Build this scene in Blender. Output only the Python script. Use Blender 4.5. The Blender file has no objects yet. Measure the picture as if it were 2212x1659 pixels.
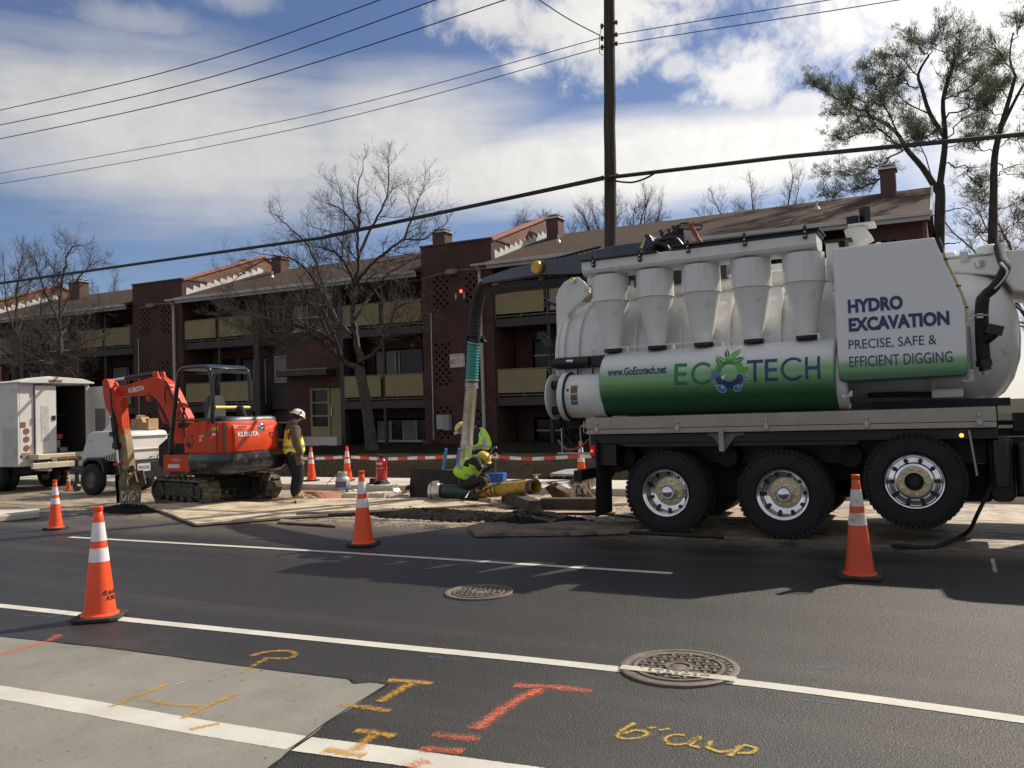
import bpy, bmesh, math, random
from mathutils import Vector, Matrix
R_ = math.radians
scene = bpy.context.scene
C = scene.collection
# ---------------- camera, sky, sun, exposure ----------------
W, H = 2212.0, 1659.0            # measuring grid of the photograph
F, ROLL, YAW, HC, H0 = 1790.0, 0.033, R_(28), 890.0, 1.6
PITCH = math.atan((HC - H/2)*math.cos(ROLL)/F)
f0 = Vector((-math.sin(YAW), math.cos(YAW), 0))
D = f0*math.cos(PITCH) + Vector((0, 0, math.sin(PITCH)))
r0 = Vector((math.cos(YAW), math.sin(YAW), 0))
u0 = -f0*math.sin(PITCH) + Vector((0, 0, math.cos(PITCH)))
RX = math.cos(ROLL)*r0 - math.sin(ROLL)*u0
UY = math.sin(ROLL)*r0 + math.cos(ROLL)*u0
cd = bpy.data.cameras.new('camera'); cam = bpy.data.objects.new('camera', cd); C.objects.link(cam)
cam.matrix_world = Matrix(((RX.x, UY.x, -D.x, 0), (RX.y, UY.y, -D.y, 0), (RX.z, UY.z, -D.z, H0), (0, 0, 0, 1)))
cd.sensor_width = 36; cd.lens = 36*F/W; cd.clip_start = 0.1; cd.clip_end = 2000
scene.camera = cam

SUN_AZ, SUN_EL = 59.5, 41.0      # azimuth from +X towards +Y
sd = bpy.data.lights.new('sun', 'SUN'); sd.energy = 5.0; sd.angle = R_(0.55); sd.color = (1.0, 0.90, 0.76)
sun = bpy.data.objects.new('sun', sd); C.objects.link(sun)
sv = Vector((math.cos(R_(SUN_AZ))*math.cos(R_(SUN_EL)), math.sin(R_(SUN_AZ))*math.cos(R_(SUN_EL)), math.sin(R_(SUN_EL))))
sun.rotation_euler = sv.to_track_quat('Z', 'Y').to_euler()
sun.location = (20, 30, 30)
scene.view_settings.view_transform = 'Standard'
scene.view_settings.look = 'None'
scene.view_settings.exposure = 0.25
scene.view_settings.gamma = 1.0

world = bpy.data.worlds.new('World'); scene.world = world; world.use_nodes = True
wt = world.node_tree; wt.nodes.clear()

class NX:
    """tiny expression builder for shader maths"""
    def __init__(s, tree): s.t = tree
    def n(s, typ, **k):
        nd = s.t.nodes.new(typ)
        for a, b in k.items(): setattr(nd, a, b)
        return nd
    def link(s, a, b): s.t.links.new(a, b)
    def put(s, sock, v):
        if isinstance(v, (int, float)): sock.default_value = v
        elif isinstance(v, (tuple, list)): sock.default_value = v
        else: s.link(v, sock)
    def m(s, op, a, b=0.0, c=None, clamp=False):
        nd = s.n('ShaderNodeMath', operation=op, use_clamp=clamp)
        s.put(nd.inputs[0], a); s.put(nd.inputs[1], b)
        if c is not None: s.put(nd.inputs[2], c)
        return nd.outputs[0]
    def add(s, a, b): return s.m('ADD', a, b)
    def sub(s, a, b): return s.m('SUBTRACT', a, b)
    def mul(s, a, b): return s.m('MULTIPLY', a, b)
    def mx(s, a, b): return s.m('MAXIMUM', a, b)
    def mn(s, a, b): return s.m('MINIMUM', a, b)
    def ss(s, x, lo, hi, a=0.0, b=1.0):
        nd = s.n('ShaderNodeMapRange', interpolation_type='SMOOTHSTEP')
        s.put(nd.inputs[0], x); nd.inputs[1].default_value = lo; nd.inputs[2].default_value = hi
        nd.inputs[3].default_value = a; nd.inputs[4].default_value = b
        return nd.outputs[0]
    def mix(s, f, a, b):
        nd = s.n('ShaderNodeMix', data_type='RGBA')
        s.put(nd.inputs[0], f)
        for i, v in ((6, a), (7, b)):
            if isinstance(v, tuple) and len(v) == 3: v = (*v, 1)
            s.put(nd.inputs[i], v)
        return nd.outputs[2]
    def noise(s, vec, scale, detail=4, rough=0.55, dist=0.0):
        nd = s.n('ShaderNodeTexNoise'); nd.inputs['Scale'].default_value = scale
        nd.inputs['Detail'].default_value = detail; nd.inputs['Roughness'].default_value = rough
        nd.inputs['Distortion'].default_value = dist
        if vec is not None: s.link(vec, nd.inputs['Vector'])
        return nd.outputs[0]
    def xyz(s, vec):
        nd = s.n('ShaderNodeSeparateXYZ'); s.link(vec, nd.inputs[0]); return nd.outputs
    def comb(s, x, y, z=0.0):
        nd = s.n('ShaderNodeCombineXYZ'); s.put(nd.inputs[0], x); s.put(nd.inputs[1], y); s.put(nd.inputs[2], z)
        return nd.outputs[0]

def build_sky():
    g = NX(wt)
    tc = g.n('ShaderNodeTexCoord')
    sky = g.n('ShaderNodeTexSky', sky_type='NISHITA')
    sky.sun_disc = False; sky.sun_elevation = R_(SUN_EL); sky.sun_rotation = R_(90 - SUN_AZ)
    sky.air_density = 1.0; sky.dust_density = 0.6; sky.ozone_density = 2.0; sky.altitude = 100
    x, y, z = g.xyz(tc.outputs['Generated'])
    az = g.mul(g.m('ARCTAN2', y, x), 180/math.pi)
    el = g.mul(g.m('ARCSINE', z), 180/math.pi)
    uv = g.comb(g.mul(az, 0.1), g.mul(el, 0.1), 0.0)
    n1 = g.noise(uv, 1.1, 6, 0.6)          # billows
    n2 = g.noise(uv, 4.2, 9, 0.66, 0.3)
    nst = g.noise(g.comb(g.add(g.mul(az, 0.035), g.mul(el, 0.05)), g.mul(el, 0.22), 3.0), 2.6, 5, 0.55)  # streaky cirrus
    def blob(a0, e0, ra, re, rot=0.0, soft=(1.25, 0.45), warp=1.0, amp=1.0, nn=n1):
        du = g.sub(az, a0); dv = g.sub(el, e0); c, s_ = math.cos(R_(rot)), math.sin(R_(rot))
        p = g.mul(g.add(g.mul(du, c), g.mul(dv, s_)), 1/ra)
        q = g.mul(g.sub(g.mul(dv, c), g.mul(du, s_)), 1/re)
        d = g.m('SQRT', g.add(g.mul(p, p), g.mul(q, q)))
        d = g.add(d, g.mul(g.sub(nn, 0.5), warp))
        return g.mul(g.ss(d, soft[1], soft[0], 1.0, 0.0), amp)
    # azimuth grows to the left of the picture
    cir = blob(140, 18.0, 17, 5.2, 3, (1.4, 0.30), 0.8, 0.92, nst)
    cir = g.mx(cir, blob(125, 18.2, 9, 4.8, -4, (1.4, 0.3), 0.8, 0.92, nst))
    cir = g.mx(cir, blob(108, 16.4, 25, 3.0, -1, (1.35, 0.5), 0.7, 1.0, nst))
    cir = g.mx(cir, blob(103, 11.0, 14, 1.6, -3, (1.5, 0.3), 0.9, 0.45, nst))
    cir = g.mx(cir, blob(80, 17.0, 12, 10, 0, (1.4, 0.5), 0.6, 1.0, nst))
    cum = None
    for a0, e0, ra, re, amp in ((118.8, 26.2, 3.4, 1.5, .95), (111.0, 25.2, 5.4, 3.0, 1), (116.3, 22.9, 2.0, 1.0, .9), (105.8, 22.1, 1.3, .8, .7),
                                (101.5, 20.9, 3.6, 1.9, .95), (90.5, 24.2, 8.5, 4.6, 1), (97.5, 18.6, 3.0, 1.4, .8), (86, 20, 7, 6, 1),
                                (119.5, 21.4, 1.8, .8, .4), (105.5, 27.0, 5, 1.6, .8),
                                (60, 42, 30, 17, 1), (110, 33, 16, 4.0, .95)):
        b = blob(a0, e0, ra*1.12, re*1.15, 0, (1.35, 0.30), 2.3, amp, n2)
        cum = b if cum is None else g.mx(cum, b)
    cir = g.mx(cir, blob(142.0, 24.3, 3.6, 1.0, 0, (1.5, 0.2), 1.9, 0.42, n2))
    cir = g.mx(cir, blob(135.8, 26.2, 2.4, .8, 0, (1.5, 0.2), 1.9, 0.4, n2))
    rest = g.mul(g.ss(g.noise(uv, 0.7, 5, 0.6), 0.55, 0.8, 0, .6), g.ss(el, 33, 42))   # cloud overhead, outside the picture
    rest2 = g.mul(g.ss(n1, 0.30, 0.62, 0.30, 0.72), g.ss(g.m('ABSOLUTE', g.sub(az, 112)), 50, 70))  # clouds behind the camera, added to keep the sky light neutral
    hz = g.mul(g.ss(el, 0, 9, 0.75, 0.0), g.ss(g.m('ABSOLUTE', g.sub(az, 112)), 50, 80, 1.0, .35))
    m = g.mx(g.mx(cir, cum), g.mx(g.mx(rest, rest2), g.mul(hz, 0.55)))
    m = g.mn(m, 1.0)
    toward = g.ss(g.m('ABSOLUTE', g.sub(az, 75)), 12, 60, 1.0, 0.0)       # thin cloud glows near the sun
    lum = g.add(7.5, g.mul(toward, 4.6))
    lum = g.mul(lum, g.add(0.90, g.mul(g.sub(n2, 0.5), 0.35)))
    cc = g.n('ShaderNodeMix', data_type='RGBA', blend_type='MULTIPLY')
    cc.inputs[0].default_value = 1
    cc.inputs[6].default_value = (1.0, 0.98, 0.95, 1)
    g.link(g.comb(lum, lum, lum), cc.inputs[7])
    # deeper blue higher up, as the photograph has it
    tint = g.n('ShaderNodeMix', data_type='RGBA', blend_type='MULTIPLY'); tint.inputs[0].default_value = 1
    g.link(sky.outputs[0], tint.inputs[6]); tint.inputs[7].default_value = SKYTINT
    col = g.mix(m, tint.outputs[2], cc.outputs[2])
    below = g.ss(el, -3, -0.5)
    col = g.mix(below, (0.9, 0.85, 0.8), col)
    bg = g.n('ShaderNodeBackground'); bg.inputs[1].default_value = 0.086
    g.link(col, bg.inputs[0])
    out = g.n('ShaderNodeOutputWorld'); g.link(bg.outputs[0], out.inputs[0])
SKYTINT = (0.78, 0.78, 0.91, 1)
build_sky()

# photograph grid -> points of the place (at a known distance Y, on the ground, or on a plane X)
def ray(x, y): return D + RX*((x - W/2)/F) - UY*((y - H/2)/F)
def at(x, y, Y):
    r = ray(x, y); t = Y/r.y; return Vector((r.x*t, Y, H0 + r.z*t))
def atx(x, y, X):
    r = ray(x, y); t = X/r.x; return Vector((X, r.y*t, H0 + r.z*t))
def gd(x, y, z=0.0):
    r = ray(x, y); t = (z - H0)/r.z; return Vector((r.x*t, r.y*t, z))

# ---------------- helpers ----------------
ORG = {}
class MB:
    def __init__(s): s.v = []; s.f = []; s.mi = []; s.cur = 0; s.uv = None
    def add(s, vs, fs):
        b = len(s.v); s.v += [Vector(v) for v in vs]
        for f in fs: s.f.append([b + i for i in f]); s.mi.append(s.cur)
        return s
    def box(s, x0, x1, y0, y1, z0, z1):
        return s.add([(x0,y0,z0),(x1,y0,z0),(x1,y1,z0),(x0,y1,z0),(x0,y0,z1),(x1,y0,z1),(x1,y1,z1),(x0,y1,z1)],
                     [(0,3,2,1),(4,5,6,7),(0,1,5,4),(1,2,6,5),(2,3,7,6),(3,0,4,7)])
    def obox(s, c, sx, sy, sz, rz=0.0, rx=0.0, ry=0.0):
        m = Matrix.Translation(Vector(c)) @ Matrix.Rotation(rz, 4, 'Z') @ Matrix.Rotation(ry, 4, 'Y') @ Matrix.Rotation(rx, 4, 'X')
        vs = [m @ Vector((a*sx/2, b*sy/2, d*sz/2)) for d in (-1, 1) for a, b in ((-1,-1),(1,-1),(1,1),(-1,1))]
        return s.add(vs, [(0,3,2,1),(4,5,6,7),(0,1,5,4),(1,2,6,5),(2,3,7,6),(3,0,4,7)])
    def bar(s, p0, p1, w, h=None, up=(0,0,1)):
        p0, p1 = Vector(p0), Vector(p1); h = h or w; d = (p1-p0).normalized(); up = Vector(up)
        if abs(d.dot(up)) > 0.98: up = Vector((1,0,0)) if abs(d.x) < .9 else Vector((0,1,0))
        a = d.cross(up).normalized()*w/2; b = a.cross(d).normalized()*h/2
        vs = [p + i*a + j*b for p in (p0, p1) for i, j in ((-1,-1),(1,-1),(1,1),(-1,1))]
        return s.add(vs, [(0,1,2,3),(7,6,5,4),(0,4,5,1),(1,5,6,2),(2,6,7,3),(3,7,4,0)])
    def tube(s, pts, rad, n=10, cap=True):
        pts = [Vector(p) for p in pts]; k = len(pts)
        if isinstance(rad, (int, float)): rad = [rad]*k
        prev = None; base = len(s.v); vs = []
        for i, p in enumerate(pts):
            t = (pts[min(i+1, k-1)] - pts[max(i-1, 0)])
            t = t.normalized() if t.length > 1e-9 else Vector((0,0,1))
            if prev is None:
                r = t.orthogonal().normalized()
            else:
                r = prev - t*prev.dot(t)
                r = r.normalized() if r.length > 1e-6 else t.orthogonal().normalized()
            prev = r; u = t.cross(r)
            for j in range(n):
                a = 2*math.pi*j/n
                vs.append(p + (r*math.cos(a) + u*math.sin(a))*rad[i])
        fs = []
        for i in range(k-1):
            for j in range(n):
                j2 = (j+1) % n
                fs.append((i*n+j, i*n+j2, (i+1)*n+j2, (i+1)*n+j))
        if cap: fs.append(tuple(range(n-1, -1, -1))); fs.append(tuple((k-1)*n+j for j in range(n)))
        return s.add(vs, fs)
    def cyl(s, p0, p1, r0, r1=None, n=24, cap=True): return s.tube([p0, p1], [r0, r0 if r1 is None else r1], n, cap)
    def lathe(s, prof, c=(0,0,0), axis='Z', n=32, cap=True):
        """prof: list of (radius, height along axis)"""
        vs = []; c = Vector(c)
        for r, h in prof:
            for j in range(n):
                a = 2*math.pi*j/n; x, y = r*math.cos(a), r*math.sin(a)
                if axis == 'Z': p = (x, y, h)
                elif axis == 'Y': p = (y, h, x)
                else: p = (h, x, y)
                vs.append(c + Vector(p))
        fs = []
        for i in range(len(prof)-1):
            for j in range(n):
                j2 = (j+1) % n; fs.append((i*n+j, i*n+j2, (i+1)*n+j2, (i+1)*n+j))
        if cap: fs.append(tuple(range(n-1, -1, -1))); fs.append(tuple((len(prof)-1)*n+j for j in range(n)))
        return s.add(vs, fs)
    def prism(s, poly, y0, y1, axis='Y'):
        """poly of (a,b); axis Y: (x,z) at y0..y1; axis Z: (x,y); axis X: (y,z)"""
        k = len(poly)
        def P(a, b, t): return (a, t, b) if axis == 'Y' else ((a, b, t) if axis == 'Z' else (t, a, b))
        vs = [P(a, b, y0) for a, b in poly] + [P(a, b, y1) for a, b in poly]
        fs = [tuple(range(k)), tuple(range(2*k-1, k-1, -1))] + [(i, (i+1) % k, k+(i+1) % k, k+i) for i in range(k)]
        return s.add(vs, fs)
    def solid(s, pts, off):
        """closed outline of 3D points thickened along off"""
        pts = [Vector(p) for p in pts]; off = Vector(off); k = len(pts)
        return s.add(pts + [p + off for p in pts], [tuple(range(k)), tuple(range(2*k-1, k-1, -1))] + [(i, (i+1) % k, k+(i+1) % k, k+i) for i in range(k)])
    def loft(s, rings, cap=True):
        n = len(rings[0]); vs = [v for r in rings for v in r]; fs = []
        for i in range(len(rings)-1):
            for j in range(n):
                j2 = (j+1) % n; fs.append((i*n+j, i*n+j2, (i+1)*n+j2, (i+1)*n+j))
        if cap: fs.append(tuple(range(n-1, -1, -1))); fs.append(tuple((len(rings)-1)*n+j for j in range(n)))
        return s.add(vs, fs)
    def ball(s, c, r, sx=1, sy=1, sz=1, n=14, m=9):
        c = Vector(c); vs = []; fs = []
        for i in range(m+1):
            t = math.pi*i/m
            for j in range(n):
                a = 2*math.pi*j/n
                vs.append(c + Vector((sx*r*math.sin(t)*math.cos(a), sy*r*math.sin(t)*math.sin(a), -sz*r*math.cos(t))))
        for i in range(m):
            for j in range(n): fs.append((i*n+j, i*n+(j+1) % n, (i+1)*n+(j+1) % n, (i+1)*n+j))
        return s.add(vs, fs)
    def rot(s, ang, c=(0,0,0), axis='Z', i0=0):
        m = Matrix.Translation(Vector(c)) @ Matrix.Rotation(ang, 4, axis) @ Matrix.Translation(-Vector(c))
        for i in range(i0, len(s.v)): s.v[i] = m @ s.v[i]
        return s
    def build(s, name, mat, parent=None, smooth=None, bevel=0.0, label=None, kind=None, segs=2):
        o = ORG.get(parent.name, Vector()) if parent else Vector()
        me = bpy.data.meshes.new(name)
        me.from_pydata([v - o for v in s.v], [], s.f)
        mats = mat if isinstance(mat, (list, tuple)) else [mat]
        for m in mats: me.materials.append(m)
        if len(mats) > 1: me.polygons.foreach_set('material_index', s.mi)
        if s.uv:
            ul = me.uv_layers.new(name='UVMap')
            for lp in me.loops: ul.data[lp.index].uv = s.uv[lp.vertex_index]
        bm = bmesh.new(); bm.from_mesh(me); bmesh.ops.recalc_face_normals(bm, faces=bm.faces); bm.to_mesh(me); bm.free()
        if smooth:
            me.polygons.foreach_set('use_smooth', [True]*len(me.polygons)); me.set_sharp_from_angle(angle=R_(smooth))
        ob = bpy.data.objects.new(name, me); C.objects.link(ob)
        if parent: ob.parent = parent; ORG[ob.name] = o
        if bevel:
            b = ob.modifiers.new('bevel', 'BEVEL'); b.width = bevel; b.segments = segs; b.limit_method = 'ANGLE'; b.angle_limit = R_(40)
            b.harden_normals = False
        if label: ob['label'] = label
        if kind: ob['kind'] = kind
        return ob

def tag(o, label=None, cat=None, group=None, kind=None):
    if label: o['label'] = label
    if cat: o['category'] = cat
    if group: o['group'] = group
    if kind: o['kind'] = kind
    return o
def thing(name, label, cat, loc=(0,0,0), group=None, rz=0.0):
    o = bpy.data.objects.new(name, None); C.objects.link(o); o.location = loc; o.rotation_euler = (0,0,rz)
    o.empty_display_size = 0.2
    ORG[o.name] = Vector(loc) if rz == 0.0 else Vector()
    return tag(o, label, cat, group)
def local(o): ORG[o.name] = Vector(); return o
def struct(mb, name, mat, **k): return mb.build(name, mat, kind='structure', **k)
def copy_tree(o, parent=None):
    c = o.copy(); C.objects.link(c); c.parent = parent
    for ch in [x for x in C.objects if x.parent == o]: copy_tree(ch, c)
    return c

# ---------------- materials ----------------
MATS = {}
def mat(name, col, rough=0.6, metal=0.0, var=0.12, scale=6.0, bump=0.0, bscale=80.0, dirt=None, coat=0.0, emit=None, spec=None, streak=None):
    if name in MATS: return MATS[name]
    m = bpy.data.materials.new(name); m.use_nodes = True; nt = m.node_tree; nt.nodes.clear(); g = NX(nt)
    out = g.n('ShaderNodeOutputMaterial'); b = g.n('ShaderNodeBsdfPrincipled'); g.link(b.outputs[0], out.inputs[0])
    tc = g.n('ShaderNodeTexCoord').outputs['Object']
    n = g.noise(tc, scale, 6, 0.6)
    lo = tuple(c*(1-var) for c in col); hi = tuple(min(1, c*(1+var)) for c in col)
    c = g.mix(g.ss(n, 0.3, 0.7), lo, hi)
    if dirt:
        dc, amt, ds = dirt
        dn = g.noise(tc, ds, 8, 0.68)
        f = g.ss(dn, 0.75-amt, 0.85-amt*0.6)
        c = g.mix(f, c, dc)
        g.link(g.mix(f, (rough,)*3, (0.9,)*3), b.inputs['Roughness'])
    else:
        g.link(g.ss(n, 0.2, 0.8, max(0, rough-0.06), min(1, rough+0.06)), b.inputs['Roughness'])
    if streak:
        x_, y_, z_ = g.xyz(tc)
        sn = g.noise(g.comb(g.mul(x_, 9.0), g.mul(y_, 9.0), g.mul(z_, 0.9)), 1.0, 6, 0.7)
        c = g.mix(g.ss(sn, 0.50, 0.74, 0, streak[1]), c, streak[0])
        sp = g.noise(tc, 26, 4, 0.7)
        c = g.mix(g.ss(sp, 0.66, 0.74, 0, streak[1]), c, tuple(v*.6 for v in streak[0]))
    g.link(c, b.inputs['Base Color'])
    b.inputs['Metallic'].default_value = metal
    if coat: b.inputs['Coat Weight'].default_value = coat; b.inputs['Coat Roughness'].default_value = 0.08
    if spec is not None: b.inputs['Specular IOR Level'].default_value = spec
    if bump:
        bn = g.n('ShaderNodeBump'); bn.inputs['Strength'].default_value = bump; bn.inputs['Distance'].default_value = 0.01
        g.link(g.noise(tc, bscale, 5, 0.6), bn.inputs['Height']); g.link(bn.outputs[0], b.inputs['Normal'])
    if emit:
        b.inputs['Emission Color'].default_value = (*emit[0], 1); b.inputs['Emission Strength'].default_value = emit[1]
    MATS[name] = m
    return m
def custom(name):
    m = bpy.data.materials.new(name); m.use_nodes = True; nt = m.node_tree; nt.nodes.clear(); g = NX(nt)
    out = g.n('ShaderNodeOutputMaterial'); b = g.n('ShaderNodeBsdfPrincipled'); g.link(b.outputs[0], out.inputs[0])
    MATS[name] = m
    return m, g, b, out, g.n('ShaderNodeTexCoord').outputs['Object']

def brick_mat(name, c1, c2, mortar):
    m, g, b, out, tc = custom(name)
    x, y, z = g.xyz(tc)
    v = g.comb(g.add(x, y), z, 0.0)
    br = g.n('ShaderNodeTexBrick'); g.link(v, br.inputs['Vector'])
    br.inputs['Color1'].default_value = (*c1, 1); br.inputs['Color2'].default_value = (*c2, 1); br.inputs['Mortar'].default_value = (*mortar, 1)
    br.inputs['Scale'].default_value = 1.0; br.inputs['Mortar Size'].default_value = 0.006; br.inputs['Mortar Smooth'].default_value = 0.2
    br.inputs['Brick Width'].default_value = 0.21; br.inputs['Row Height'].default_value = 0.075; br.inputs['Bias'].default_value = -0.1
    n = g.noise(tc, 0.9, 6, 0.65); n2 = g.noise(v, 14, 3, 0.6)
    f = g.mul(g.ss(n, 0.25, 0.75, 0.72, 1.22), g.ss(n2, 0.2, 0.8, 0.75, 1.2))
    mm = g.n('ShaderNodeMix', data_type='RGBA', blend_type='MULTIPLY'); mm.inputs[0].default_value = 1
    g.link(br.outputs[0], mm.inputs[6]); g.link(g.comb(f, f, f), mm.inputs[7])
    # pale efflorescence streaks
    st = g.ss(g.noise(g.comb(g.mul(x, 3.0), g.mul(z, 0.35), y), 1.3, 5, 0.6), 0.66, 0.82, 0, 0.35)
    g.link(g.mix(st, mm.outputs[2], (0.30, 0.24, 0.22)), b.inputs['Base Color'])
    b.inputs['Roughness'].default_value = 0.88
    bn = g.n('ShaderNodeBump'); bn.inputs['Strength'].default_value = 0.7; bn.inputs['Distance'].default_value = 0.01
    g.link(g.m('SUBTRACT', 1.0, br.outputs['Fac']), bn.inputs['Height']); g.link(bn.outputs[0], b.inputs['Normal'])
    return m
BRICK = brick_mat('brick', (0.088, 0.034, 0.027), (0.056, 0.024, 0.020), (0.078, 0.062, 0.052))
BRICK_O = brick_mat('brick_sunlit', (0.22, 0.11, 0.075), (0.155, 0.077, 0.053), (0.22, 0.17, 0.135))  # same brick made brighter: sunlight put into the colour
WHITE = mat('white_paint', (0.70, 0.70, 0.675), 0.34, var=0.05, scale=2, dirt=((0.42, 0.38, 0.32), 0.16, 3.0), coat=0.2, streak=((.38,.35,.30),.38))
WHITE2 = mat('white_plain', (0.68, 0.67, 0.63), 0.4, var=0.05, scale=3)
ALU = mat('aluminium_box', (0.36, 0.315, 0.26), 0.45, 0.25, var=0.08, scale=3, dirt=((0.36, 0.31, 0.25), 0.2, 4))  # beige of the reflected ground put into the base colour
BLACK = mat('black_steel', (0.010, 0.010, 0.011), 0.45, var=0.3, scale=9)
BLACKD = mat('black_dusty', (0.011, 0.011, 0.011), 0.75, var=0.3, dirt=((0.05, 0.042, 0.032), 0.10, 6))
RUBBER = mat('rubber', (0.014, 0.014, 0.015), 0.85, var=0.2, bump=0.3, bscale=40)
TYRE = mat('tyre_rubber', (0.012, 0.012, 0.0125), 0.85, var=0.25, bump=0.4, bscale=30, dirt=((0.035, 0.03, 0.025), 0.08, 5))
CHROME = mat('polished_alloy', (0.72, 0.72, 0.73), 0.14, 1.0, var=0.05)
GOLD = mat('brassy_hub', (0.62, 0.50, 0.30), 0.34, 0.8, var=0.15, dirt=((0.25, 0.2, 0.14), 0.2, 12))
GALV = mat('galvanised', (0.45, 0.45, 0.44), 0.4, 0.7, var=0.15)
NAVY = mat('navy_paint', (0.012, 0.022, 0.075), 0.35, var=0.15)
NAVYB = mat('navy_boom', (0.014, 0.02, 0.038), 0.35, var=0.25, coat=0.3)
ORANGE = mat('orange_paint', (0.60, 0.050, 0.012), 0.55, var=0.12, scale=5, coat=0.0, spec=.3, streak=((.20,.09,.05),.45), dirt=((0.20, 0.12, 0.075), 0.20, 3.6))
MUD = mat('dried_mud', (0.22, 0.17, 0.10), 0.9, var=0.3, bump=0.6, bscale=25)
MUDSTEEL = mat('muddy_steel', (0.10, 0.082, 0.055), 0.8, var=0.35, bump=0.5, bscale=20, dirt=((0.23, 0.18, 0.11), 0.3, 7))
YELLOW = mat('yellow_paint', (0.70, 0.48, 0.03), 0.4, var=0.1)
DGLASS = mat('dark_glass', (0.012, 0.013, 0.015), 0.12, var=0.2, spec=.25)
CREAM = mat('cream_panel', (0.25, 0.20, 0.10), 0.7, var=0.08, scale=1.5, dirt=((0.26, 0.21, 0.12), 0.12, 2))
BROWN = mat('brown_trim', (0.036, 0.029, 0.027), 0.6, var=0.15)
TRIMW = mat('white_trim', (0.42, 0.41, 0.385), 0.55, var=0.1, scale=2, dirt=((0.3, 0.28, 0.25), 0.15, 3))
CURTAIN = mat('curtain', (0.24, 0.235, 0.225), 0.9, var=0.1)
WOOD = mat('board_wood', (0.40, 0.32, 0.21), 0.85, var=0.18, scale=3, bump=0.3, dirt=((0.07, 0.06, 0.05), 0.12, 4))
WOODD = mat('dark_timber', (0.06, 0.05, 0.04), 0.9, var=0.3, bump=0.4)
# ---------------- ground, road, pavements ----------------
def road_material():
    m, g, b, out, tc = custom('asphalt')
    x, y, z = g.xyz(tc)
    big = g.noise(tc, 0.35, 5, 0.6); mid = g.noise(tc, 2.2, 6, 0.65)
    vor = g.n('ShaderNodeTexVoronoi'); vor.inputs['Scale'].default_value = 120; g.link(tc, vor.inputs['Vector'])
    agg = g.noise(tc, 150, 3, 0.85)
    track = g.noise(g.comb(g.mul(x, 0.06), y, 0), 1.8, 4, 0.6)            # wear along the lanes
    fresh = g.mix(g.ss(big, 0.3, 0.7), (0.013, 0.0123, 0.0112), (0.022, 0.0205, 0.0185))
    fresh = g.mix(g.ss(track, 0.45, 0.7, 0, 0.4), fresh, (0.055, 0.052, 0.048))
    fresh = g.mix(g.ss(vor.outputs['Color'], 0.78, 0.92, 0, 0.6), fresh, (0.085, 0.077, 0.067))
    fresh = g.mix(g.ss(agg, 0.55, 0.75, 0, 0.5), fresh, (0.018, 0.018, 0.018))
    rub = g.ss(g.noise(g.comb(g.mul(x, 0.10), g.mul(y, 2.6), 4.0), 1.5, 4, 0.55), 0.56, 0.66, 0, 0.45)
    fresh = g.mix(rub, fresh, (0.012, 0.0115, 0.011))
    dusty = g.ss(g.noise(tc, 0.8, 7, 0.7), 0.56, 0.74, 0, 0.40)
    fresh = g.mix(dusty, fresh, (0.075, 0.068, 0.058))
    cv = g.n('ShaderNodeTexVoronoi', feature='DISTANCE_TO_EDGE'); cv.inputs['Scale'].default_value = 0.55
    wv = g.comb(g.add(x, g.mul(g.noise(tc, 2.0, 5, .7), 1.2)), g.add(y, g.mul(g.noise(tc, 2.3, 5, .7), 1.2)), 0.0); g.link(wv, cv.inputs['Vector'])
    crk = g.mul(g.ss(cv.outputs['Distance'], 0.0, 0.006, 1, 0), g.ss(g.noise(tc, 0.4, 2, .5), 0.50, 0.56, 0, .7))
    fresh = g.mix(crk, fresh, (0.008, 0.008, 0.008))
    old = g.mix(g.ss(mid, 0.3, 0.7), (0.12, 0.108, 0.092), (0.22, 0.195, 0.165))
    old = g.mix(g.ss(agg, 0.5, 0.75, 0, 0.4), old, (0.06, 0.055, 0.05))
    edge = g.ss(g.add(y, g.mul(g.sub(mid, 0.5), 0.9)), 10.15, 10.45)
    edge2 = g.ss(g.add(y, g.mul(g.sub(big, 0.5), 2.4)), 7.9, 8.6, 0, 0.35)   # grey dust over the far lane on the left
    left = g.ss(x, -10.5, -5.0, 1.0, 0.0)
    col = g.mix(g.mul(edge2, left), fresh, old)
    col = g.mix(edge, col, old)
    # tracked-out mud and sand around the dig
    near = g.mul(g.ss(g.m('ABSOLUTE', g.sub(y, 12.4)), 1.2, 3.4, 1, 0), g.ss(g.m('ABSOLUTE', g.add(x, 7.5)), 5, 17, 1, 0))
    mud = g.noise(tc, 1.1, 8, 0.68)
    mf = g.mul(near, g.ss(mud, 0.36, 0.5))
    sand = g.mix(g.ss(g.noise(tc, 5, 6, 0.7), 0.35, 0.7), (0.30, 0.23, 0.155), (0.66, 0.54, 0.385))
    col = g.mix(mf, col, sand)
    dark = g.mul(near, g.ss(g.noise(g.comb(g.mul(x, .6), g.mul(y, 1.9), 7.0), 1.7, 9, 0.74), 0.54, 0.58, 0, 0.9))
    col = g.mix(dark, col, (0.035, 0.03, 0.026))
    drip = g.ss(g.noise(tc, 3.7, 7, 0.7), 0.66, 0.74, 0, 0.5)
    col = g.mix(drip, col, (0.03, 0.03, 0.03))
    g.link(col, b.inputs['Base Color'])
    b.inputs['Roughness'].default_value = 0.46; b.inputs['Specular IOR Level'].default_value = 0.55
    bn = g.n('ShaderNodeBump'); bn.inputs['Strength'].default_value = 0.6; bn.inputs['Distance'].default_value = 0.008
    g.link(g.add(agg, g.mul(vor.outputs['Distance'], 0.8)), bn.inputs['Height']); g.link(bn.outputs[0], b.inputs['Normal'])
    g.link(b.outputs[0], out.inputs[0])
    return m
ASPH = road_material()
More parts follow.
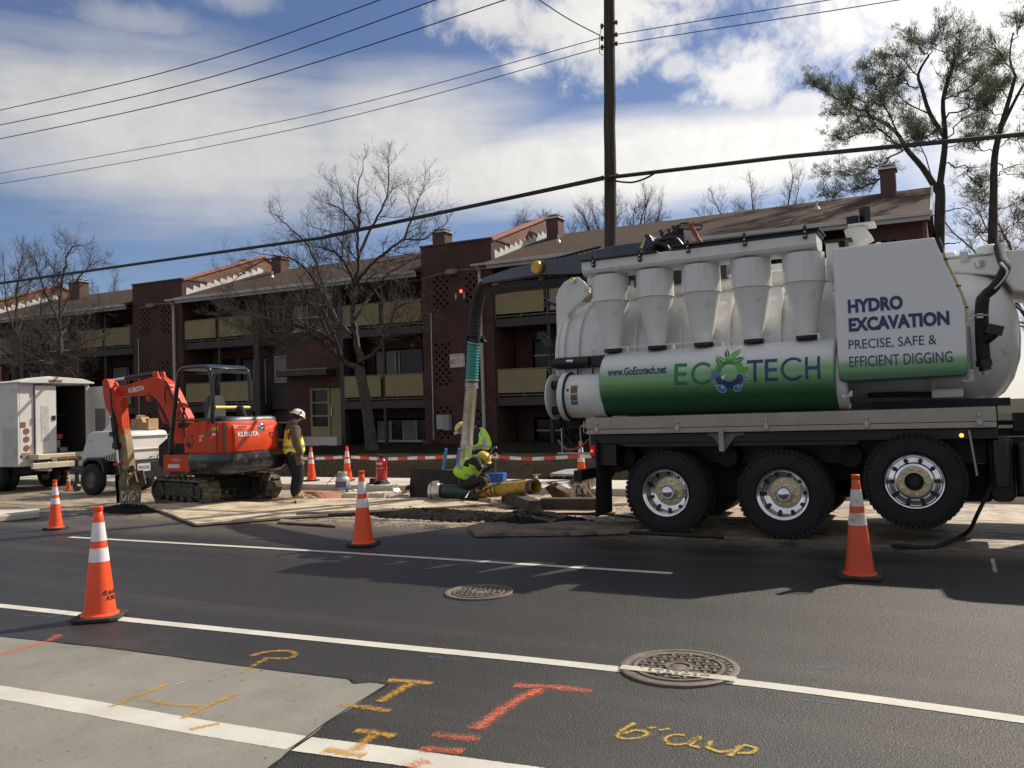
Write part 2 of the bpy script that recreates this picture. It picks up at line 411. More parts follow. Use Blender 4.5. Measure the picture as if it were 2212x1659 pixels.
def concrete_material(name, a, c2, crack=True, sc=1.0):
    m, g, b, out, tc = custom(name)
    n = g.noise(tc, 1.3*sc, 7, 0.62); f = g.noise(tc, 60, 4, 0.7)
    col = g.mix(g.ss(n, 0.3, 0.72), a, c2)
    col = g.mix(g.ss(f, 0.38, 0.66, 0.0, 0.45), col, tuple(v*0.72 for v in a))
    pits = g.ss(g.noise(tc, 11, 4, 0.62), 0.655, 0.69, 0, 0.75)
    col = g.mix(pits, col, tuple(v*0.3 for v in a))
    st = g.ss(g.noise(tc, 0.8, 7, 0.72), 0.44, 0.68, 0, 0.6)
    col = g.mix(st, col, tuple(v*0.66 for v in a))
    g.link(col, b.inputs['Base Color']); b.inputs['Roughness'].default_value = 0.85
    bn = g.n('ShaderNodeBump'); bn.inputs['Strength'].default_value = 0.35; bn.inputs['Distance'].default_value = 0.006
    g.link(f, bn.inputs['Height']); g.link(bn.outputs[0], b.inputs['Normal'])
    g.link(b.outputs[0], out.inputs[0])
    return m
CONC = concrete_material('road_concrete', (0.195, 0.188, 0.160), (0.25, 0.24, 0.208))
WALK = concrete_material('walk_concrete', (0.50, 0.465, 0.40), (0.66, 0.61, 0.53))
def lawn_material():
    m, g, b, out, tc = custom('lawn_soil')
    n = g.noise(tc, 0.6, 7, 0.65); f = g.noise(tc, 14, 6, 0.75)
    col = g.mix(g.ss(n, 0.35, 0.65), (0.019, 0.019, 0.010), (0.034, 0.028, 0.018))
    col = g.mix(g.ss(f, 0.4, 0.7), col, (0.02, 0.018, 0.012))
    x, y, z = g.xyz(tc)
    earth = g.mul(g.ss(y, 17.2, 19.0, 1, 0), g.ss(g.noise(tc, 1.4, 6, 0.7), 0.40, 0.56))
    col = g.mix(earth, col, (0.028, 0.019, 0.013))
    pale_specks = g.ss(g.noise(tc, 2.6, 5, 0.7), 0.68, 0.76, 0, 0.5)  # paler specks scattered at random
    col = g.mix(pale_specks, col, (0.11, 0.09, 0.07))
    g.link(col, b.inputs['Base Color']); b.inputs['Roughness'].default_value = 0.95; b.inputs['Specular IOR Level'].default_value = 0.08
    bn = g.n('ShaderNodeBump'); bn.inputs['Strength'].default_value = 1.0; bn.inputs['Distance'].default_value = 0.05
    g.link(f, bn.inputs['Height']); g.link(bn.outputs[0], b.inputs['Normal']); g.link(b.outputs[0], out.inputs[0])
    return m
LAWN = lawn_material()

struct(MB().box(-400, 400, -400, 500, -0.4, -0.03), 'ground', LAWN)
struct(MB().add([(-200,-14,0),(120,-14,0),(120,14.4,0),(-200,14.4,0)], [(0,1,2,3)]), 'road', ASPH)
struct(MB().box(-200, 120, 14.35, 14.53, -0.05, 0.13), 'kerb', WALK, bevel=0.02)
mb = MB()
xx = -60.0
while xx < 40: mb.box(xx, xx+1.49, 14.535, 16.1, -0.05, 0.128); xx += 1.5
struct(mb, 'sidewalk', WALK, bevel=0.006)
def lawn_z(y):
    pts = ((16.1, .10), (16.35, .16), (17.3, .44), (18.6, .52), (26, .50), (60, .50))
    for (a, za), (b_, zb) in zip(pts, pts[1:]):
        if y <= b_: return za + (zb-za)*(y-a)/(b_-a)
    return .5
rnd = random.Random(4)
mb = MB(); xs = [-120, -80] + [-60 + i*.45 for i in range(223)] + [60, 90]; ys = [16.1 + i*.3 for i in range(34)] + [30, 45, 60]
vs = [(x, y, lawn_z(y) + (rnd.uniform(-.025, .025) if 16.2 < y < 25.9 else 0)) for y in ys for x in xs]
nx = len(xs)
mb.add(vs, [(j*nx+i, j*nx+i+1, (j+1)*nx+i+1, (j+1)*nx+i) for j in range(len(ys)-1) for i in range(nx-1)])
struct(mb, 'lawn', LAWN, smooth=80)
# short winter grass and leaves on the verge: nobody could count it
GRASSM = mat('grass_blades', (0.035, 0.032, 0.014), 0.95, var=0.45, scale=3, spec=.1)
mb = MB()
for i in range(15000):
    x = rnd.uniform(-34, 3); y = 16.15 + 9.5*rnd.random()**1.5; z = lawn_z(y); a = rnd.uniform(0, 6.28); h = rnd.uniform(.025, .075)
    dx, dy = math.cos(a)*.012, math.sin(a)*.012; lx, ly = rnd.uniform(-.03, .03), rnd.uniform(-.03, .03)
    mb.add([(x-dx, y-dy, z-.02), (x+dx, y+dy, z-.02), (x+lx, y+ly, z+h)], [(0, 1, 2)])
tag(mb.build('grass', GRASSM), 'short dull winter grass and leaf litter on the shaded verge', 'grass', kind='stuff')

# concrete slab let into the near lane, straight saw-cut joint
def jag(pts, step=0.12, amp=0.012, seed=1):
    r = random.Random(seed); o = []
    for a, b_ in zip(pts, pts[1:]+pts[:1]):
        n = max(1, int((b_-a).length/step)); nrm = Vector((-(b_-a).y, (b_-a).x, 0)).normalized()
        for i in range(n): o.append(a + (b_-a)*i/n + (nrm*r.uniform(-amp, amp) if i else Vector()))
    return o
slab = [gd(*p, 0.002) for p in ((-420,1322),(0,1375),(250,1402),(545,1442),(750,1467),(760,1476),(800,1473),(835,1478),(725,1549),(645,1607),(610,1637),(560,1670),(440,1800),(-900,1800))]
mb = MB(); js = jag(slab); mb.add(js, [tuple(range(len(js)))])
struct(mb, 'road_slab', CONC)
# narrow open joint along the slab edge (dark filler)
def ribbon(pts, w, z=None, sub=6, wob=0.0, seed=0, taper=False):
    """flat strip following 3D points; uv.x across -1..1, uv.y along in metres"""
    P = []
    for i in range(len(pts)-1):
        p0, p1 = pts[max(i-1, 0)], pts[i]; p2, p3 = pts[i+1], pts[min(i+2, len(pts)-1)]
        for k in range(sub):
            t = k/sub
            P.append(0.5*((2*p1)+(p2-p0)*t+(2*p0-5*p1+4*p2-p3)*t*t+(3*p1-p0-3*p2+p3)*t**3))
    P.append(pts[-1]); mb = MB(); mb.uv = []; L = 0; r = random.Random(seed); vs = []
    for i, p in enumerate(P):
        d = P[min(i+1, len(P)-1)] - P[max(i-1, 0)]; d.z = 0; d.normalize(); n = Vector((-d.y, d.x, 0))
        if i: L += (P[i]-P[i-1]).length
        ww = w/2*(1+r.uniform(-wob, wob))
        for s in (-1, 0, 1):
            q = p + n*ww*s
            if z is not None: q.z = z
            vs.append(q); mb.uv.append((s, L))
    fs = []
    for i in range(len(P)-1):
        for s in (0, 1): fs.append((i*3+s, i*3+s+1, i*3+s+4, i*3+s+3))
    return mb.add(vs, fs)
struct(ribbon([v for v in [gd(*p) for p in ((-60,1368),(0,1375),(250,1402),(545,1442),(750,1467),(762,1477),(800,1474),(838,1479))]], 0.018, 0.0045, sub=5, wob=.5), 'slab_joint', mat('tar', (0.012,0.012,0.012), .7))
struct(ribbon([gd(*p) for p in ((838,1479),(725,1549),(645,1607),(608,1640),(570,1668))], 0.01, 0.0045, sub=5, wob=.6), 'slab_joint', MATS['tar'])
struct(ribbon([gd(*p) for p in ((380,1480),(440,1459),(500,1442))], 0.008, 0.0045, sub=3, wob=.5), 'slab_joint', mat('pale_grout', (0.38,0.37,0.35), .9))

def paint_mat(name, col, thr, soft, dens=1.0, nscale=34, edge=(0.75, 1.0), grain=0.6):
    """paint whose thin, worn spots let the road show"""
    m, g, b, out, tc = custom(name)
    uvn = g.n('ShaderNodeTexCoord').outputs['UV']; u, v, w = g.xyz(uvn)
    n = g.noise(tc, nscale, 5, 0.75); n2 = g.noise(tc, 2.5, 5, 0.65)
    a = g.ss(g.m('ABSOLUTE', u), edge[0], edge[1], 1.0, 0.0)
    k = g.add(a, g.mul(g.sub(n, 0.5), 1.6)); k = g.add(k, g.mul(g.sub(n2, 0.5), 0.7)); k = g.add(k, g.mul(g.sub(g.noise(tc, 120, 3, .8), 0.5), grain))
    k = g.mul(g.ss(k, thr, thr+soft), dens)
    g.link(g.mix(g.ss(n2, .3, .7), tuple(c*.82 for c in col), col), b.inputs['Base Color']); b.inputs['Roughness'].default_value = 0.6
    bn = g.n('ShaderNodeBump'); bn.inputs['Strength'].default_value = 0.5; bn.inputs['Distance'].default_value = 0.008
    g.link(g.noise(tc, 110, 3, 0.8), bn.inputs['Height']); g.link(bn.outputs[0], b.inputs['Normal'])
    tr = g.n('ShaderNodeBsdfTransparent'); mx = g.n('ShaderNodeMixShader')
    g.link(k, mx.inputs[0]); g.link(tr.outputs[0], mx.inputs[1]); g.link(b.outputs[0], mx.inputs[2]); g.link(mx.outputs[0], out.inputs[0])
    return m
LINE = paint_mat('line_paint', (0.62, 0.60, 0.53), 0.14, 0.40, 0.95, edge=(0.84, 1.0), grain=1.1)
SPRAY_O = paint_mat('spray_ochre', (0.60, 0.31, 0.04), 0.46, 0.9, 0.95, edge=(0.0, 1.0), grain=2.4)
SPRAY_R = paint_mat('spray_red', (0.78, 0.17, 0.08), 0.52, 0.95, 0.92, edge=(0.0, 1.0), grain=2.6)
SPRAY_B = paint_mat('spray_blue', (0.08, 0.22, 0.42), 0.75, 0.6, 0.6, edge=(0.1, 1.0))
SPRAY_Y = paint_mat('spray_yellow', (0.62, 0.42, 0.06), 0.44, 0.8, 0.95, edge=(0.0, 1.0), grain=2.2)
G = lambda *ps: [gd(*p) for p in ps]
Z1 = lambda *ps: [gd(x*.5, 1097+y*.5) for x, y in ps]
Z2 = lambda *ps: [gd(1106+x*.5, 1097+y*.5) for x, y in ps]
struct(ribbon(G((-500,1258),(0,1309),(280,1339.5),(550,1367),(850,1397),(1106,1422),(1341,1447),(1586,1473),(1856,1507),(2212,1556),(2700,1628)), 0.115, 0.0035), 'lane_line', LINE)
struct(ribbon(G((-600,1405),(0,1496),(380,1563),(642,1606)), 0.185, 0.0036), 'lane_line', LINE)
struct(ribbon(G((652,1608),(850,1634),(1060,1664),(1400,1712)), 0.185, 0.0036), 'lane_line', LINE)
struct(ribbon(G((150,1160.5),(640,1188),(1100,1217),(1452,1239)), 0.1, 0.0035, sub=4), 'lane_line', LINE)
struct(ribbon(G((-150,1147),(-60,1150)), 0.1, 0.0035, sub=2), 'lane_line', LINE)
YL = paint_mat('line_yellow', (0.60, 0.40, 0.10), 0.35, 0.4, 0.9, edge=(0.8, 1.0))
struct(ribbon(G((930,1131),(1150,1133),(1400,1139)), 0.1, 0.0035, sub=3), 'lane_line', YL)
struct(ribbon(G((0,1090),(200,1098),(330,1104)), 0.1, 0.0035, sub=3), 'lane_line', YL)
def strokes(lst, w, m, z=0.0042):
    for i, s_ in enumerate(lst):
        struct(ribbon(s_, w, z + i*0.0002, sub=4, wob=.15, seed=i), 'spray_mark', m)
strokes([Z1((-60,652),(0,637),(210,575),(250,550)), Z1((2050,960),(2130,905),(2212,845),(2340,783)), Z1((2220,770),(2400,778),(2560,795)), Z1((1870,982),(2075,1004)), Z1((1820,1045),(2005,1055)), Z1((1760,1125),(1850,1095)), Z1((1830,1060),(1880,1035))], 0.20, SPRAY_R)
strokes([Z1((1040,712),(1095,684),(1160,648)), Z1((1083,643),(1145,626),(1235,620),(1278,634),(1245,652),(1165,652)), Z1((470,866),(600,814),(722,764)), Z1((625,830),(740,852),(870,860)), Z1((785,914),(900,858),(1025,804)),
         Z1((820,962),(880,948),(948,936))], 0.105, SPRAY_O)
strokes([Z1((1675,748),(1770,752),(1868,762)), Z1((1778,762),(1710,800),(1640,842)), Z1((1470,852),(1580,866),(1685,882)), Z1((1535,965),(1620,975),(1705,990)), Z1((1612,985),(1570,1020),(1530,1052)), Z1((1400,1050),(1480,1060),(1575,1076))], 0.15, SPRAY_O, 0.0048)
strokes([Z2((530,933),(478,962),(455,990),(500,1001),(568,992),(582,972),(530,964),(478,980)), Z2((588,955),(622,950)), Z2((634,963),(682,957)),
         Z2((748,985),(695,984),(660,1004),(690,1026),(758,1022)), Z2((758,1022),(790,1000),(812,996),(772,1028),(812,1038)), Z2((862,1010),(850,1040),(905,1058),(962,1048)), Z2((990,1034),(965,1055),(938,1077)), Z2((965,1040),(1010,1030),(1052,1045),(1035,1062),(975,1064))], 0.062, SPRAY_Y)
strokes([Z1((100,468),(250,470)), Z1((180,482),(330,448)), Z1((1850,645),(1990,660)), Z2((1290,700),(1420,690)), Z2((1240,830),(1420,850))], 0.1, SPRAY_B)

# manhole covers
IRON = mat('cast_iron', (0.15, 0.125, 0.102), 0.65, 0.2, var=0.2, scale=14, bump=0.4, bscale=90, dirt=((0.26, 0.22, 0.17), 0.2, 9))
IRONG = mat('iron_groove', (0.035, 0.028, 0.024), 0.9, var=0.3)
def manhole(c, r, label, painted=False, rz=0.0):
    t = thing('manhole_cover', label, 'manhole cover', c, 'round manhole covers in the road'); local(t); t.rotation_euler.z = rz
    o = MB().lathe([(r, -.01), (r, .010), (r*.985, .013), (r*.90, .013), (r*.89, .008), (r*.82, .008), (r*.81, -.01)], n=64, cap=False).build('frame', IRON, t, smooth=30)
    MB().lathe([(0.001, .0075), (r*.995, .0075)], n=48, cap=False).build('groove', IRONG, t)
    m = MB(); m.lathe([(.001, .011), (r*.115, .011), (r*.13, .009)], n=28, cap=False); m.lathe([(r*.17, .009), (r*.18, .015), (r*.24, .015), (r*.25, .009)], n=36, cap=False)
    m.lathe([(r*.70, .009), (r*.705, .014), (r*.765, .014), (r*.77, .009)], n=56, cap=False)
    s = r*.15; k = 0
    for i in range(-8, 9):
        for j in range(-8, 9):
            x, y = i*s, j*s; d = math.hypot(x, y)
            if r*.27 < d < r*.66:
                if (i + j) % 2 == 0: m.obox((x, y, .012), s*.95, s*.36, .010)
                else: m.obox((x, y, .012), s*.36, s*.95, .010)
    for j in range(40):
        a = 2*math.pi*j/40
        if j % 4 and (a < 1.2 or a > 5.4): m.obox((r*.855*math.cos(a), r*.855*math.sin(a), .011), r*.05, r*.022, .006, rz=a)
    m.build('lid', IRON, t, smooth=30)
    return t
manhole(gd(1035, 1280, 0.004), 0.305, 'smaller round iron manhole cover in the middle of the fresh asphalt lane', rz=.4)
manhole(gd(1467, 1443, 0.004), 0.36, 'larger round iron manhole cover crossed by the white lane line', rz=.2)
struct(ribbon(G((1341,1447),(1420,1455.5),(1500,1464),(1590,1474)), 0.10, 0.0195, sub=5), 'lane_line', paint_mat('line_thin', (0.62,0.58,0.48), 0.5, 0.4, 0.85, edge=(.7, 1)))
# ---------------- apartment building ----------------
KZ = 0.0135
def sh(z, x): return z - KZ*(x + 14.5)          # floor levels follow the street, which climbs to the left
class SB(MB):                                     # mesh builder that applies the slope on build
    def build(s, *a, **k):
        for i, v in enumerate(s.v): s.v[i] = Vector((v.x, v.y, sh(v.z, v.x)))
        return MB.build(s, *a, **k)
bld = thing('apartment_building', 'long three storey red brick apartment building with brown roof and cream balcony panels', 'building', (-20, 26, 0.4))
ROOF = mat('roof_shingle', (0.062, 0.041, 0.029), 0.9, var=0.2, scale=5, bump=0.5, bscale=18, dirt=((0.055, 0.04, 0.032), 0.25, 1.2), spec=.15)
FLASH = mat('flashing', (0.70, 0.70, 0.68), 0.3, 0.3, var=0.12, scale=5, dirt=((0.35, 0.3, 0.25), 0.1, 4))
CAPST = mat('cap_tile', (0.30, 0.12, 0.08), 0.7, var=0.2)
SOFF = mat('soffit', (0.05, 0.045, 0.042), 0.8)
RAIL = mat('rail', (0.16, 0.13, 0.11), 0.6)
def wall(x0, x1, z0, z1, y0, y1, openings=()):
    """brick wall slab with real openings (x0,x1,z0,z1)"""
    m = SB(); xs = sorted({x0, x1, *[v for o in openings for v in o[:2] if x0 < v < x1]}); zs = sorted({z0, z1, *[v for o in openings for v in o[2:] if z0 < v < z1]})
    for a, b in zip(zs, zs[1:]):
        run = None
        for p, q in zip(xs, xs[1:]):
            cx, cz = (p+q)/2, (a+b)/2
            hole = any(o[0] < cx < o[1] and o[2] < cz < o[3] for o in openings)
            if hole:
                if run: m.box(run[0], run[1], y0, y1, a, b); run = None
            else: run = (run[0], q) if run else (p, q)
        if run: m.box(run[0], run[1], y0, y1, a, b)
    return m
def screen(m, x0, x1, z0, z1, y0, y1, cell=0.135):
    """open brickwork: blocks with small staggered gaps"""
    nc = max(2, round((x1-x0)/cell)); cx = (x1-x0)/nc; nr = max(2, round((z1-z0)/cell)); cz = (z1-z0)/nr
    for j in range(nr):
        a = z0 + j*cz; m.box(x0, x1, y0, y1, a, a + cz*.28)
        st = x0
        for i in range(nc):
            if (i + j) % 2: 
                m.box(st, x0+i*cx+cx*.12, y0, y1, a+cz*.28, a+cz); st = x0+(i+1)*cx-cx*.12
        if st < x1: m.box(st, x1, y0, y1, a+cz*.28, a+cz)
def window(x0, x1, z0, z1, y, frame=None, split=None, curt=(), parent=bld, sash=False, w=.05):
    """white framed window set in the wall face at y; curt = list of (f0, f1) curtained fractions of its width"""
    frame = frame or TRIMW
    f = SB(); 
    f.box(x0-w, x0, y-.05, y+.03, z0-w, z1+w); f.box(x1, x1+w, y-.05, y+.03, z0-w, z1+w)
    f.box(x0, x1, y-.05, y+.03, z1, z1+w); f.box(x0, x1, y-.07, y+.03, z0-w, z0)
    for s_ in (split or ()): f.box(x0+(x1-x0)*s_-.025, x0+(x1-x0)*s_+.025, y-.04, y+.03, z0, z1)
    if sash: f.box(x0, x1, y-.035, y+.03, (z0+z1)/2-.025, (z0+z1)/2+.025)
    wf = f.build('window', frame, parent)
    SB().box(x0, x1, y+.0, y+.008, z0, z1).build('pane', DGLASS, wf)
    if curt:
        c = SB()
        for a, b in curt:
            n = max(4, int((b-a)*(x1-x0)/.06)); 
            pts = []
            for i in range(n+1):
                xq = x0+(x1-x0)*(a+(b-a)*i/n); yq = y-.012 + (.01 if i % 2 else -.01)
                pts.append((xq, yq))
            for (xa, ya), (xb, yb) in zip(pts, pts[1:]): c.add([(xa, ya, z0+.02), (xb, yb, z0+.02), (xb, yb, z1-.02), (xa, ya, z1-.02)], [(0,1,2,3)])
        c.build('curtain', CURTAIN, wf)
    return wf
def balcony(x0, x1, z, panels, yf=25.98, yb=27.5):
    """slab edge z = its top; cream panels hung on thin rails"""
    s_ = SB(); s_.box(x0-.12, x1+.12, yf, yb, z-.30, z); b = s_.build('balcony', BROWN, bld, bevel=.01)
    r = SB(); r.box(x0, x1, yf+.0, yf+.035, z+.985, z+1.02); r.box(x0, x1, yf, yf+.035, z+.06, z+.09)
    n = int((x1-x0)/1.0)
    for i in range(n+1):
        xx = x0+(x1-x0-.03)*i/n; r.box(xx, xx+.03, yf+.003, yf+.032, z, z+.985)
    r.build('balcony_rail', RAIL, b)
    for a, c in panels:
        SB().box(a, c, yf-.035, yf-.012, z+.16, z+.97).build('balcony_panel', CREAM, b, bevel=.004)
    return b
def stack(x0, x1, name_i, dense=1):
    """a column of balconies between x0 and x1: recessed brick wall, two upper balconies and a half-sunk flat"""
    w = x1 - x0; mid = (x0+x1)/2
    if name_i == 'R':
        op = [(x0+.45, x0+2.75, 3.15, 4.2), (x0+.5, x0+2.6, 5.25, 6.35), (x0+.4, x0+2.9, .55, 1.35), (x0+3.1, x0+3.5, 3.0, 4.2)]
    else:
        op = [(x0+.75, x0+1.45, 3.15, 4.2), (x0+1.9, x0+3.4, 2.25, 4.2), (x0+.75, x0+1.75, .5, 1.3), (x0+1.95, x0+3.7, .5, 1.3), (x0+.75, x0+1.6, 5.25, 6.3), (x0+2.0, x0+3.4, 5.0, 6.3)]
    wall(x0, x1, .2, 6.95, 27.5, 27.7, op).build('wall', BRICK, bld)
    if name_i == 'R':
        window(*op[0], 27.55, split=(.42, .5), curt=((0, .42),))
        window(*op[1], 27.55, split=(.5,), curt=((.52, 1),))
        window(*op[2], 27.55, split=(.28, .52, .78), curt=((0, .27), (.53, .77)), w=.09)
        window(*op[3], 27.55)
    else:
        window(*op[0], 27.55, sash=True); window(*op[1], 27.55, split=(.5,), curt=((.5, 1),))
        window(*op[2], 27.55, sash=True, w=.09); window(*op[3], 27.55, split=(.33, .66), w=.06); window(*op[4], 27.55, sash=True)
        window(*op[5], 27.55, split=(.5,), curt=((.05, .45),))
    for z in (2.13, 4.95):
        balcony(x0, x1, z, [(x0+.06, mid-.11), (mid+.11, x1-.06)])
    p = SB(); p.box(mid-.055, mid+.055, 26.02, 26.14, .3, 1.83); p.box(mid-.055, mid+.055, 26.02, 26.14, 2.13, 4.65); p.box(mid-.055, mid+.055, 26.02, 26.14, 4.95, 6.9)
    p.build('post', BROWN, bld)
def unit(x0, x1, entrance=True, brick_end=False):
    """one section of the block between fire-wall towers"""
    stack(x0+.02, x0+4.2, 'L')
    SB().box(x0+4.2, x0+4.5, 26.0, 26.3, .2, 6.9).build('column', BROWN, bld)
    wx = x0+4.5
    o = [(wx+.06, wx+1.14, 3.1, 4.15), (wx+.06, wx+1.14, .6, 1.3), (wx+.06, wx+1.14, 5.3, 6.3)]
    wall(wx, wx+1.2, .2, 6.95, 26.9, 27.1, o).build('wall', BRICK, bld)
    window(*o[0], 26.93, curt=((0, 1),)); window(*o[1], 26.93); window(*o[2], 26.93, split=(.5,))
    SB().box(wx, wx+1.2, 26.72, 26.89, 1.9, 2.9).build('spandrel', BROWN, bld)
    bx0, bx1 = x0+5.7, x0+8.85
    o = [(bx0+.35, bx0+2.05, 5.15, 6.2), (bx1-1.9, bx1-.05, .75, 2.72)]
    wall(bx0, bx1, .2, 6.95, 26.35, 26.6, o).build('wall', BRICK, bld)
    window(*o[0], 26.4, split=(.5,), sash=True, curt=((.05, .4),))
    # entrance: canopy with the street number, cream door and side light
    cn = SB().box(bx0-.02, bx1-.5, 25.75, 26.348, 3.24, 3.46).build('canopy', BROWN, bld, bevel=.01)
    SB().box(bx0-.04, bx1-.48, 25.72, 26.347, 3.463, 3.53).build('canopy_cap', mat('olive_trim', (.16,.13,.07), .7), cn)
    d0 = bx1-1.9
    fr = SB(); fr.box(d0, d0+.08, 26.36, 26.5, .75, 2.72); fr.box(d0+.92, d0+1.02, 26.36, 26.5, .75, 2.72); fr.box(d0+.08, d0+.92, 26.36, 26.5, 2.64, 2.72)
    fr.box(d0+.08, d0+.92, 26.36, 26.5, .75, 1.15); fr.box(d0+.08, d0+.92, 26.36, 26.5, 1.55, 1.62); fr.box(d0+.08, d0+.92, 26.36, 26.5, 2.1, 2.16)
    sf = fr.build('side_light', CREAM, bld); SB().box(d0+.08, d0+.92, 26.46, 26.47, 1.15, 2.64).build('pane', DGLASS, sf)
    dr = SB().box(d0+1.02, bx1-.05, 26.42, 26.48, .75, 2.72).build('door', CREAM, bld)
    q = SB()
    for zz in (1.0, 1.55, 2.1): q.box(d0+1.25, bx1-.25, 26.405, 26.419, zz, zz+.42)
    q.build('door_moulding', CREAM, dr, bevel=.01); SB().box(d0+1.07, d0+1.13, 26.36, 26.419, 1.55, 1.95).build('door_handle', GALV, dr)
    SB().box(d0-.2, bx1, 25.7, 26.34, .3, .74).build('doorstep', WALK, bld)
    SB().box(bx1, bx1+.2, 26.0, 26.3, .2, 6.9).build('column', BROWN, bld)
    stack(bx1+.22, min(x1-.02, bx1+4.1), 'R')
TOW = [(-17.5, -14.44), (-33.8, -30.45), (-50.1, -47.0)]
unit(-30.45, -17.5); unit(-47.0, -33.8); unit(-14.44, -1.5)
# brick end bay of the right-hand section with open brickwork near the eave
m = wall(-2.6, -.55, .2, 6.9, 26.0, 26.25, [(-2.4, -1.1, 5.3, 6.35)]); screen(m, -2.4, -1.1, 5.3, 6.35, 26.0, 26.2)
m.build('wall', BRICK, bld)
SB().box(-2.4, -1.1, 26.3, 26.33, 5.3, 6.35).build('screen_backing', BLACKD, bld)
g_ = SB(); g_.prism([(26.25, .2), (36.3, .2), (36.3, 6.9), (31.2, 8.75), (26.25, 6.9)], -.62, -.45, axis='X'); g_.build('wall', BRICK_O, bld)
for (a, b) in TOW:
    hs = [(a+.50, a+1.20), (a+1.92, a+2.52)]; zs = [(5.45, 6.7), (2.6, 4.2), (.62, 1.85)]
    op = [(p, q, c, d) for p, q in hs for c, d in zs]
    m = wall(a, b, .1, 7.86, 25.9, 26.1, op)
    for o in op: screen(m, *o, 25.9, 26.07)
    m.box(a, a+.2, 26.1, 28.4, .1, 7.86); m.box(b-.2, b, 26.1, 27.4, .1, 7.86); m.box(a+.2, b-.2, 26.9, 27.1, 6.9, 7.86)
    tw = m.build('brick_tower', BRICK, bld)
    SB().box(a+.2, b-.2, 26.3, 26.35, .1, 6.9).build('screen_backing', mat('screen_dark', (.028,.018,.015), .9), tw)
    SB().box(a-.03, b+.03, 25.86, 27.4, 7.865, 7.92).build('tower_cap', mat('brown_metal', (.075,.045,.035), .5), tw)
    # fire wall rising with the roof, stepped flashing at its foot, tiled coping
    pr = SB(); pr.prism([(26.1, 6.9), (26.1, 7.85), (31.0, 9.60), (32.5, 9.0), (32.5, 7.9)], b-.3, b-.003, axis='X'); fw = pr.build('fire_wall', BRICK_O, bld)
    cp = SB(); cp.prism([(25.95, 7.78), (31.0, 9.605), (32.6, 8.97), (32.6, 9.06), (31.0, 9.70), (25.95, 7.88)], b-.36, b+.06, axis='X'); cp.build('coping', CAPST, fw, bevel=.01)
    fl = SB(); n = 12
    for i in range(n):
        y0 = 26.12 + (30.9-26.12)*i/n; y1 = 26.12 + (30.9-26.12)*(i+1)/n
        zr0 = 6.98 + (y0-25.6)*(8.86-6.98)/(31-25.6); zr1 = 6.98 + (y1-25.6)*(8.86-6.98)/(31-25.6)
        fl.prism([(y0, zr0), (y1, zr1), (y1, zr1+.13), (y0+.03, zr1+.15+.07), (y0, zr1+.1)], b, b+.018+.002*(i % 2), axis='X')
    fl.build('flashing', FLASH, fw)
# roofs
def roof(x0, x1):
    m = SB(); m.solid([(x0, 25.55, 6.98), (x1, 25.55, 6.98), (x1, 31.0, 8.86), (x0, 31.0, 8.86)], (0, .02, -.1))
    m.solid([(x0, 31.0, 8.86), (x1, 31.0, 8.86), (x1, 36.5, 6.98), (x0, 36.5, 6.98)], (0, -.02, -.1))
    r = m.build('roof', ROOF, bld)
    f = SB(); f.box(x0+.003, x1, 25.5, 25.56, 6.72, 6.9); f.box(x0+.003, x1, 25.40, 25.498, 6.83, 6.95)
    f.build('gutter', TRIMW, bld, bevel=.012)
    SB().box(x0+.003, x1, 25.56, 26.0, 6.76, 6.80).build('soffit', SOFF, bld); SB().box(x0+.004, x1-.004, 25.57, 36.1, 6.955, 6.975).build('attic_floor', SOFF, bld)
    return r
roof(-14.44, -.35); roof(-30.45, -17.5); roof(-47.0, -33.8); roof(-66, -50.1)
SB().box(-66, -50.1, 26.0, 36, .2, 6.9).build('wall', BRICK, bld)
SB().box(-50.1, -.65, 35.9, 36.2, .2, 6.95).build('wall', BRICK, bld)
SB().solid([(-.35, 25.5, 6.8), (-.35, 31, 8.72), (-.35, 31, 8.9), (-.35, 25.5, 6.98)], (.06, 0, 0)).build('barge_board', TRIMW, bld)
# chimneys and roof vents
for (x, w_, y, z0, z1) in ((-19.12, .62, 30.0, 8.2, 9.42), (-15.66, .60, 31.6, 8.2, 9.65), (-13.76, .52, 30.0, 8.2, 9.35), (-1.60, .46, 30.2, 8.2, 9.5), (-28.6, .6, 30.2, 8.2, 9.3), (-32.3, .6, 31.6, 8.2, 9.7), (-43.7, .95, 30, 8.2, 9.5), (-48.5, .6, 31.6, 8.2, 9.7)):
    c = SB().box(x-w_/2, x+w_/2, y-.3, y+.3, z0, z1-.12).build('chimney', mat('chimney_brick', (.10,.055,.045), .85, bump=.5, bscale=12), bld, bevel=.01)
    k = SB(); k.box(x-w_/2-.06, x+w_/2+.06, y-.36, y+.36, z1-.118, z1-.05); k.box(x-w_/2-.02, x+w_/2+.02, y-.3, y+.3, z1+.02, z1+.06)
    for a in (-1, 1):
        for b2 in (-1, 1): k.box(x+a*w_*.4-.02, x+a*w_*.4+.02, y+b2*.24-.02, y+b2*.24+.02, z1-.05, z1+.02)
    k.build('chimney_cap', GALV, c)
for (x, y) in ((-13.0, 28.6), (-3.7, 28.9), (-27.6, 28.6)):
    z = 6.98+(y-25.6)*.348
    v = SB(); v.cyl((x, y, z-.05), (x, y, z+.28), .045, n=12); v.cyl((x, y, z-.05), (x, y-.02, z+.08), .13, .05, n=14); v.build('roof_vent', GALV, bld)
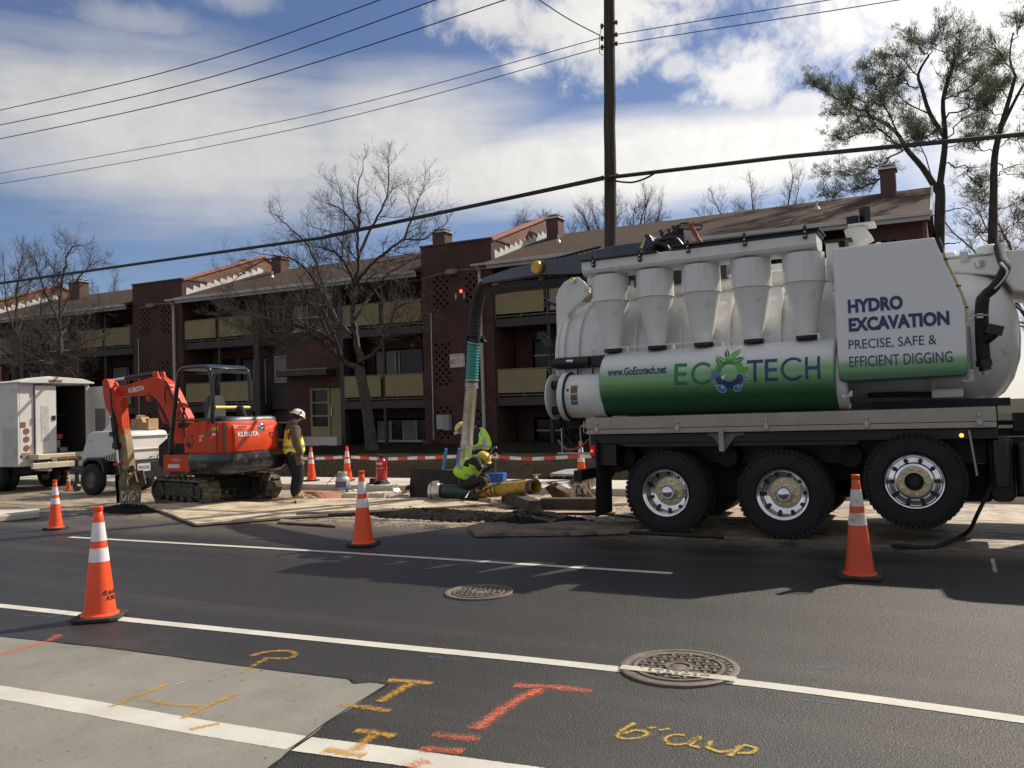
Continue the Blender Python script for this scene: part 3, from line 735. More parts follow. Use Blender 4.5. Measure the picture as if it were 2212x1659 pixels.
# downspouts, conduit, lamps, meter box, sign
def spout(x):
    m = SB(); m.box(x-.05, x+.05, 25.75, 25.83, .6, 6.70); m.bar((x, 25.79, 6.70), (x, 25.5, 6.85), .09); m.bar((x, 25.79, .6), (x+.02, 25.6, .5), .08)
    for z in (1.8, 4, 5.6): m.box(x-.07, x+.07, 25.735, 25.86, z, z+.04)
    m.build('downspout', TRIMW, bld)
    SB().box(x-.15, x+.65, 25.42, 25.52, 6.86, 6.93).build('gutter_end', TRIMW, bld)
spout(-14.9); spout(-30.9); spout(-47.4)
for a, b in TOW[:2]:
    SB().tube([(a+.42, 25.86, 5.35), (a+.38, 25.86, .5), (a+.2, 25.8, .48)], .022, 8).build('conduit', GALV, bld)
    f = SB(); f.obox((a+1.45, 25.72, 6.80), .38, .22, .17, rx=.25); lf = f.build('flood_light', mat('lamp_housing', (.25,.23,.2), .6), bld, bevel=.02)
    SB().tube([(a-.4, 25.88, 6.62), (a+1.4, 25.88, 6.86), (b+.2, 25.88, 6.8)], .008, 5).build('lamp_cable', GALV, lf)
al = SB().box(-15.78, -15.72, 25.85, 25.9, 6.02, 6.12).build('alarm_light', mat('alarm_red', (.6,.02,.02), .4, emit=((1, .05, .04), 6)), bld)
SB().box(-15.98, -15.92, 25.82, 25.9, 5.78, 6.0).build('alarm_box', GALV, bld); SB().box(-15.62, -15.56, 25.82, 25.9, 5.78, 6.0).build('alarm_box', GALV, bld)
m = SB(); m.box(-16.93, -16.62, 25.78, 25.9, 1.02, 1.55); mt = m.build('meter_box', TRIMW, bld, bevel=.01)
SB().box(-16.6, -16.33, 25.70, 25.9, .98, 1.55).build('cabinet', mat('meter_grey', (.27,.29,.31), .5), mt, bevel=.01)
SB().box(-17.4, -17.0, 25.5, 25.95, .2, .62).build('plinth', BRICK, bld)

# lettering helper: flat text turned into mesh
def text_mesh(body, size, bold=0.0, sx=1.0, shear=0.0, align='LEFT', extrude=0.0, spacing=1.0):
    cu = bpy.data.curves.new('t', 'FONT'); cu.body = body; cu.size = size; cu.offset = bold; cu.shear = shear; cu.align_x = align; cu.extrude = extrude
    cu.space_character = spacing; cu.resolution_u = 3
    ob = bpy.data.objects.new('t', cu); C.objects.link(ob)
    dg = bpy.context.evaluated_depsgraph_get(); me = bpy.data.meshes.new_from_object(ob.evaluated_get(dg))
    bpy.data.objects.remove(ob); bpy.data.curves.remove(cu)
    me.materials.clear()
    vs = [Vector((v.co.x*sx, v.co.y, v.co.z)) for v in me.vertices]; fs = [tuple(p.vertices) for p in me.polygons]
    bpy.data.meshes.remove(me)
    return vs, fs
def text_fit(body, fn, width=None, height=None, bold=0.0, shear=0.0, cuts=0, spacing=1.0):
    """text scaled to width x height (metres), then mapped by fn(u, v) -> 3D"""
    vs, fs = text_mesh(body, 1.0, bold, shear=shear, spacing=spacing)
    x0, x1 = min(v.x for v in vs), max(v.x for v in vs); y0, y1 = min(v.y for v in vs), max(v.y for v in vs)
    kx = width/(x1-x0); ky = height/(y1-y0) if height else kx
    if cuts:
        bm = bmesh.new(); bv = [bm.verts.new(v) for v in vs]
        for f in fs:
            try: bm.faces.new([bv[i] for i in f])
            except ValueError: pass
        for i in range(1, cuts):
            co = Vector((0, y0+(y1-y0)*i/cuts, 0)); bmesh.ops.bisect_plane(bm, geom=bm.verts[:]+bm.edges[:]+bm.faces[:], plane_co=co, plane_no=(0,1,0))
        bm.verts.index_update(); vs = [v.co.copy() for v in bm.verts]; fs = [tuple(v.index for v in f.verts) for f in bm.faces]; bm.free()
    return MB().add([fn((v.x-x0)*kx, (v.y-y0)*ky) for v in vs], fs)
sg = MB().box(-16.33, -15.69, 25.868, 25.896, 3.28+.02, 3.80).build('sign', mat('sign_white', (.62,.6,.58), .5), bld, bevel=.01)
SRED = mat('sign_red', (.40,.03,.03), .5)
m = MB()
for a in ((-16.31,-15.71,3.32,3.332),(-16.31,-15.71,3.768,3.78),(-16.31,-16.298,3.332,3.768),(-15.722,-15.71,3.332,3.768)): m.box(a[0],a[1],25.862,25.8675,a[2],a[3])
m.build('sign_border', SRED, sg)
text_fit('NO', lambda u, v: (-16.27+u, 25.864, 3.40+v), .2, .22, bold=.02).build('sign_lettering', SRED, sg)
text_fit('PRIVATE PROPERTY', lambda u, v: (-16.25+u, 25.864, 3.70+v), .5, .045).build('sign_lettering', SRED, sg)
for i, t_ in enumerate(('SOLICITING', 'LOITERING', 'TRESPASSING', 'DUMPING')):
    text_fit(t_, lambda u, v, i=i: (-16.02+u, 25.864, 3.61-i*.065+v), .27 if i else .24, .038).build('sign_lettering', SRED, sg)
text_fit('1919', lambda u, v: (-24.7+1.0+u, 25.735, sh(3.28, -23.5)+v), .36, .13).build('house_number', mat('number', (.14,.12,.10), .6), bld)

# far side: lower buildings and the street beyond the end of the block, seen past the truck
hb = thing('brick_house', 'distant brick house with pale gable beyond the right end of the apartment block', 'house', (16, 60, .5))
MB().box(10, 24, 58, 68, .3, 6).build('wall', BRICK, hb); MB().prism([(57.5, 6), (68.5, 6), (63, 9)], 9.6, 24.4, axis='X').build('roof', ROOF, hb)
for xx in (11.5, 14.5, 18, 21): MB().box(xx, xx+1.3, 57.93, 57.99, 2.2, 4).build('window', TRIMW, hb)
struct(MB().box(1.5, 70, 20.5, 23, .50, .56), 'path', WALK)
# ---------------- trees, pole, cables ----------------
def bark(name, c1, c2, moss=None):
    m, g, b, out, tc = custom(name)
    x, y, z = g.xyz(tc)
    n = g.noise(g.comb(x, y, g.mul(z, 0.35)), 9, 6, 0.65)
    c = g.mix(g.ss(n, .3, .7), c1, c2)
    if moss: c = g.mix(g.ss(g.noise(tc, 2.5, 5, .65), .55, .68, 0, .7), c, moss)
    g.link(c, b.inputs['Base Color']); b.inputs['Roughness'].default_value = .92
    bn = g.n('ShaderNodeBump'); bn.inputs['Strength'].default_value = .8; bn.inputs['Distance'].default_value = .02
    g.link(n, bn.inputs['Height']); g.link(bn.outputs[0], b.inputs['Normal']); g.link(b.outputs[0], out.inputs[0])
    return m
BARK = bark('bark', (0.04, 0.033, 0.027), (0.085, 0.07, 0.057), (0.085, 0.085, 0.035))
BARKP = bark('pine_bark', (0.03, 0.024, 0.021), (0.07, 0.056, 0.046))
BARKF = bark('bark_far', (0.05, 0.038, 0.033), (0.085, 0.066, 0.058))
def smooth_path(pts, sub=3):
    pts = [Vector(p) for p in pts]; o = []
    for i in range(len(pts)-1):
        p0, p1 = pts[max(i-1, 0)], pts[i]; p2, p3 = pts[i+1], pts[min(i+2, len(pts)-1)]
        for k in range(sub):
            t = k/sub; o.append(0.5*((2*p1)+(p2-p0)*t+(2*p0-5*p1+4*p2-p3)*t*t+(3*p1-p0-3*p2+p3)*t**3))
    return o + [pts[-1]]
def twigs(mb, p, d, L, r, depth, rg, up=.12, droop=0.0, tips=None, spread=.7, n_=3):
    """a wandering shoot that carries side shoots"""
    k = 4 if depth > 0 else 3
    pts = [p]; dd = d.normalized()
    for i in range(k):
        dd = (dd + Vector((rg.gauss(0, .15), rg.gauss(0, .15), rg.gauss(0, .12) + up - droop))).normalized()
        pts.append(pts[-1] + dd*L/k)
    mb.tube(pts, [r*(1 - .75*i/k) for i in range(k+1)], 3 if r < .03 else 5, cap=False)
    if tips is not None and depth <= 1: tips.append((pts[-1], dd, pts))
    if depth <= 0: return
    for i in range(1, k+1):
        for s_ in range(n_ if i < k else n_ + 1):
            if rg.random() < .14: continue
            q = pts[i]*.8 + pts[i-1]*.2 if i < k else pts[i]
            ax = dd.cross(Vector((rg.gauss(0,1), rg.gauss(0,1), rg.gauss(0,1)))).normalized()
            nd = (Matrix.Rotation(rg.uniform(.45, 1.15)*spread*1.3, 3, ax) @ dd)
            twigs(mb, q, nd, L*rg.uniform(.38, .68), r*.5, depth-1, rg, up, droop, tips, spread, n_)
def limb(mb, pts, r0, r1, rg, wander=.06, shoots=8, L=1.2, depth=2, n=8, up=.12, droop=0, tips=None, start=.25, n_=2):
    P = smooth_path(pts, 4); 
    P = [P[0]] + [p + Vector((rg.gauss(0, wander), rg.gauss(0, wander)*1.5, rg.gauss(0, wander)))*min(1, (r0+.03)*6) for p in P[1:]]
    k = len(P); rad = [r0 + (r1-r0)*(i/(k-1))**.8 for i in range(k)]
    mb.tube(P, rad, n, cap=False)
    for s_ in range(shoots):
        t = start + (1-start)*(s_+rg.random())/shoots; i = min(k-2, int(t*(k-1)))
        d = (P[i+1]-P[i]).normalized(); ax = d.cross(Vector((rg.gauss(0,1), rg.gauss(0,1), rg.gauss(0,1)))).normalized()
        nd = Matrix.Rotation(rg.uniform(.5, 1.2), 3, ax) @ d
        twigs(mb, P[i], nd, L*(1.1-.5*t)*rg.uniform(.6, 1.25), max(.009, rad[i]*.42), depth, rg, up, droop, tips, .7, n_)
    twigs(mb, P[-1], (P[-1]-P[-2]), L*.4, max(.008, r1), depth, rg, up, droop, tips, .6, n_)

# the big bare street tree
T3 = lambda x, y, Y: at(548.6+.2976*x, 301.7+.2976*y, Y)
rg = random.Random(11)
mt_ = thing('bare_tree', 'large bare spreading maple with mossy forked trunk on the verge in front of the entrance', 'tree', at(806, 974, 21.8), 'leafless trees')
TY = 21.8
tr = MB(); tr.tube(smooth_path([at(806, 985, TY), at(800, 940, TY), at(792, 880, TY), at(783, 830, TY), at(776, 795, TY)], 4), [.27,.24,.22,.21,.20,.19,.185,.18,.18,.175,.17,.17,.17,.17,.17,.175,.175], 14)
tr.build('trunk', BARK, mt_, smooth=60)
cr = MB()
LIMBS = [
 ([(770,1659,0),(640,1600,-.3),(540,1500,-.7),(400,1400,-1.2),(250,1330,-1.6),(100,1370,-2),(-20,1380,-2.2),(-170,1340,-2.5)], .11, .02, 13),
 ([(680,1620,-.1),(600,1560,-.5),(545,1430,-1),(430,1385,-1.5),(300,1300,-2.1),(180,1240,-2.6)], .08, .016, 8),
 ([(772,1640,0),(745,1480,.1),(722,1340,.1),(715,1200,.2),(735,1050,.3),(760,880,.2),(752,680,.1),(775,520,0),(750,400,0),(800,180,0)], .13, .012, 11),
 ([(720,1420,0),(620,1340,.3),(545,1180,.7),(450,900,1),(370,740,1.1),(240,620,1.3),(110,520,1.4)], .09, .012, 10),
 ([(545,1180,.7),(440,1030,.2),(340,900,-.2),(200,850,-.6),(40,830,-.9)], .06, .012, 9),
 ([(730,1050,.3),(650,880,-.2),(560,800,-.6),(430,780,-1)], .06, .012, 7),
 ([(735,1050,.2),(800,960,-.3),(940,830,-.8),(1080,730,-1.1),(1240,720,-1.4),(1370,625,-1.6)], .075, .012, 10),
 ([(760,850,.2),(830,680,.5),(920,520,.8),(970,380,.9),(980,200,1),(968,130,1)], .06, .008, 9),
 ([(1080,735,-1.1),(1140,600,-1.1),(1180,480,-1.1),(1230,350,-1.1)], .04, .008, 7),
 ([(745,645,.1),(650,520,-.3),(520,460,-.8)], .04, .01, 6),
 ([(780,1600,0),(880,1540,-.3),(950,1440,-.6),(1000,1300,-.9),(1060,1200,-1.1),(1200,1180,-1.3)], .07, .012, 9),
 ([(720,1340,.1),(800,1200,.5),(870,1080,.9),(1000,960,1.2),(1150,880,1.4)], .06, .012, 8),
 ([(545,1430,-1),(430,1200,-1.3),(280,1180,-1.7),(130,1210,-2.2)], .05, .012, 8),
 ([(640,1600,-.3),(560,1350,-1.2),(470,1150,-1.9),(460,980,-2.3)], .05, .01, 7),
 ([(870,1080,.9),(950,1180,.4),(1060,1270,0),(1220,1360,-.4)], .03, .008, 6),
 ([(400,1400,-1.2),(250,1450,-1.6),(60,1420,-2),(-90,1330,-2.3)], .04, .01, 7),
 ([(250,1330,-1.6),(60,1290,-1.9),(-120,1240,-2.2),(-260,1260,-2.5)], .04, .01, 10),
 ([(200,850,-.6),(20,900,-1),(-120,1000,-1.3),(-230,1120,-1.5)], .03, .008, 8),
 ([(400,1400,-1.2),(300,1500,-1.8),(150,1480,-2.4),(0,1400,-2.9)], .04, .01, 9),
 ([(770,1000,.3),(650,940,1),(640,760,1.5),(660,560,1.7),(600,280,1.8)], .05, .008, 8),
 ([(735,1050,.3),(700,900,.9),(600,700,1.4),(380,620,1.8)], .045, .01, 7)]
for pts, r0, r1, n in LIMBS:
    limb(cr, [T3(x, y, TY+dy) for x, y, dy in pts], r0, r1, rg, .022, int(n*1.7), 1.05, 2, n=6, up=.10)
cr.build('crown', BARK, mt_, smooth=50)

# bare trees further left, in front of the next section
TL = lambda x, y, Y: at(x*.26455, 493.7+.26455*y, Y)
def tree_traced(label, base, Y, trunk, limbs, seed, m=BARK, fn=TL, up=.1, depth=2, shoots=1.9, L=1.15):
    t = thing('bare_tree', label, 'tree', base, 'leafless trees'); r = random.Random(seed)
    tb = MB(); P = smooth_path([fn(x, y, Y) for x, y, _ in trunk], 3); n = len(P)
    tb.tube(P, [trunk[0][2] + (trunk[-1][2]-trunk[0][2])*i/(n-1) for i in range(n)], 8, cap=False); tb.build('trunk', m, t, smooth=60)
    c = MB()
    for pts, r0, r1, k in limbs: limb(c, [fn(x, y, Y+dy) for x, y, dy in pts], r0, r1, r, .03, int(k*shoots), L, depth, n=5, up=up)
    c.build('crown', m, t, smooth=50)
    return t
tree_traced('tall bare tree standing behind the box truck and reaching above the roof line', at(130, 1000, 22.5), 22.5,
    [(470,1920,.22),(480,1500,.2),(488,1150,.16),(487,900,.13)],
    [([(487,900,0),(490,700,0),(500,480,0),(540,250,.2),(600,150,.3),(700,130,.3)], .09, .01, 9), ([(488,820,0),(430,650,-.4),(360,500,-.6),(300,330,-.8),(280,190,-.8)], .07, .01, 9),
     ([(487,760,0),(560,560,.5),(660,380,.8),(760,290,1),(850,250,1)], .06, .01, 9), ([(488,1150,0),(380,1040,-.8),(250,960,-1.4),(120,900,-2)], .08, .01, 9),
     ([(488,1100,0),(600,1000,.2),(720,920,-.4),(860,880,-.8)], .07, .01, 9), ([(487,950,0),(400,850,.6),(280,780,1),(150,740,1.4)], .06, .01, 9),
     ([(487,900,0),(570,780,.6),(680,700,-.2),(820,680,-.6)], .05, .01, 8), ([(490,1200,0),(600,1130,-.8),(700,1060,-1.5)], .05, .01, 8), ([(486,1000,0),(420,900,-1),(330,640,-1.6),(420,380,-2)], .05, .01, 8),
     ([(488,1180,0),(420,1100,-1.2),(260,1080,-2),(60,1120,-2.4)], .05, .01, 8)], 21)
tree_traced('bare tree at the far left edge with a slender trunk above the box truck', at(40, 1000, 24), 24,
    [(150,1920,.2),(130,1400,.17),(125,1050,.15),(128,850,.12)],
    [([(128,850,0),(140,600,0),(150,400,0),(170,250,0),(200,180,.2)], .08, .01, 9), ([(128,850,0),(60,650,-.5),(40,450,-.6),(30,280,-.8)], .06, .01, 9), ([(126,1000,0),(240,850,.4),(330,700,.6),(400,600,.8)], .06, .01, 8),
     ([(126,1100,0),(20,980,-.6),(-120,900,-1)], .06, .01, 8), ([(126,1150,0),(230,1050,-1),(340,1000,-1.6)], .05, .01, 8), ([(128,900,0),(200,700,1),(230,500,1.3),(260,350,1.3)], .05, .01, 8),
     ([(128,1000,0),(60,900,1),(-60,760,1.3)], .05, .01, 8)], 22)

# bare trees beyond the roof
PX_ = lambda x, y, Y: at(x, y, Y)
def far_tree(label, x, y_top, Y, spread, seed, m=BARKF, baseline=None):
    r = random.Random(seed); t = thing('bare_tree', label, 'tree', Vector((at(x, 600, Y).x, Y, .4)), 'leafless trees')
    X = at(x, 600, Y).x; ztop = at(x, y_top, Y).z
    tb = MB(); tb.tube([(X, Y, .3), (X+.1, Y, ztop*.35), (X+.05, Y, ztop*.6)], [.3, .24, .15], 7, cap=False); tb.build('trunk', m, t, smooth=60)
    c = MB()
    for k in range(13):
        a = 2*math.pi*k/13 + r.uniform(-.3, .3); rr = spread*r.uniform(.5, 1.0); z0 = ztop*r.uniform(.34, .58); z1 = ztop*(1.0 - .26*(rr/spread)**2*r.uniform(.6, 1.3))
        p = [Vector((X+.05, Y, z0)), Vector((X+rr*.4*math.cos(a), Y+rr*.4*math.sin(a), z0+(z1-z0)*.45)), Vector((X+rr*.8*math.cos(a), Y+rr*.8*math.sin(a), z0+(z1-z0)*.8)), Vector((X+rr*math.cos(a), Y+rr*math.sin(a), z1))]
        limb(c, p, .09, .015, r, .05, 14, 1.15, 2, n=5, up=.12, start=.3)
    c.build('crown', m, t)
    return t
far_tree('bare tree just right of the utility pole, rising behind the ridge', 1345, 385, 42, 3.0, 31)
far_tree('small bare tree behind the chimney between the two roof peaks', 1160, 440, 46, 1.8, 32)
far_tree('wide bare tree behind the middle of the right hand roof', 1660, 368, 44, 4.0, 33)
far_tree('pale bare tree behind the left chimney', 220, 585, 50, 2.4, 34)
far_tree('bare tree behind the main ridge near the left tower', 640, 560, 48, 1.6, 36)
far_tree('reddish bare tree at the right edge behind the second pine', 2225, 380, 48, 5.4, 35, bark('bark_red', (.16,.09,.075), (.24,.15,.12)))
far_tree('bare tree past the front of the truck at the right edge', 2330, 560, 60, 6, 37)

# pines
def leaf_mat(name, c1, c2):
    m, g, b, out, tc = custom(name)
    c = g.mix(g.ss(g.noise(tc, 1.7, 5, .6), .3, .7), c1, c2); g.link(c, b.inputs['Base Color']); b.inputs['Roughness'].default_value = .7
    t = g.n('ShaderNodeBsdfTranslucent'); g.link(c, t.inputs[0]); mx = g.n('ShaderNodeMixShader'); mx.inputs[0].default_value = .45
    g.link(b.outputs[0], mx.inputs[1]); g.link(t.outputs[0], mx.inputs[2]); g.link(mx.outputs[0], out.inputs[0]); return m
NEEDLE = leaf_mat('needles', (0.10, 0.125, 0.075), (0.17, 0.195, 0.125))
SP = lambda x, y, Y: at(1106+.5*x, .5*y, Y)
def pine(label, base, trunk, limbs, seed, Y, dens=1.0):
    t = thing('pine_tree', label, 'pine tree', base, 'tall pines at the right end of the building'); r = random.Random(seed)
    tb = MB()
    for pts, r0, r1 in trunk:
        P = smooth_path([SP(x, y, Y+dy) for x, y, dy in pts], 3); n = len(P); tb.tube(P, [r0+(r1-r0)*i/(n-1) for i in range(n)], 9, cap=False)
    tb.build('trunk', BARKP, t, smooth=60)
    br = MB(); ne = MB(); spots = []
    for pts, r0, r1, k, f in limbs:
        P = [SP(x, y, Y+dy) for x, y, dy in pts]; P = smooth_path(P, 4)
        P = [P[0]] + [p + Vector((r.gauss(0,.06), r.gauss(0,.12), r.gauss(0,.06))) for p in P[1:]]
        n = len(P); br.tube(P, [.7*(r0+(r1-r0)*i/(n-1)) for i in range(n)], 5, cap=False)
        for q in range(int(k)):
            u = f + (1-f)*r.random(); i = min(n-2, int(u*(n-1))); p = P[i].lerp(P[i+1], r.random())
            d = (P[i+1]-P[i]).normalized(); ax = d.cross(Vector((r.gauss(0,1), r.gauss(0,1), r.gauss(0,1)))).normalized()
            nd = Matrix.Rotation(r.uniform(.4, 1.1), 3, ax) @ d; nd.z = nd.z*.7 + .12
            L = r.uniform(.35, 1.05)*(1.15-u*.45); pts2 = [p]
            for w in range(3):
                nd = (nd + Vector((r.gauss(0,.2), r.gauss(0,.2), r.gauss(.08,.15)))).normalized(); pts2.append(pts2[-1] + nd*L/3)
            br.tube(pts2, [.018, .014, .01, .006], 3, cap=False)
            for w in range(1, 4):
                for e in range(r.choice((1, 2, 2, 3))):
                    spots.append((pts2[w] + Vector((r.gauss(0,.11), r.gauss(0,.11), r.gauss(0,.09))), nd))
        spots.append((P[-1], (P[-1]-P[-2]).normalized()))
    for p, d in spots:
        for e in range(int(10*dens)):
            dd = (d*.6 + Vector((r.gauss(0,.75), r.gauss(0,.75), r.gauss(.35,.6)))).normalized(); L = r.uniform(.10, .19)
            s_ = dd.orthogonal().normalized()*.008
            q = p + Vector((r.gauss(0,.05), r.gauss(0,.05), r.gauss(0,.05)))
            ne.add([q - s_, q + s_, q + dd*L + s_*.6, q + dd*L - s_*.6], [(0,1,2,3)])
    br.build('branches', BARKP, t); ne.build('needles', NEEDLE, t)
    return t
PY = 34.0
pine('tall forked pine with dense tufted crown leaning left over the roof end', Vector((at(2030, 600, PY).x, PY, .5)),
 [([(1838,1900,0),(1845,1040,0),(1850,870,0),(1848,800,0)], .20, .165), ([(1848,800,0),(1868,650,0),(1870,560,0),(1862,430,0),(1895,310,0),(1935,200,0)], .125, .035),
  ([(1842,830,0),(1775,725,.3),(1705,645,.5),(1655,565,.6),(1560,505,.8)], .13, .05), ([(1868,590,0),(1805,490,-.4),(1772,385,-.6),(1755,320,-.7),(1800,240,-.8)], .09, .035)],
 [([(1655,570,.6),(1560,500,.8),(1430,445,1),(1330,370,1.1),(1275,330,1.1)], .08, .02, 46, .15), ([(1660,560,.6),(1600,420,0),(1560,330,-.6)], .05, .02, 20, .2),
  ([(1700,640,.5),(1580,570,1.2),(1480,580,1.5),(1400,610,1.7)], .06, .015, 30, .25), ([(1690,650,.5),(1570,720,1),(1450,745,1.3),(1350,745,1.5)], .05, .015, 28, .2),
  ([(1650,700,.5),(1570,780,0),(1450,830,-.4),(1370,850,-.6)], .05, .015, 24, .2), ([(1705,640,.4),(1620,600,-.5),(1540,480,-1),(1450,400,-1)], .05, .015, 26, .2),
  ([(1775,390,-.6),(1700,350,-.8),(1620,330,-1),(1530,290,-1.1)], .045, .012, 28, .15), ([(1760,330,-.7),(1680,250,-1),(1610,230,-1.2)], .04, .012, 18, .2),
  ([(1800,240,-.8),(1830,180,-.9),(1850,110,-1)], .035, .01, 16, .1), ([(1800,250,-.8),(1750,190,-1),(1725,155,-1)], .03, .01, 12, .2), ([(1800,490,-.4),(1700,440,.3),(1620,400,.8),(1560,420,1)], .045, .012, 24, .2),
  ([(1935,200,0),(1940,160,0),(1930,135,0)], .03, .01, 12, 0), ([(1900,310,0),(1960,250,.3),(2010,190,.5)], .04, .01, 22, .1), ([(1865,430,0),(1960,380,.5),(2050,310,.8),(2110,250,1)], .05, .012, 34, .15),
  ([(1870,520,0),(1990,430,-.6),(2070,390,-.9),(2120,350,-1)], .05, .012, 28, .25), ([(1862,450,0),(1880,360,-.6),(1900,280,-1),(1950,160,-1)], .04, .012, 26, .1), ([(1868,620,0),(1940,520,.8),(2010,470,1),(2060,430,1)], .04, .012, 18, .3),
  ([(1875,705,0),(1950,720,.4),(2000,780,.6),(2040,820,.6)], .04, .012, 22, .35), ([(1862,600,0),(1760,580,.9),(1700,500,1.4)], .04, .012, 20, .3), ([(1845,850,0),(1780,640,-.8),(1730,580,-1.2)], .04, .012, 16, .5),
  ([(1868,640,0),(1820,560,1.2),(1700,560,1.8)], .04, .012, 18, .3), ([(1870,910,0),(1940,905,.3),(2000,925,.4),(2060,910,.4)], .035, .008, 0, .9), ([(1866,1055,0),(1920,1045,.3),(1970,1040,.3)], .04, .012, 0, .9),
  ([(1848,940,0),(1800,935,-.2),(1790,930,-.3)], .03, .012, 0, .9), ([(1868,640,0),(1960,610,.9),(2060,600,1)], .03, .01, 14, .5), ([(1600,520,.8),(1500,500,1.8),(1400,480,2)], .04, .012, 22, .2)], 41, PY, 1.35)
pine('slender pine at the right edge with sparse tufts and bare lower branches', Vector((at(2140, 600, PY-1).x, PY-1, .5)),
 [([(2050,1900,0),(2075,1060,0),(2080,850,0),(2085,680,0),(2110,560,0),(2150,420,0),(2175,330,0)], .17, .05), ([(2175,330,0),(2150,250,0),(2165,140,0)], .05, .02), ([(2110,560,0),(2180,420,.5),(2230,330,.8)], .07, .03)],
 [([(2160,300,0),(2110,240,-.5),(2090,180,-.8)], .03, .01, 15, .2), ([(2165,180,0),(2180,130,0),(2200,100,0)], .03, .01, 15, .2), ([(2160,420,0),(2080,370,.5),(2030,310,.8)], .035, .01, 16, .3),
  ([(2130,500,0),(2060,470,-.5),(2010,420,-.9)], .03, .01, 14, .4), ([(2105,580,0),(2030,560,.5),(1990,540,.7)], .03, .01, 14, .4), ([(2090,660,0),(2020,640,-.6),(1995,600,-.9)], .03, .01, 12, .4),
  ([(2090,640,0),(2160,600,.4),(2240,590,.6)], .03, .01, 12, .4), ([(2085,720,0),(2160,710,.4),(2250,715,.6)], .035, .01, 2, .6), ([(2082,760,0),(2150,750,-.4),(2240,765,-.4)], .03, .01, 3, .6),
  ([(2080,850,0),(2040,880,.5),(2010,870,.7)], .03, .01, 8, .5), ([(2080,900,0),(2150,890,.4),(2220,860,.4)], .03, .01, 8, .5), ([(2078,1000,0),(2030,1010,.5),(2000,990,.5)], .03, .01, 9, .4),
  ([(2078,1010,0),(2150,980,.4),(2230,920,.5)], .04, .012, 8, .5), ([(2180,420,.5),(2240,380,.5),(2290,300,.5)], .03, .01, 14, .3)], 42, PY-1, 1.0)
# evergreen mass at the far left
le = thing('pine_tree', 'bushy evergreen at the far left edge above the roof', 'pine tree', (at(10,560,44).x, 44, .4)); r = random.Random(8)
tb = MB(); X = at(10,560,44).x; tb.tube([(X,44,.3),(X,44,9)], [.3,.12], 7); tb.build('trunk', BARKP, le)
ne = MB()
for i in range(3800):
    a = r.uniform(0, 6.28); h = r.uniform(4, 13.2); rr = (3.9*(1-((h-8.2)/5.3)**2)+.3)*math.sqrt(r.random()); p = Vector((X+rr*math.cos(a)+math.sin(h*2+a)*.5, 44+rr*math.sin(a), h))
    for e in range(3):
        d = Vector((r.gauss(0,1), r.gauss(0,1), r.gauss(0,1))).normalized()*.3; s_ = d.orthogonal().normalized()*.04; ne.add([p-s_, p+s_, p+d], [(0,1,2)])
ne.build('needles', NEEDLE, le)

# utility pole
WP, gw, bw_, ow, tcw = custom('pole_wood')
x_, y_, z_ = gw.xyz(tcw)
nn = gw.noise(gw.comb(gw.mul(x_, 18), gw.mul(y_, 18), gw.mul(z_, .6)), 1.6, 6, .7)
gw.link(gw.mix(gw.ss(nn, .35, .7), (.02,.016,.013), (.075,.06,.048)), bw_.inputs['Base Color']); bw_.inputs['Roughness'].default_value = .9
bnw = gw.n('ShaderNodeBump'); bnw.inputs['Strength'].default_value = 1; bnw.inputs['Distance'].default_value = .02; gw.link(nn, bnw.inputs['Height']); gw.link(bnw.outputs[0], bw_.inputs['Normal']); gw.link(bw_.outputs[0], ow.inputs[0])
PYY = 17.0
pole = thing('utility_pole', 'tall weathered wooden utility pole rising behind the vacuum truck', 'utility pole', (-6.62, PYY, .2))
pb, pt_ = Vector((-6.65, PYY, -.1)), Vector((-6.20, PYY, 13.6))
n_ = 26; rp = random.Random(2)
MB().tube([pb.lerp(pt_, i/n_) + Vector((rp.gauss(0,.004), 0, 0)) for i in range(n_+1)], [.150-.035*i/n_ + rp.gauss(0,.0015) for i in range(n_+1)], 20).build('post', WP, pole, smooth=60)
def onpole(z): return pb.lerp(pt_, (z+.1)/13.7)
hw = MB()
for z in (9.58, 9.78, 10.05, 6.68):
    c = onpole(z); hw.cyl(c + Vector((-.2, -.02, 0)), c + Vector((.2, -.02, 0)), .022, n=8); hw.cyl(c + Vector((-.17,-.02,-.05)), c + Vector((-.17,-.02,.05)), .03, n=8); hw.cyl(c + Vector((.17,-.02,-.04)), c + Vector((.17,-.02,.04)), .03, n=8)
hw.build('bracket', BLACK, pole)
hw = MB(); hw.box(pt_.x-.9, pt_.x+.9, PYY-.06, PYY+.06, 12.0, 12.1); hw.rot(math.pi/2, (pt_.x, PYY, 0)); hw.build('crossarm', WP, pole)
MB().tube([onpole(9.95)+Vector((-.16,-.03,.1)), onpole(9.8)+Vector((-.22,-.05,0)), onpole(9.5)+Vector((-.22,-.04,-.05)), onpole(9.4)+Vector((-.15,-.02,0))], .008, 5).build('jumper', BLACK, pole)
CABLE = mat('cable_black', (.015,.015,.016), .6)
def span(name, label, pts, r, sag=0.0, cat='cable', n=14, grp='overhead wires'):
    P = []
    for (a, b_) in zip(pts, pts[1:]):
        a, b_ = Vector(a), Vector(b_)
        for i in range(n): t = i/n; q = a.lerp(b_, t); q.z -= 4*sag*t*(1-t); P.append(q)
    P.append(Vector(pts[-1])); m = MB().tube(P, r, 6, cap=False)
    return tag(m.build(name, CABLE, smooth=60), label, cat, grp)
Yc = 16.82
span('overhead_cable', 'thick bundled black telephone cable crossing low in front of the roof', [at(-700, 690, Yc), at(0, 612, Yc), at(700, 513, Yc), at(1303, 385.5, Yc)], .042, n=8)
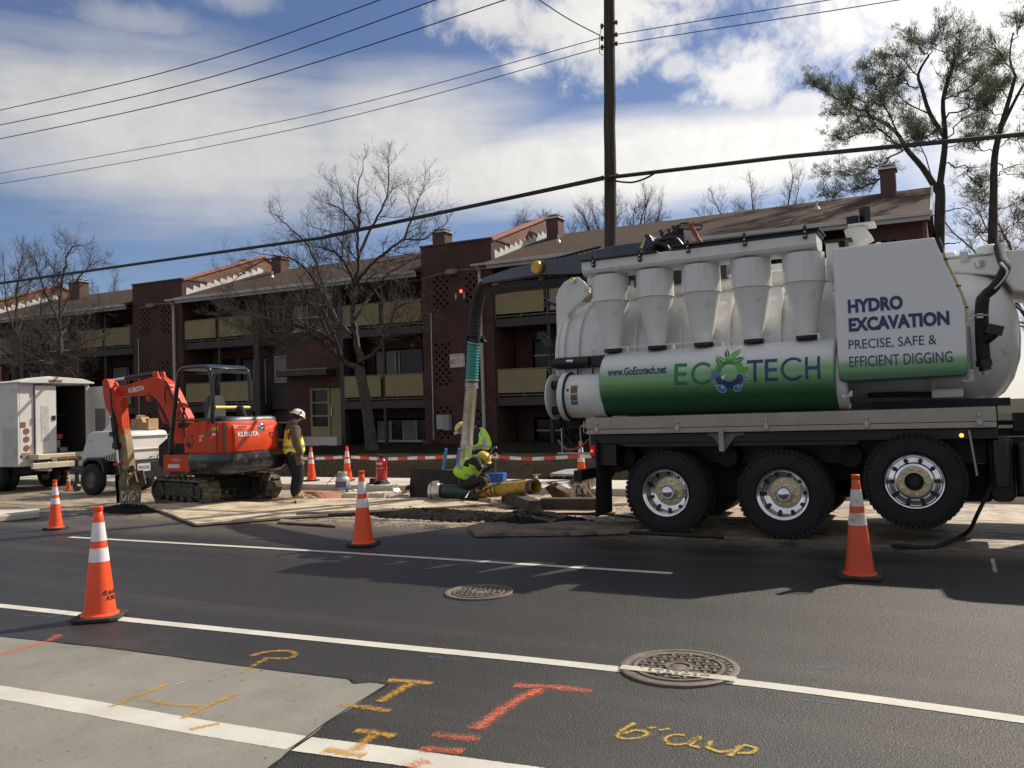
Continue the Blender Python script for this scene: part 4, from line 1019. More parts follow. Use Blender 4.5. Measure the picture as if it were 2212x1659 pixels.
span('overhead_cable', 'thick bundled black telephone cable running right from the pole', [at(1310, 384, Yc), at(1700, 338.5, Yc), at(2212, 290, Yc), at(2900, 225, Yc)], .042, n=8)
span('overhead_cable', 'thin steel strand lashed above the thick cable left of the pole', [at(700, 509, Yc-.02), at(1000, 446, Yc-.02), at(1303, 380.5, Yc-.02)], .009)
span('overhead_cable', 'slack loop of cable hanging just right of the pole', smooth_path([at(1316, 386, Yc-.03), at(1330, 391, Yc-.03), at(1365, 394, Yc-.03), at(1395, 385, Yc-.03), at(1416, 373, Yc-.03)], 4), .02, n=1)
cl = MB()
for x, y in ((1268,388),(1276,386),(1285,384)): cl.obox(at(x, y, Yc), .05, .05, .09)
for lab, a, b_ in (('upper of the two thin wires leaving the pole to the left', [(-500,450),(0,374),(650,253),(1297,82)], None), ('lower of the two thin wires leaving the pole to the left', [(-500,470),(0,397),(650,276),(1297,103)], None),
                   ('upper thin wire leaving the pole to the right', [(1323,76),(1560,37),(1790,0),(2400,-100)], None), ('lower thin wire leaving the pole to the right', [(1323,97),(1630,49),(1940,0),(2500,-95)], None)):
    span('overhead_wire', lab, smooth_path([at(x, y, 17.0) for x, y in a], 6), .009, n=1)
for lab, a in (('topmost of the three parallel high wires at upper left', [(-500,348),(0,238),(400,144),(820,0),(1300,-190)]), ('middle of the three parallel high wires at upper left', [(-500,365),(0,270),(450,168),(940,0),(1300,-140)]), ('lowest of the three parallel high wires at upper left', [(-500,396),(0,300),(500,188),(1090,0),(1300,-80)])):
    span('overhead_wire', lab, smooth_path([at(x, y, 17.0) for x, y in a], 6), .014, n=1)
span('overhead_wire', 'twisted service drop coming down to the pole from above', smooth_path([at(1100, -45, 15.6), at(1165, 0, 16), at(1230, 42, 16.5), at(1297, 77, 17)], 5), .012, n=1)
# ---------------- vacuum excavation truck ----------------
TR = thing('vacuum_truck', 'big white and green hydro excavation vacuum truck with five cyclones, parked across the work site', 'truck', (-2.0, 11.3, 0))
def decal_paint(name, z0, z1, gz=None):
    """white vinyl fading to leaf green then dark green, printed by height"""
    m, g, b, out, tc = custom(name)
    x, y, z = g.xyz(tc)
    n = g.noise(tc, 40, 2, .5); zz = g.add(z, g.mul(g.sub(n, .5), .004))
    t = g.ss(zz, z1, z0)          # 1 at the bottom
    c = g.mix(g.ss(t, .02, .42), (.72,.72,.72), (.17,.37,.15)); c = g.mix(g.ss(t, .42, .98), c, (.014,.10,.035))
    g.link(c, b.inputs['Base Color']); b.inputs['Roughness'].default_value = .3; b.inputs['Coat Weight'].default_value = .3; g.link(b.outputs[0], out.inputs[0])
    return m
DEC1 = decal_paint('decal_cylinder', 1.55, 2.32); DEC2 = decal_paint('decal_cabinet', 1.80, 2.15)
TY0, TZ0, TRR = 11.42, 2.30, .85
# debris tank
tk = MB(); prof = [(.001, -4.84), (.4, -4.84), (TRR, -4.84), (TRR, .10), (.83, .24), (.77, .40), (.66, .54), (.5, .64), (.28, .71), (.001, .735)]
tk.lathe(prof, (0, TY0, TZ0), 'X', 64, cap=False)
tank = tk.build('debris_tank', WHITE, TR, smooth=35)
for x in (-4.80, -4.58, -3.72, -3.10, -2.475, -1.85, -.2):
    w = .04 if x < -4 else .018; r = TRR + (.05 if x > -4 else .045)
    MB().lathe([(TRR-.02, x-w), (r, x-w), (r, x+w), (TRR-.02, x+w)], (0, TY0, TZ0), 'X', 64, cap=False).build('tank_ring', WHITE2, tank, smooth=40)
# rear door: dished end, clamp rim and the hinge plate above
d = MB(); d.lathe([(.001, -5.04), (.35, -5.02), (.62, -4.97), (.80, -4.90), (.89, -4.90), (.89, -4.85), (.001, -4.85)], (0, TY0, TZ0), 'X', 64, cap=False)
door = d.build('rear_door', WHITE, TR, smooth=35)
for yy in (10.78, 12.02):
    MB().prism([(-4.97,2.36),(-4.965,3.20),(-4.92,3.33),(-4.82,3.43),(-4.70,3.48),(-4.60,3.474),(-4.52,3.40),(-4.412,3.27),(-4.46,3.19),(-4.66,3.086),(-4.76,2.95),(-4.86,2.6)], yy-.025, yy+.0, 'Y').build('hinge_plate', WHITE, door, bevel=.008)
p = MB(); p.cyl((-4.673,10.70,3.43),(-4.673,12.1,3.43),.035); p.cyl((-4.49,10.72,3.276),(-4.49,12.1,3.276),.025); p.build('hinge_pin', GOLD, door, smooth=40)
m = MB(); m.bar((-4.78,10.72,2.96),(-4.42,10.72,3.25),.04,.05); m.bar((-4.45,10.75,3.40),(-4.22,10.75,3.40),.09,.12); m.build('hinge_arm', WHITE2, door, bevel=.006)
m = MB(); m.box(-4.86,-4.02,10.46,10.56,2.17,2.33); m.cyl((-4.90,10.46,2.25),(-4.35,10.46,2.25),.07,n=14); m.build('door_lock', BLACK, TR, bevel=.01, smooth=40)
MB().cyl((-4.66,10.385,2.27),(-4.56,10.385,2.27),.022).build('lock_pin', CHROME, TR)
m = MB()
for x in (-4.50, -4.28): m.tube([(x,10.40,2.20),(x+.01,10.36,2.08),(x+.05,10.30,1.98)], .014, 8)
m.build('lock_hose', RUBBER, TR, smooth=60)
m = MB(); m.obox((-5.04,10.75,3.15),.16,.05,.04,ry=.5); m.obox((-5.10,10.74,3.12),.08,.07,.07,ry=.5); m.build('camera_bracket', BLACK, TR)
m = MB(); m.tube([(-5.20,10.8,2.66),(-5.14,10.78,2.60),(-5.07,10.75,2.50),(-5.03,10.75,2.40)], [.045,.075,.06,.03], 10); m.obox((-5.22,10.78,2.69),.1,.1,.1); m.box(-5.10,-5.0,10.72,10.76,2.20,2.22); m.build('drain_valve', BLACK, TR)
# water tank (green cylinder) with its lettering
CY, CZ, CR = 10.47, 1.925, .425
w = MB(); w.lathe([(.001,-4.07),(CR-.02,-4.07),(CR,-4.05),(CR,-1.20),(CR-.02,-1.185),(.001,-1.185)], (0, CY, CZ), 'X', 72, cap=False)
wt_ = w.build('water_tank', DEC1, TR, smooth=35)
w2 = MB(); w2.lathe([(.30,-4.60),(.30,-4.06)], (0, 10.42, 1.785), 'X', 48, cap=False); w2.lathe([(.001,-4.70),(.325,-4.70),(.335,-4.69),(.335,-4.64),(.325,-4.62),(.001,-4.62)], (0,10.42,1.785), 'X', 48, cap=False)
we = w2.build('tank_end', WHITE, TR, smooth=35)
MB().lathe([(.336,-4.615),(.33,-4.60),(.301,-4.595)], (0,10.42,1.785), 'X', 48, cap=False).build('seal', RUBBER, we, smooth=40)
MB().lathe([(.001,-4.90),(.30,-4.90),(.315,-4.89),(.315,-4.875),(.001,-4.875)], (0,10.44,1.79), 'X', 40, cap=False).build('end_plate', WHITE2, TR, smooth=35)
m = MB(); m.cyl((-4.88,10.36,1.95),(-4.69,10.36,1.95),.06,n=16); m.cyl((-4.88,10.36,1.60),(-4.69,10.36,1.60),.06,n=16); m.cyl((-4.93,10.2,1.9),(-4.9,10.2,1.9),.018,n=8); m.build('coupling', BLACK, TR, smooth=40)
def oncyl(x, h, off=.003, cz=CZ, cy=CY, cr=CR):
    """point on the cylinder at height h of its front"""
    a = math.asin(max(-1, min(1, (h-cz)/cr))); r = cr + off
    return (x, cy - r*math.cos(a), cz + r*math.sin(a))
def stk(x0, x1, z0, z1, m, name='sticker', n=5, off=.002):
    mb = MB(); vs = []
    for i in range(n+1):
        for x in (x0, x1): vs.append(oncyl(x, z0+(z1-z0)*i/n, off, 1.785, 10.42, .30))
    mb.add(vs, [(2*i, 2*i+1, 2*i+3, 2*i+2) for i in range(n)]); return mb.build(name, m, we)
stk(-4.505,-4.405,1.67,1.92, mat('sticker_dark', (.12,.10,.10), .5)); stk(-4.505,-4.405,1.90,1.925, mat('sticker_red', (.6,.05,.03), .5), off=.003); stk(-4.505,-4.405,1.805,1.822, mat('sticker_yellow', (.7,.55,.03), .5), off=.003); stk(-4.505,-4.405,1.705,1.73, mat('sticker_blue', (.1,.35,.6), .5), off=.003)
m = MB()
for z in (1.74, 1.785): m.add([oncyl(-4.565,z,.003,1.785,10.42,.30), oncyl(-4.525,z,.003,1.785,10.42,.30), oncyl(-4.545,z+.036,.003,1.785,10.42,.30)], [(0,1,2)])
m.build('sticker', MATS['sticker_yellow'], we)
stk(-4.565,-4.53,1.85,1.885, MATS['black_steel'])
INK = mat('navy_ink', (.020,.035,.135), .35); GINK = mat('green_ink', (.015,.16,.055), .35); LEAFG = mat('leaf_green', (.10,.36,.05), .35); LEAFD = mat('leaf_dark', (.03,.20,.03), .35)
DROPB = mat('drop_blue', (.06,.17,.42), .3); DROPL = mat('drop_light', (.45,.62,.80), .3); WINK = mat('white_ink', (.75,.78,.75), .4)
def cyl_text(s_, x, z, w_, h, m, bold=.02, cuts=8, sp=1.0, nm='lettering'):
    return text_fit(s_, lambda u, v: oncyl(x+u, z+v), w_, h, bold=bold, cuts=cuts, spacing=sp).build(nm, m, wt_)
# apparent heights measured on the near face; scaled to the cylinder's front
cyl_text('www.GoEcotech.net', -3.945, 2.02, .79, .105, INK, bold=.035)
cyl_text('E', -3.055, 1.865, .16, .268, GINK, bold=.012); 
def arc_letter(cx, cz, r0, r1, a0, a1, m, n=28, off=.0035, nm='lettering', par=None, tip=False):
    vs = []; 
    for i in range(n+1):
        a = R_(a0+(a1-a0)*i/n)
        for r in (r0, r1): vs.append(oncyl(cx+r*math.cos(a), cz+r*math.sin(a), off))
    return MB().add(vs, [(2*i, 2*i+1, 2*i+3, 2*i+2) for i in range(n)]).build(nm, m, wt_)
arc_letter(-2.70, 1.995, .103, .140, 42, 318, GINK)
def flatpoly(pts, m, off=.004, nm='emblem'):
    """outline in (x,z) triangulated finely and laid on the cylinder"""
    bm = bmesh.new(); vs = [bm.verts.new((x, 0, z)) for x, z in pts]; bm.faces.new(vs)
    zs = [z for _, z in pts]; a, b_ = min(zs), max(zs)
    for i in range(1, 8): bmesh.ops.bisect_plane(bm, geom=bm.verts[:]+bm.edges[:]+bm.faces[:], plane_co=(0,0,a+(b_-a)*i/8), plane_no=(0,0,1))
    bmesh.ops.triangulate(bm, faces=bm.faces[:])
    bm.verts.index_update(); o = MB().add([oncyl(v.co.x, v.co.z, off) for v in bm.verts], [tuple(v.index for v in f.verts) for f in bm.faces]); bm.free()
    return o.build(nm, m, wt_)
EX, EZ = -2.375, 1.985
# ring of the emblem: green upper arrow, navy lower arrow
arc_letter(EX, EZ, .105, .185, 5, 178, LEAFG, nm='emblem', off=.0040); arc_letter(EX, EZ, .105, .150, 60, 178, LEAFD, nm='emblem', off=.0046)
arc_letter(EX, EZ, .105, .185, 190, 350, INK, nm='emblem', off=.0040)
flatpoly([(EX+.08,EZ+.05),(EX+.235,EZ+.06),(EX+.17,EZ-.055)], LEAFG, .0050); flatpoly([(EX-.24,EZ-.075),(EX-.09,EZ-.03),(EX-.185,EZ+.055)], DROPB, .0050)
flatpoly([(EX-.10,EZ-.045),(EX-.03,EZ-.012),(EX-.075,EZ-.085)], WINK, .0052)
def leaf(cx, cz, L, wd, ang, m1, off=.0055):
    pts = []; n = 9; a = R_(ang)
    up = [(L*i/n, wd*math.sin(math.pi*(i/n)**.8)) for i in range(n+1)]; lo = [(L*i/n, -wd*.75*math.sin(math.pi*(i/n)**.8)) for i in range(n-1, 0, -1)]
    P = [(cx+x*math.cos(a)-z*math.sin(a), cz+x*math.sin(a)+z*math.cos(a)) for x, z in up+lo]
    flatpoly(P, m1, off); 
    P2 = [(cx+x*math.cos(a)-z*math.sin(a), cz+x*math.sin(a)+z*math.cos(a)) for x, z in ((0,.002),(L*.95,.001),(L*.95,-.003),(0,-.004))]
    flatpoly(P2, WINK, off+.0008)
leaf(EX-.05,EZ+.14,.15,.035,150,LEAFG); leaf(EX+.01,EZ+.17,.16,.04,45,LEAFG); leaf(EX-.02,EZ+.17,.14,.033,105,LEAFD,.0062); leaf(EX-.16,EZ+.07,.09,.028,210,LEAFG,.0060); leaf(EX+.06,EZ+.13,.13,.035,20,LEAFD,.0058); leaf(EX-.10,EZ+.10,.12,.03,125,LEAFD,.0064)
def drop(cx, cz, s_, ang):
    a = R_(ang); pts = []
    for i in range(14):
        t = 2*math.pi*i/14; r = s_*(1 + (.55 if i == 0 else 0)); x, z = r*math.cos(t), s_*.78*math.sin(t)
        pts.append((cx+x*math.cos(a)-z*math.sin(a), cz+x*math.sin(a)+z*math.cos(a)))
    flatpoly(pts, DROPL, .0058); flatpoly([((x-cx)*.82+cx, (z-cz)*.82+cz) for x, z in pts], DROPB, .0064)
    flatpoly([((x-cx)*.3+cx+.012, (z-cz)*.3+cz+.012) for x, z in pts], DROPL, .0070)
drop(EX-.10,EZ-.185,.06,150); drop(EX+.09,EZ-.185,.052,25); drop(EX+.20,EZ-.06,.036,80)
cyl_text('T', -2.165, 1.863, .19, .262, INK, bold=.008); cyl_text('E', -1.955, 1.863, .145, .262, INK, bold=.008)
arc_letter(-1.635, 1.993, .105, .137, 42, 318, INK); cyl_text('H', -1.50, 1.863, .165, .262, INK, bold=.008)
# lower clamp ring between cylinder and cabinet
m = MB(); m.lathe([(.36,-1.18),(.36,-1.08),(.3,-1.06)], (0, CY, 1.86), 'X', 40, cap=False); m.build('end_ring', WHITE2, TR, smooth=40)
m = MB(); m.obox((-1.06,10.05,1.66),.12,.03,.025); m.obox((-1.02,10.03,1.68),.03,.03,.07,ry=.5); m.obox((-1.09,10.03,1.66),.03,.03,.05); m.build('t_handle', GALV, TR)
# equipment cabinet
cp_ = [(-1.15,3.35),(-.107,3.345),(.150,2.56),(.146,1.86),(.12,1.825),(-1.10,1.815),(-1.14,1.85)]
cb = MB().prism(cp_, 10.06, 10.95, 'Y').build('equipment_cabinet', DEC2, TR, bevel=.02, segs=3)
def face_text(s_, x, z, w_, h, bold): return text_fit(s_, lambda u, v: (x+u, 10.056, z+v), w_, h, bold=bold).build('lettering', INK, cb)
face_text('HYDRO', -1.01, 2.588, .565, .158, .05); face_text('EXCAVATION', -1.01, 2.378, 1.01, .158, .05)
face_text('PRECISE, SAFE &', -1.02, 2.165, .885, .122, .004); face_text('EFFICIENT DIGGING', -1.02, 1.978, 1.03, .122, .004)
# yellow hose along the cabinet edge, black suction hose with elbow
Q2 = lambda x, y, Y=10.1: at((3000+x*1032/1802)*2212/4032, (800+y*1032/1802)*2212/4032, Y)
YH = mat('tan_hose', (.50,.42,.25), .6, var=.15)
hz = MB().tube(smooth_path([Q2(1205,245), Q2(1240,320), Q2(1270,400), Q2(1310,480), Q2(1350,570), Q2(1385,650), Q2(1403,720), Q2(1408,812)], 3), .017, 10).build('wash_hose', YH, TR, smooth=60)
m = MB()
for x, y in ((1262,385),(1352,568),(1403,716)): m.obox(Q2(x, y), .05, .05, .014)
m.tube([Q2(1205,245), Q2(1228,300), Q2(1242,340)], [.03,.028,.02], 8); m.build('hose_clip', BLACK, hz)
sh_ = MB(); sh_.tube(smooth_path([Q2(1628,300,10.9), Q2(1650,385,10.6), Q2(1672,450,10.35), Q2(1600,575,10.3), Q2(1530,640,10.3), Q2(1512,720,10.3), Q2(1512,860,10.3), Q2(1518,1000,10.3), Q2(1525,1080,10.3)], 4), [.055]*17+[.068]*16, 14)
hh = sh_.build('suction_hose', RUBBER, TR, smooth=60)
m = MB(); m.tube(smooth_path([Q2(1640,410,10.25), Q2(1690,470,10.22), Q2(1650,540,10.22), Q2(1600,590,10.22)], 3), .012, 8); m.build('hose_strap', GALV, hh, smooth=60)
m = MB(); m.cyl(Q2(1524,1080,10.3), Q2(1530,1120,10.3), .08); m.cyl(Q2(1530,1120,10.3), Q2(1538,1150,10.3), .062); m.tube([Q2(1520,960,10.3), Q2(1590,900,10.22), Q2(1612,850,10.2)], [.05,.055,.06], 12); m.obox(Q2(1600,870,10.18), .16, .1, .1, ry=.3); m.build('valve', BLACK, hh, smooth=40)
MB().cyl(Q2(1534,1135,10.3), Q2(1542,1180,10.3), .042, .034).build('nozzle', GALV, hh, smooth=40)
m = MB(); m.bar(Q2(1420,775,10.2), Q2(1560,768,10.2), .02, .012); m.obox(Q2(1500,775,10.21), .06, .04, .05); m.build('hose_bracket', GALV, TR)
m = MB(); m.tube([Q2(1420,850,10.3), Q2(1432,1000,10.3), Q2(1445,1150,10.3)], .014, 6); m.obox(Q2(1440,1180,10.3), .05, .05, .12); m.obox(Q2(1410,1220,10.2), .09, .03, .02); m.build('valve_rod', GALV, TR)
m = MB(); m.box(-.22,.10,10.62,10.75,1.60,1.70); m.build('vent_box', WHITE2, TR, bevel=.015)
m = MB(); m.box(-.85,.55,10.62,10.9,1.49,1.58); m.tube([(-.9,10.7,1.66),(-.5,10.7,1.66),(.1,10.72,1.63)], .03, 8); m.build('cradle', BLACKD, TR)
# cyclones under their header
hd = MB(); hd.prism([(10.14,3.40),(10.12,3.44),(10.12,3.56),(10.60,3.56),(10.60,3.40),(10.5,3.37),(10.2,3.37)], -4.28, -1.32, 'X')
header = hd.build('cyclone_header', WHITE, TR, bevel=.012)
m = MB(); m.box(-4.30,-3.23,10.08,10.64,3.561,3.578); m.box(-3.04,-1.28,10.08,10.64,3.60,3.618); m.box(-3.06,-1.30,10.12,10.6,3.5605,3.60); m.build('header_lid', BLACK, header, bevel=.003)
cy0 = None
for i, x in enumerate((-3.975, -3.365, -2.755, -2.135, -1.515)):
    if i == 0:
        m = MB(); m.lathe([(.243, 3.37), (.243, 3.03), (.235, 3.022), (.112, 2.425), (.112, 2.40)], (x, 10.38, 0), 'Z', 48, cap=False)
        cy0 = m.build('cyclone', WHITE, TR, smooth=30)
        c1 = MB().lathe([(.246, 3.036), (.249, 3.03), (.246, 3.022)], (x, 10.38, 0), 'Z', 48, cap=False).build('weld_seam', WHITE2, cy0, smooth=60)
        c2 = MB().lathe([(.118, 2.40), (.122, 2.39), (.122, 2.35), (.1, 2.35)], (x, 10.38, 0), 'Z', 32, cap=False).build('outlet', BLACK, cy0, smooth=40)
        x0c = x
    else:
        c = cy0.copy(); C.objects.link(c); c.location.x = x - x0c
        for ch in (c1, c2): k = ch.copy(); C.objects.link(k); k.parent = c
for x in (-4.10, -3.46, -2.83, -2.135, -1.44):
    z = 0 if x < -3.2 else .035
    m = MB(); m.box(x-.022, x+.022, 10.085, 10.118, 3.47+z, 3.60+z); m.cyl((x, 10.10, 3.60+z), (x, 10.10, 3.63+z), .014, n=8); m.cyl((x-.02, 10.1, 3.605+z), (x+.02, 10.1, 3.605+z), .014, n=8)
    cl_ = m.build('clamp', BLACK, header, bevel=.003)
    m = MB()
    for zz in (3.50, 3.545): m.ball((x, 10.083, zz+z), .011, n=8, m=5)
    m.build('clamp_bolt', CHROME, cl_)
m = MB(); m.bar((-4.22,10.2,2.395),(-1.33,10.2,2.395),.02,.014)
for x in (-4.2,-3.7,-3.1,-2.48,-1.86,-1.35): m.box(x-.015,x+.015,10.18,10.22,2.33,2.40)
m.build('outlet_rail', WHITE2, TR)
# far-side row, connecting duct and top gear
m = MB(); m.box(-4.28,-.95,12.0,12.5,3.30,3.56); m.cyl((-4.3,11.3,3.24),(.1,11.3,3.24),.12,n=24)
for x in (-3.6,-2.9,-2.2,-1.5): m.lathe([(.22,3.3),(.22,3.0),(.1,2.5)], (x,12.3,0), 'Z', 24, cap=False)
m.box(-1.30,-1.16,10.75,11.6,3.12,3.54); m.build('outlet_duct', WHITE, TR, bevel=.01, smooth=35)
m = MB(); m.box(-1.32,-1.0,10.70,11.7,3.545,3.565); m.obox((-1.12,10.9,3.53),.05,.05,.14); m.build('duct_lid', BLACK, TR)
m = MB(); m.prism([(-1.02,3.36),(-1.10,3.70),(-1.0,3.74),(-.86,3.72),(-.78,3.58),(-.92,3.52),(-.93,3.36)], 10.9, 11.2, 'Y'); m.box(-1.05,-.75,10.85,11.2,3.735,3.76); m.build('lamp_mast', WHITE2, TR, bevel=.006)
def wlamp(x, z, w_, h, rz):
    m = MB(); m.obox((x,10.98,z), w_, .08, h, rz=rz); L_ = m.build('work_light', BLACK, TR, bevel=.008)
    m = MB(); m.obox((x-.0,10.98,z), w_*.75, .084, h*.72, rz=rz); m.build('lens', DGLASS, L_); 
wlamp(-1.00,3.82,.13,.11,-.2); wlamp(-.86,3.87,.12,.20,-.9)
m = MB(); m.cyl((-.72,10.9,3.36),(-.72,10.9,3.5),.03); m.cyl((-.72,10.9,3.44),(-.62,10.9,3.44),.02); m.build('vent_valve', WHITE2, TR)
# front top: header and elbow towards the cab
m = MB(); m.prism([(-.05,3.08),(-.05,3.27),(1.7,3.24),(1.7,2.45),(.66,2.80),(.56,2.98)], 11.0, 12.2, 'Y'); m.lathe([(.13,3.24),(.13,3.32),(.10,3.355),(.001,3.36)], (.44,11.1,0), 'Z', 32, cap=False); m.build('front_duct', WHITE, TR, bevel=.02, smooth=35)
m = MB(); m.cyl(Q2(1270,380,11), Q2(1570,350,11), .018, n=8); m.obox(Q2(1390,370,11), .09, .05, .12); m.cyl(Q2(1490,400,11), Q2(1500,440,11), .05, n=12); m.build('top_piping', GALV, TR, smooth=40)
# tool locker strip along the bed
m = MB(); m.box(-4.262,.388,10.05,10.62,1.338,1.488); m.box(-4.262,.388,10.052,10.62,1.272,1.333); lk = m.build('tool_locker', ALU, TR, bevel=.006)
MB().box(-4.26,.385,10.07,10.6,1.3335,1.3375).build('locker_seam', BLACK, lk)
for x in (-4.115,-3.04,-1.962,-.87,.231):
    m = MB(); m.box(x-.012,x+.012,10.035,10.048,1.335,1.425); m.box(x-.032,x+.032,10.03,10.049,1.325,1.345); m.box(x-.02,x+.02,10.03,10.05,1.30,1.325); m.ball((x,10.032,1.40),.014,n=8,m=5); m.build('latch', GALV, lk, bevel=.003)
m = MB(); m.tube([(-4.27,10.12,1.45),(-4.33,10.12,1.44),(-4.33,10.12,1.30),(-4.27,10.12,1.29)], .008, 6); m.build('grab_handle', GALV, lk)
MB().prism([(-4.27,1.46),(-4.27,1.33),(-4.42,1.38)], 10.2, 10.35, 'Y').build('reflector_wedge', mat('tan_plastic', (.42,.33,.16), .5), TR)
m = MB(); m.box(-2.53,-2.47,10.03,10.048,1.04,1.30); m.ball((-2.50,10.03,1.26),.014,n=8,m=5); m.build('mud_bracket', ALU, TR, bevel=.004)
MB().prism([(-2.68,1.262),(-2.68,1.235),(-2.62,1.225),(-2.50,1.02),(-2.35,1.22),(-2.24,1.235),(-2.24,1.262)], 10.12, 10.14, 'Y').build('fender_plate', mat('fender_grey', (.16,.155,.15), .5), TR)
m = MB(); m.bar((.13,10.12,1.25),(.185,10.14,.76),.045,.02); m.build('strut', mat('fender_light', (.30,.29,.27), .5), TR)
MB().ball((.057,10.06,1.193),.022).build('marker_light', mat('amber_lamp', (.8,.2,.02), .3, emit=((1,.28,.03),3)), TR)
# chassis
m = MB(); m.box(-4.2,3.6,10.82,10.94,.84,1.14); m.box(-4.2,3.6,11.84,11.96,.84,1.14)
for x in (-4.1,-2.5,-1.0,.5,2.5): m.box(x-.06,x+.06,10.93,11.85,.88,1.1)
m.box(-4.25,.40,10.15,12.55,1.15,1.265); m.build('chassis_frame', BLACK, TR, bevel=.006)
m = MB(); m.box(-4.05,-.0,10.98,11.8,.62,.86); m.box(-2.9,-2.15,10.86,10.96,.42,.66)  # boxes added among the axles to keep the underbody black
for x, z in ((-3.25,.53),(-1.83,.53),(-.42,.70)): m.cyl((x,10.3,z),(x,12.3,z),.07,n=14); m.ball((x,11.35,z),.2)
for x in (-3.9,-2.55,-1.1): m.cyl((x,10.5,.95),(x,10.8,.95),.13,n=16)
m.build('axles', BLACKD, TR, smooth=40)
m = MB(); m.prism([(-4.15,1.14),(-3.9,1.14),(-3.75,1.10),(-2.3,1.10),(-1.0,1.10),(-.9,1.24),(-4.15,1.24)], 10.18, 10.5, 'Y'); m.box(-4.22,-3.92,10.2,10.6,.86,1.16); m.box(-.95,.10,10.2,10.55,1.19,1.24); m.build('fender', BLACK, TR)
m = MB(); m.box(.34,.50,10.15,10.55,.62,1.15); m.prism([(.30,1.14),(.30,.50),(.36,.44),(.50,.44),(.56,.50),(.56,1.14)], 10.5, 11.0, 'Y'); m.cyl((.62,10.45,.55),(.62,10.45,1.10),.06,n=14); m.build('air_tank', BLACK, TR, bevel=.03, smooth=40)
m = MB(); m.box(.42,1.4,10.7,10.9,1.16,1.24); m.obox((.62,10.6,1.31),.12,.1,.2); m.obox((.5,10.8,1.30),.14,.08,.05); m.box(.40,.43,10.8,10.83,1.24,1.55); m.build('deck_fittings', BLACKD, TR)
fl = MB().cyl((1.0,10.35,.80),(2.2,10.35,.80),.33,n=32).build('fuel_tank', CHROME, TR, smooth=35)
m = MB(); m.add([(-4.165,10.12,.86),(-4.165,10.62,.86),(-4.19,10.66,.20),(-4.205,10.10,.19)], [(0,1,2,3)]); m.solid([(-4.155,10.12,1.16),(-4.155,10.62,1.16),(-4.19,10.66,.20),(-4.205,10.10,.19)], (.012,0,0)); m.build('mud_flap', RUBBER, TR)
MB().solid([(-4.155,11.95,1.16),(-4.155,12.45,1.16),(-4.19,12.46,.20),(-4.205,11.95,.19)], (.012,0,0)).build('mud_flap', RUBBER, TR)
m = MB(); m.box(-4.235,-4.16,10.12,12.5,.96,1.20); lb = m.build('light_bar', BLACK, TR)
MB().box(-4.245,-4.17,10.095,10.20,.985,1.13).build('tail_light', mat('tail_red', (.35,.01,.01), .3, emit=((1,.02,.02),.05)), TR, bevel=.008)
MB().ball((-4.215,10.09,1.055),.012).build('tail_lamp', mat('tail_glow', (.8,.02,.02), .3, emit=((1,.03,.03),8)), TR)
m = MB(); m.box(-4.56,-4.44,10.25,12.4,.645,.785); m.box(-4.5,-4.2,10.75,10.85,.66,.76); m.box(-4.5,-4.2,11.9,12.0,.66,.76); m.build('rear_bumper', BLACKD, TR, bevel=.012)
# pipework below the rear door
m = MB(); m.tube(smooth_path([(-4.85,10.7,1.5),(-4.8,10.7,1.35),(-4.65,10.75,1.28),(-4.5,10.7,1.38),(-4.42,10.7,1.5)],3), .05, 10); m.obox((-4.65,10.6,1.42),.2,.2,.16); m.tube([(-4.85,10.6,1.5),(-4.82,10.6,1.25),(-4.7,10.6,1.12)], .02, 8); m.build('valve_cluster', BLACKD, TR, smooth=50)
m = MB(); m.tube(smooth_path([(-4.95,10.65,1.18),(-4.8,10.6,1.05),(-4.6,10.6,1.08),(-4.45,10.6,1.2)],3), .018, 8); m.build('coiled_hose', mat('hose_red', (.35,.10,.06), .6), TR, smooth=50)
m = MB(); m.tube([(-4.78,10.4,1.36),(-4.78,10.4,1.02)],.01,6); m.tube([(-4.5,10.4,1.36),(-4.5,10.4,1.02)],.01,6); m.tube([(-4.36,10.4,1.30),(-4.36,10.4,1.02)],.01,6); m.bar((-4.85,10.4,1.01),(-4.25,10.4,1.01),.03,.025); m.build('rear_step', GALV, TR)
# boom: mast gear, inner beam, outer beam
m = MB(); BYm = 11.6
bA, bB, bC, bD = at(1340,548,11.7), at(1300,540,11.8), at(1160,590,12.5), at(1045,612,13.3)
J1 = at(1165,582,12.45)
m.loft([[p + Vector((0,a*.11,b_*hh2)) for a, b_ in ((-1,-1),(1,-1),(1,1),(-1,1))] for p, hh2 in ((at(1480,528,11.6),.10),(at(1330,556,11.8),.16),(at(1250,574,12.1),.15),(J1,.11))])
boom = m.build('boom', NAVYB, TR, bevel=.012)
m = MB(); m.loft([[p + Vector((0,a*.085,b_*hh2)) for a, b_ in ((-1,-1),(1,-1),(1,1),(-1,1))] for p, hh2 in ((J1+Vector((.1,0,0)),.11),(at(1110,592,12.8),.095),(at(1046,608,13.3),.055))]); m.build('outer_boom', NAVYB, boom, bevel=.01)
m = MB(); pp = at(1161,577,12.3); m.cyl(pp+Vector((-.02,-.05,0)), pp+Vector((.02,.05,0)), .105, n=28); m.build('pivot_disc', mat('gold_paint', (.62,.36,.04), .45), boom, smooth=35, bevel=.008)
m = MB(); m.tube([at(1172,610,12.4), at(1176,596,12.42), at(1185,585,12.45)], [.08,.10,.06], 12); m.obox(at(1200,592,12.4),.2,.2,.12); m.build('pivot_bracket', BLACK, boom, smooth=45)
m = MB(); m.tube(smooth_path([at(1400,590,11.7), at(1290,600,12.0), at(1190,612,12.4), at(1110,620,12.9), at(1060,628,13.3)],4), .09, 14); m.build('boom_hose', RUBBER, boom, smooth=60)
m = MB()
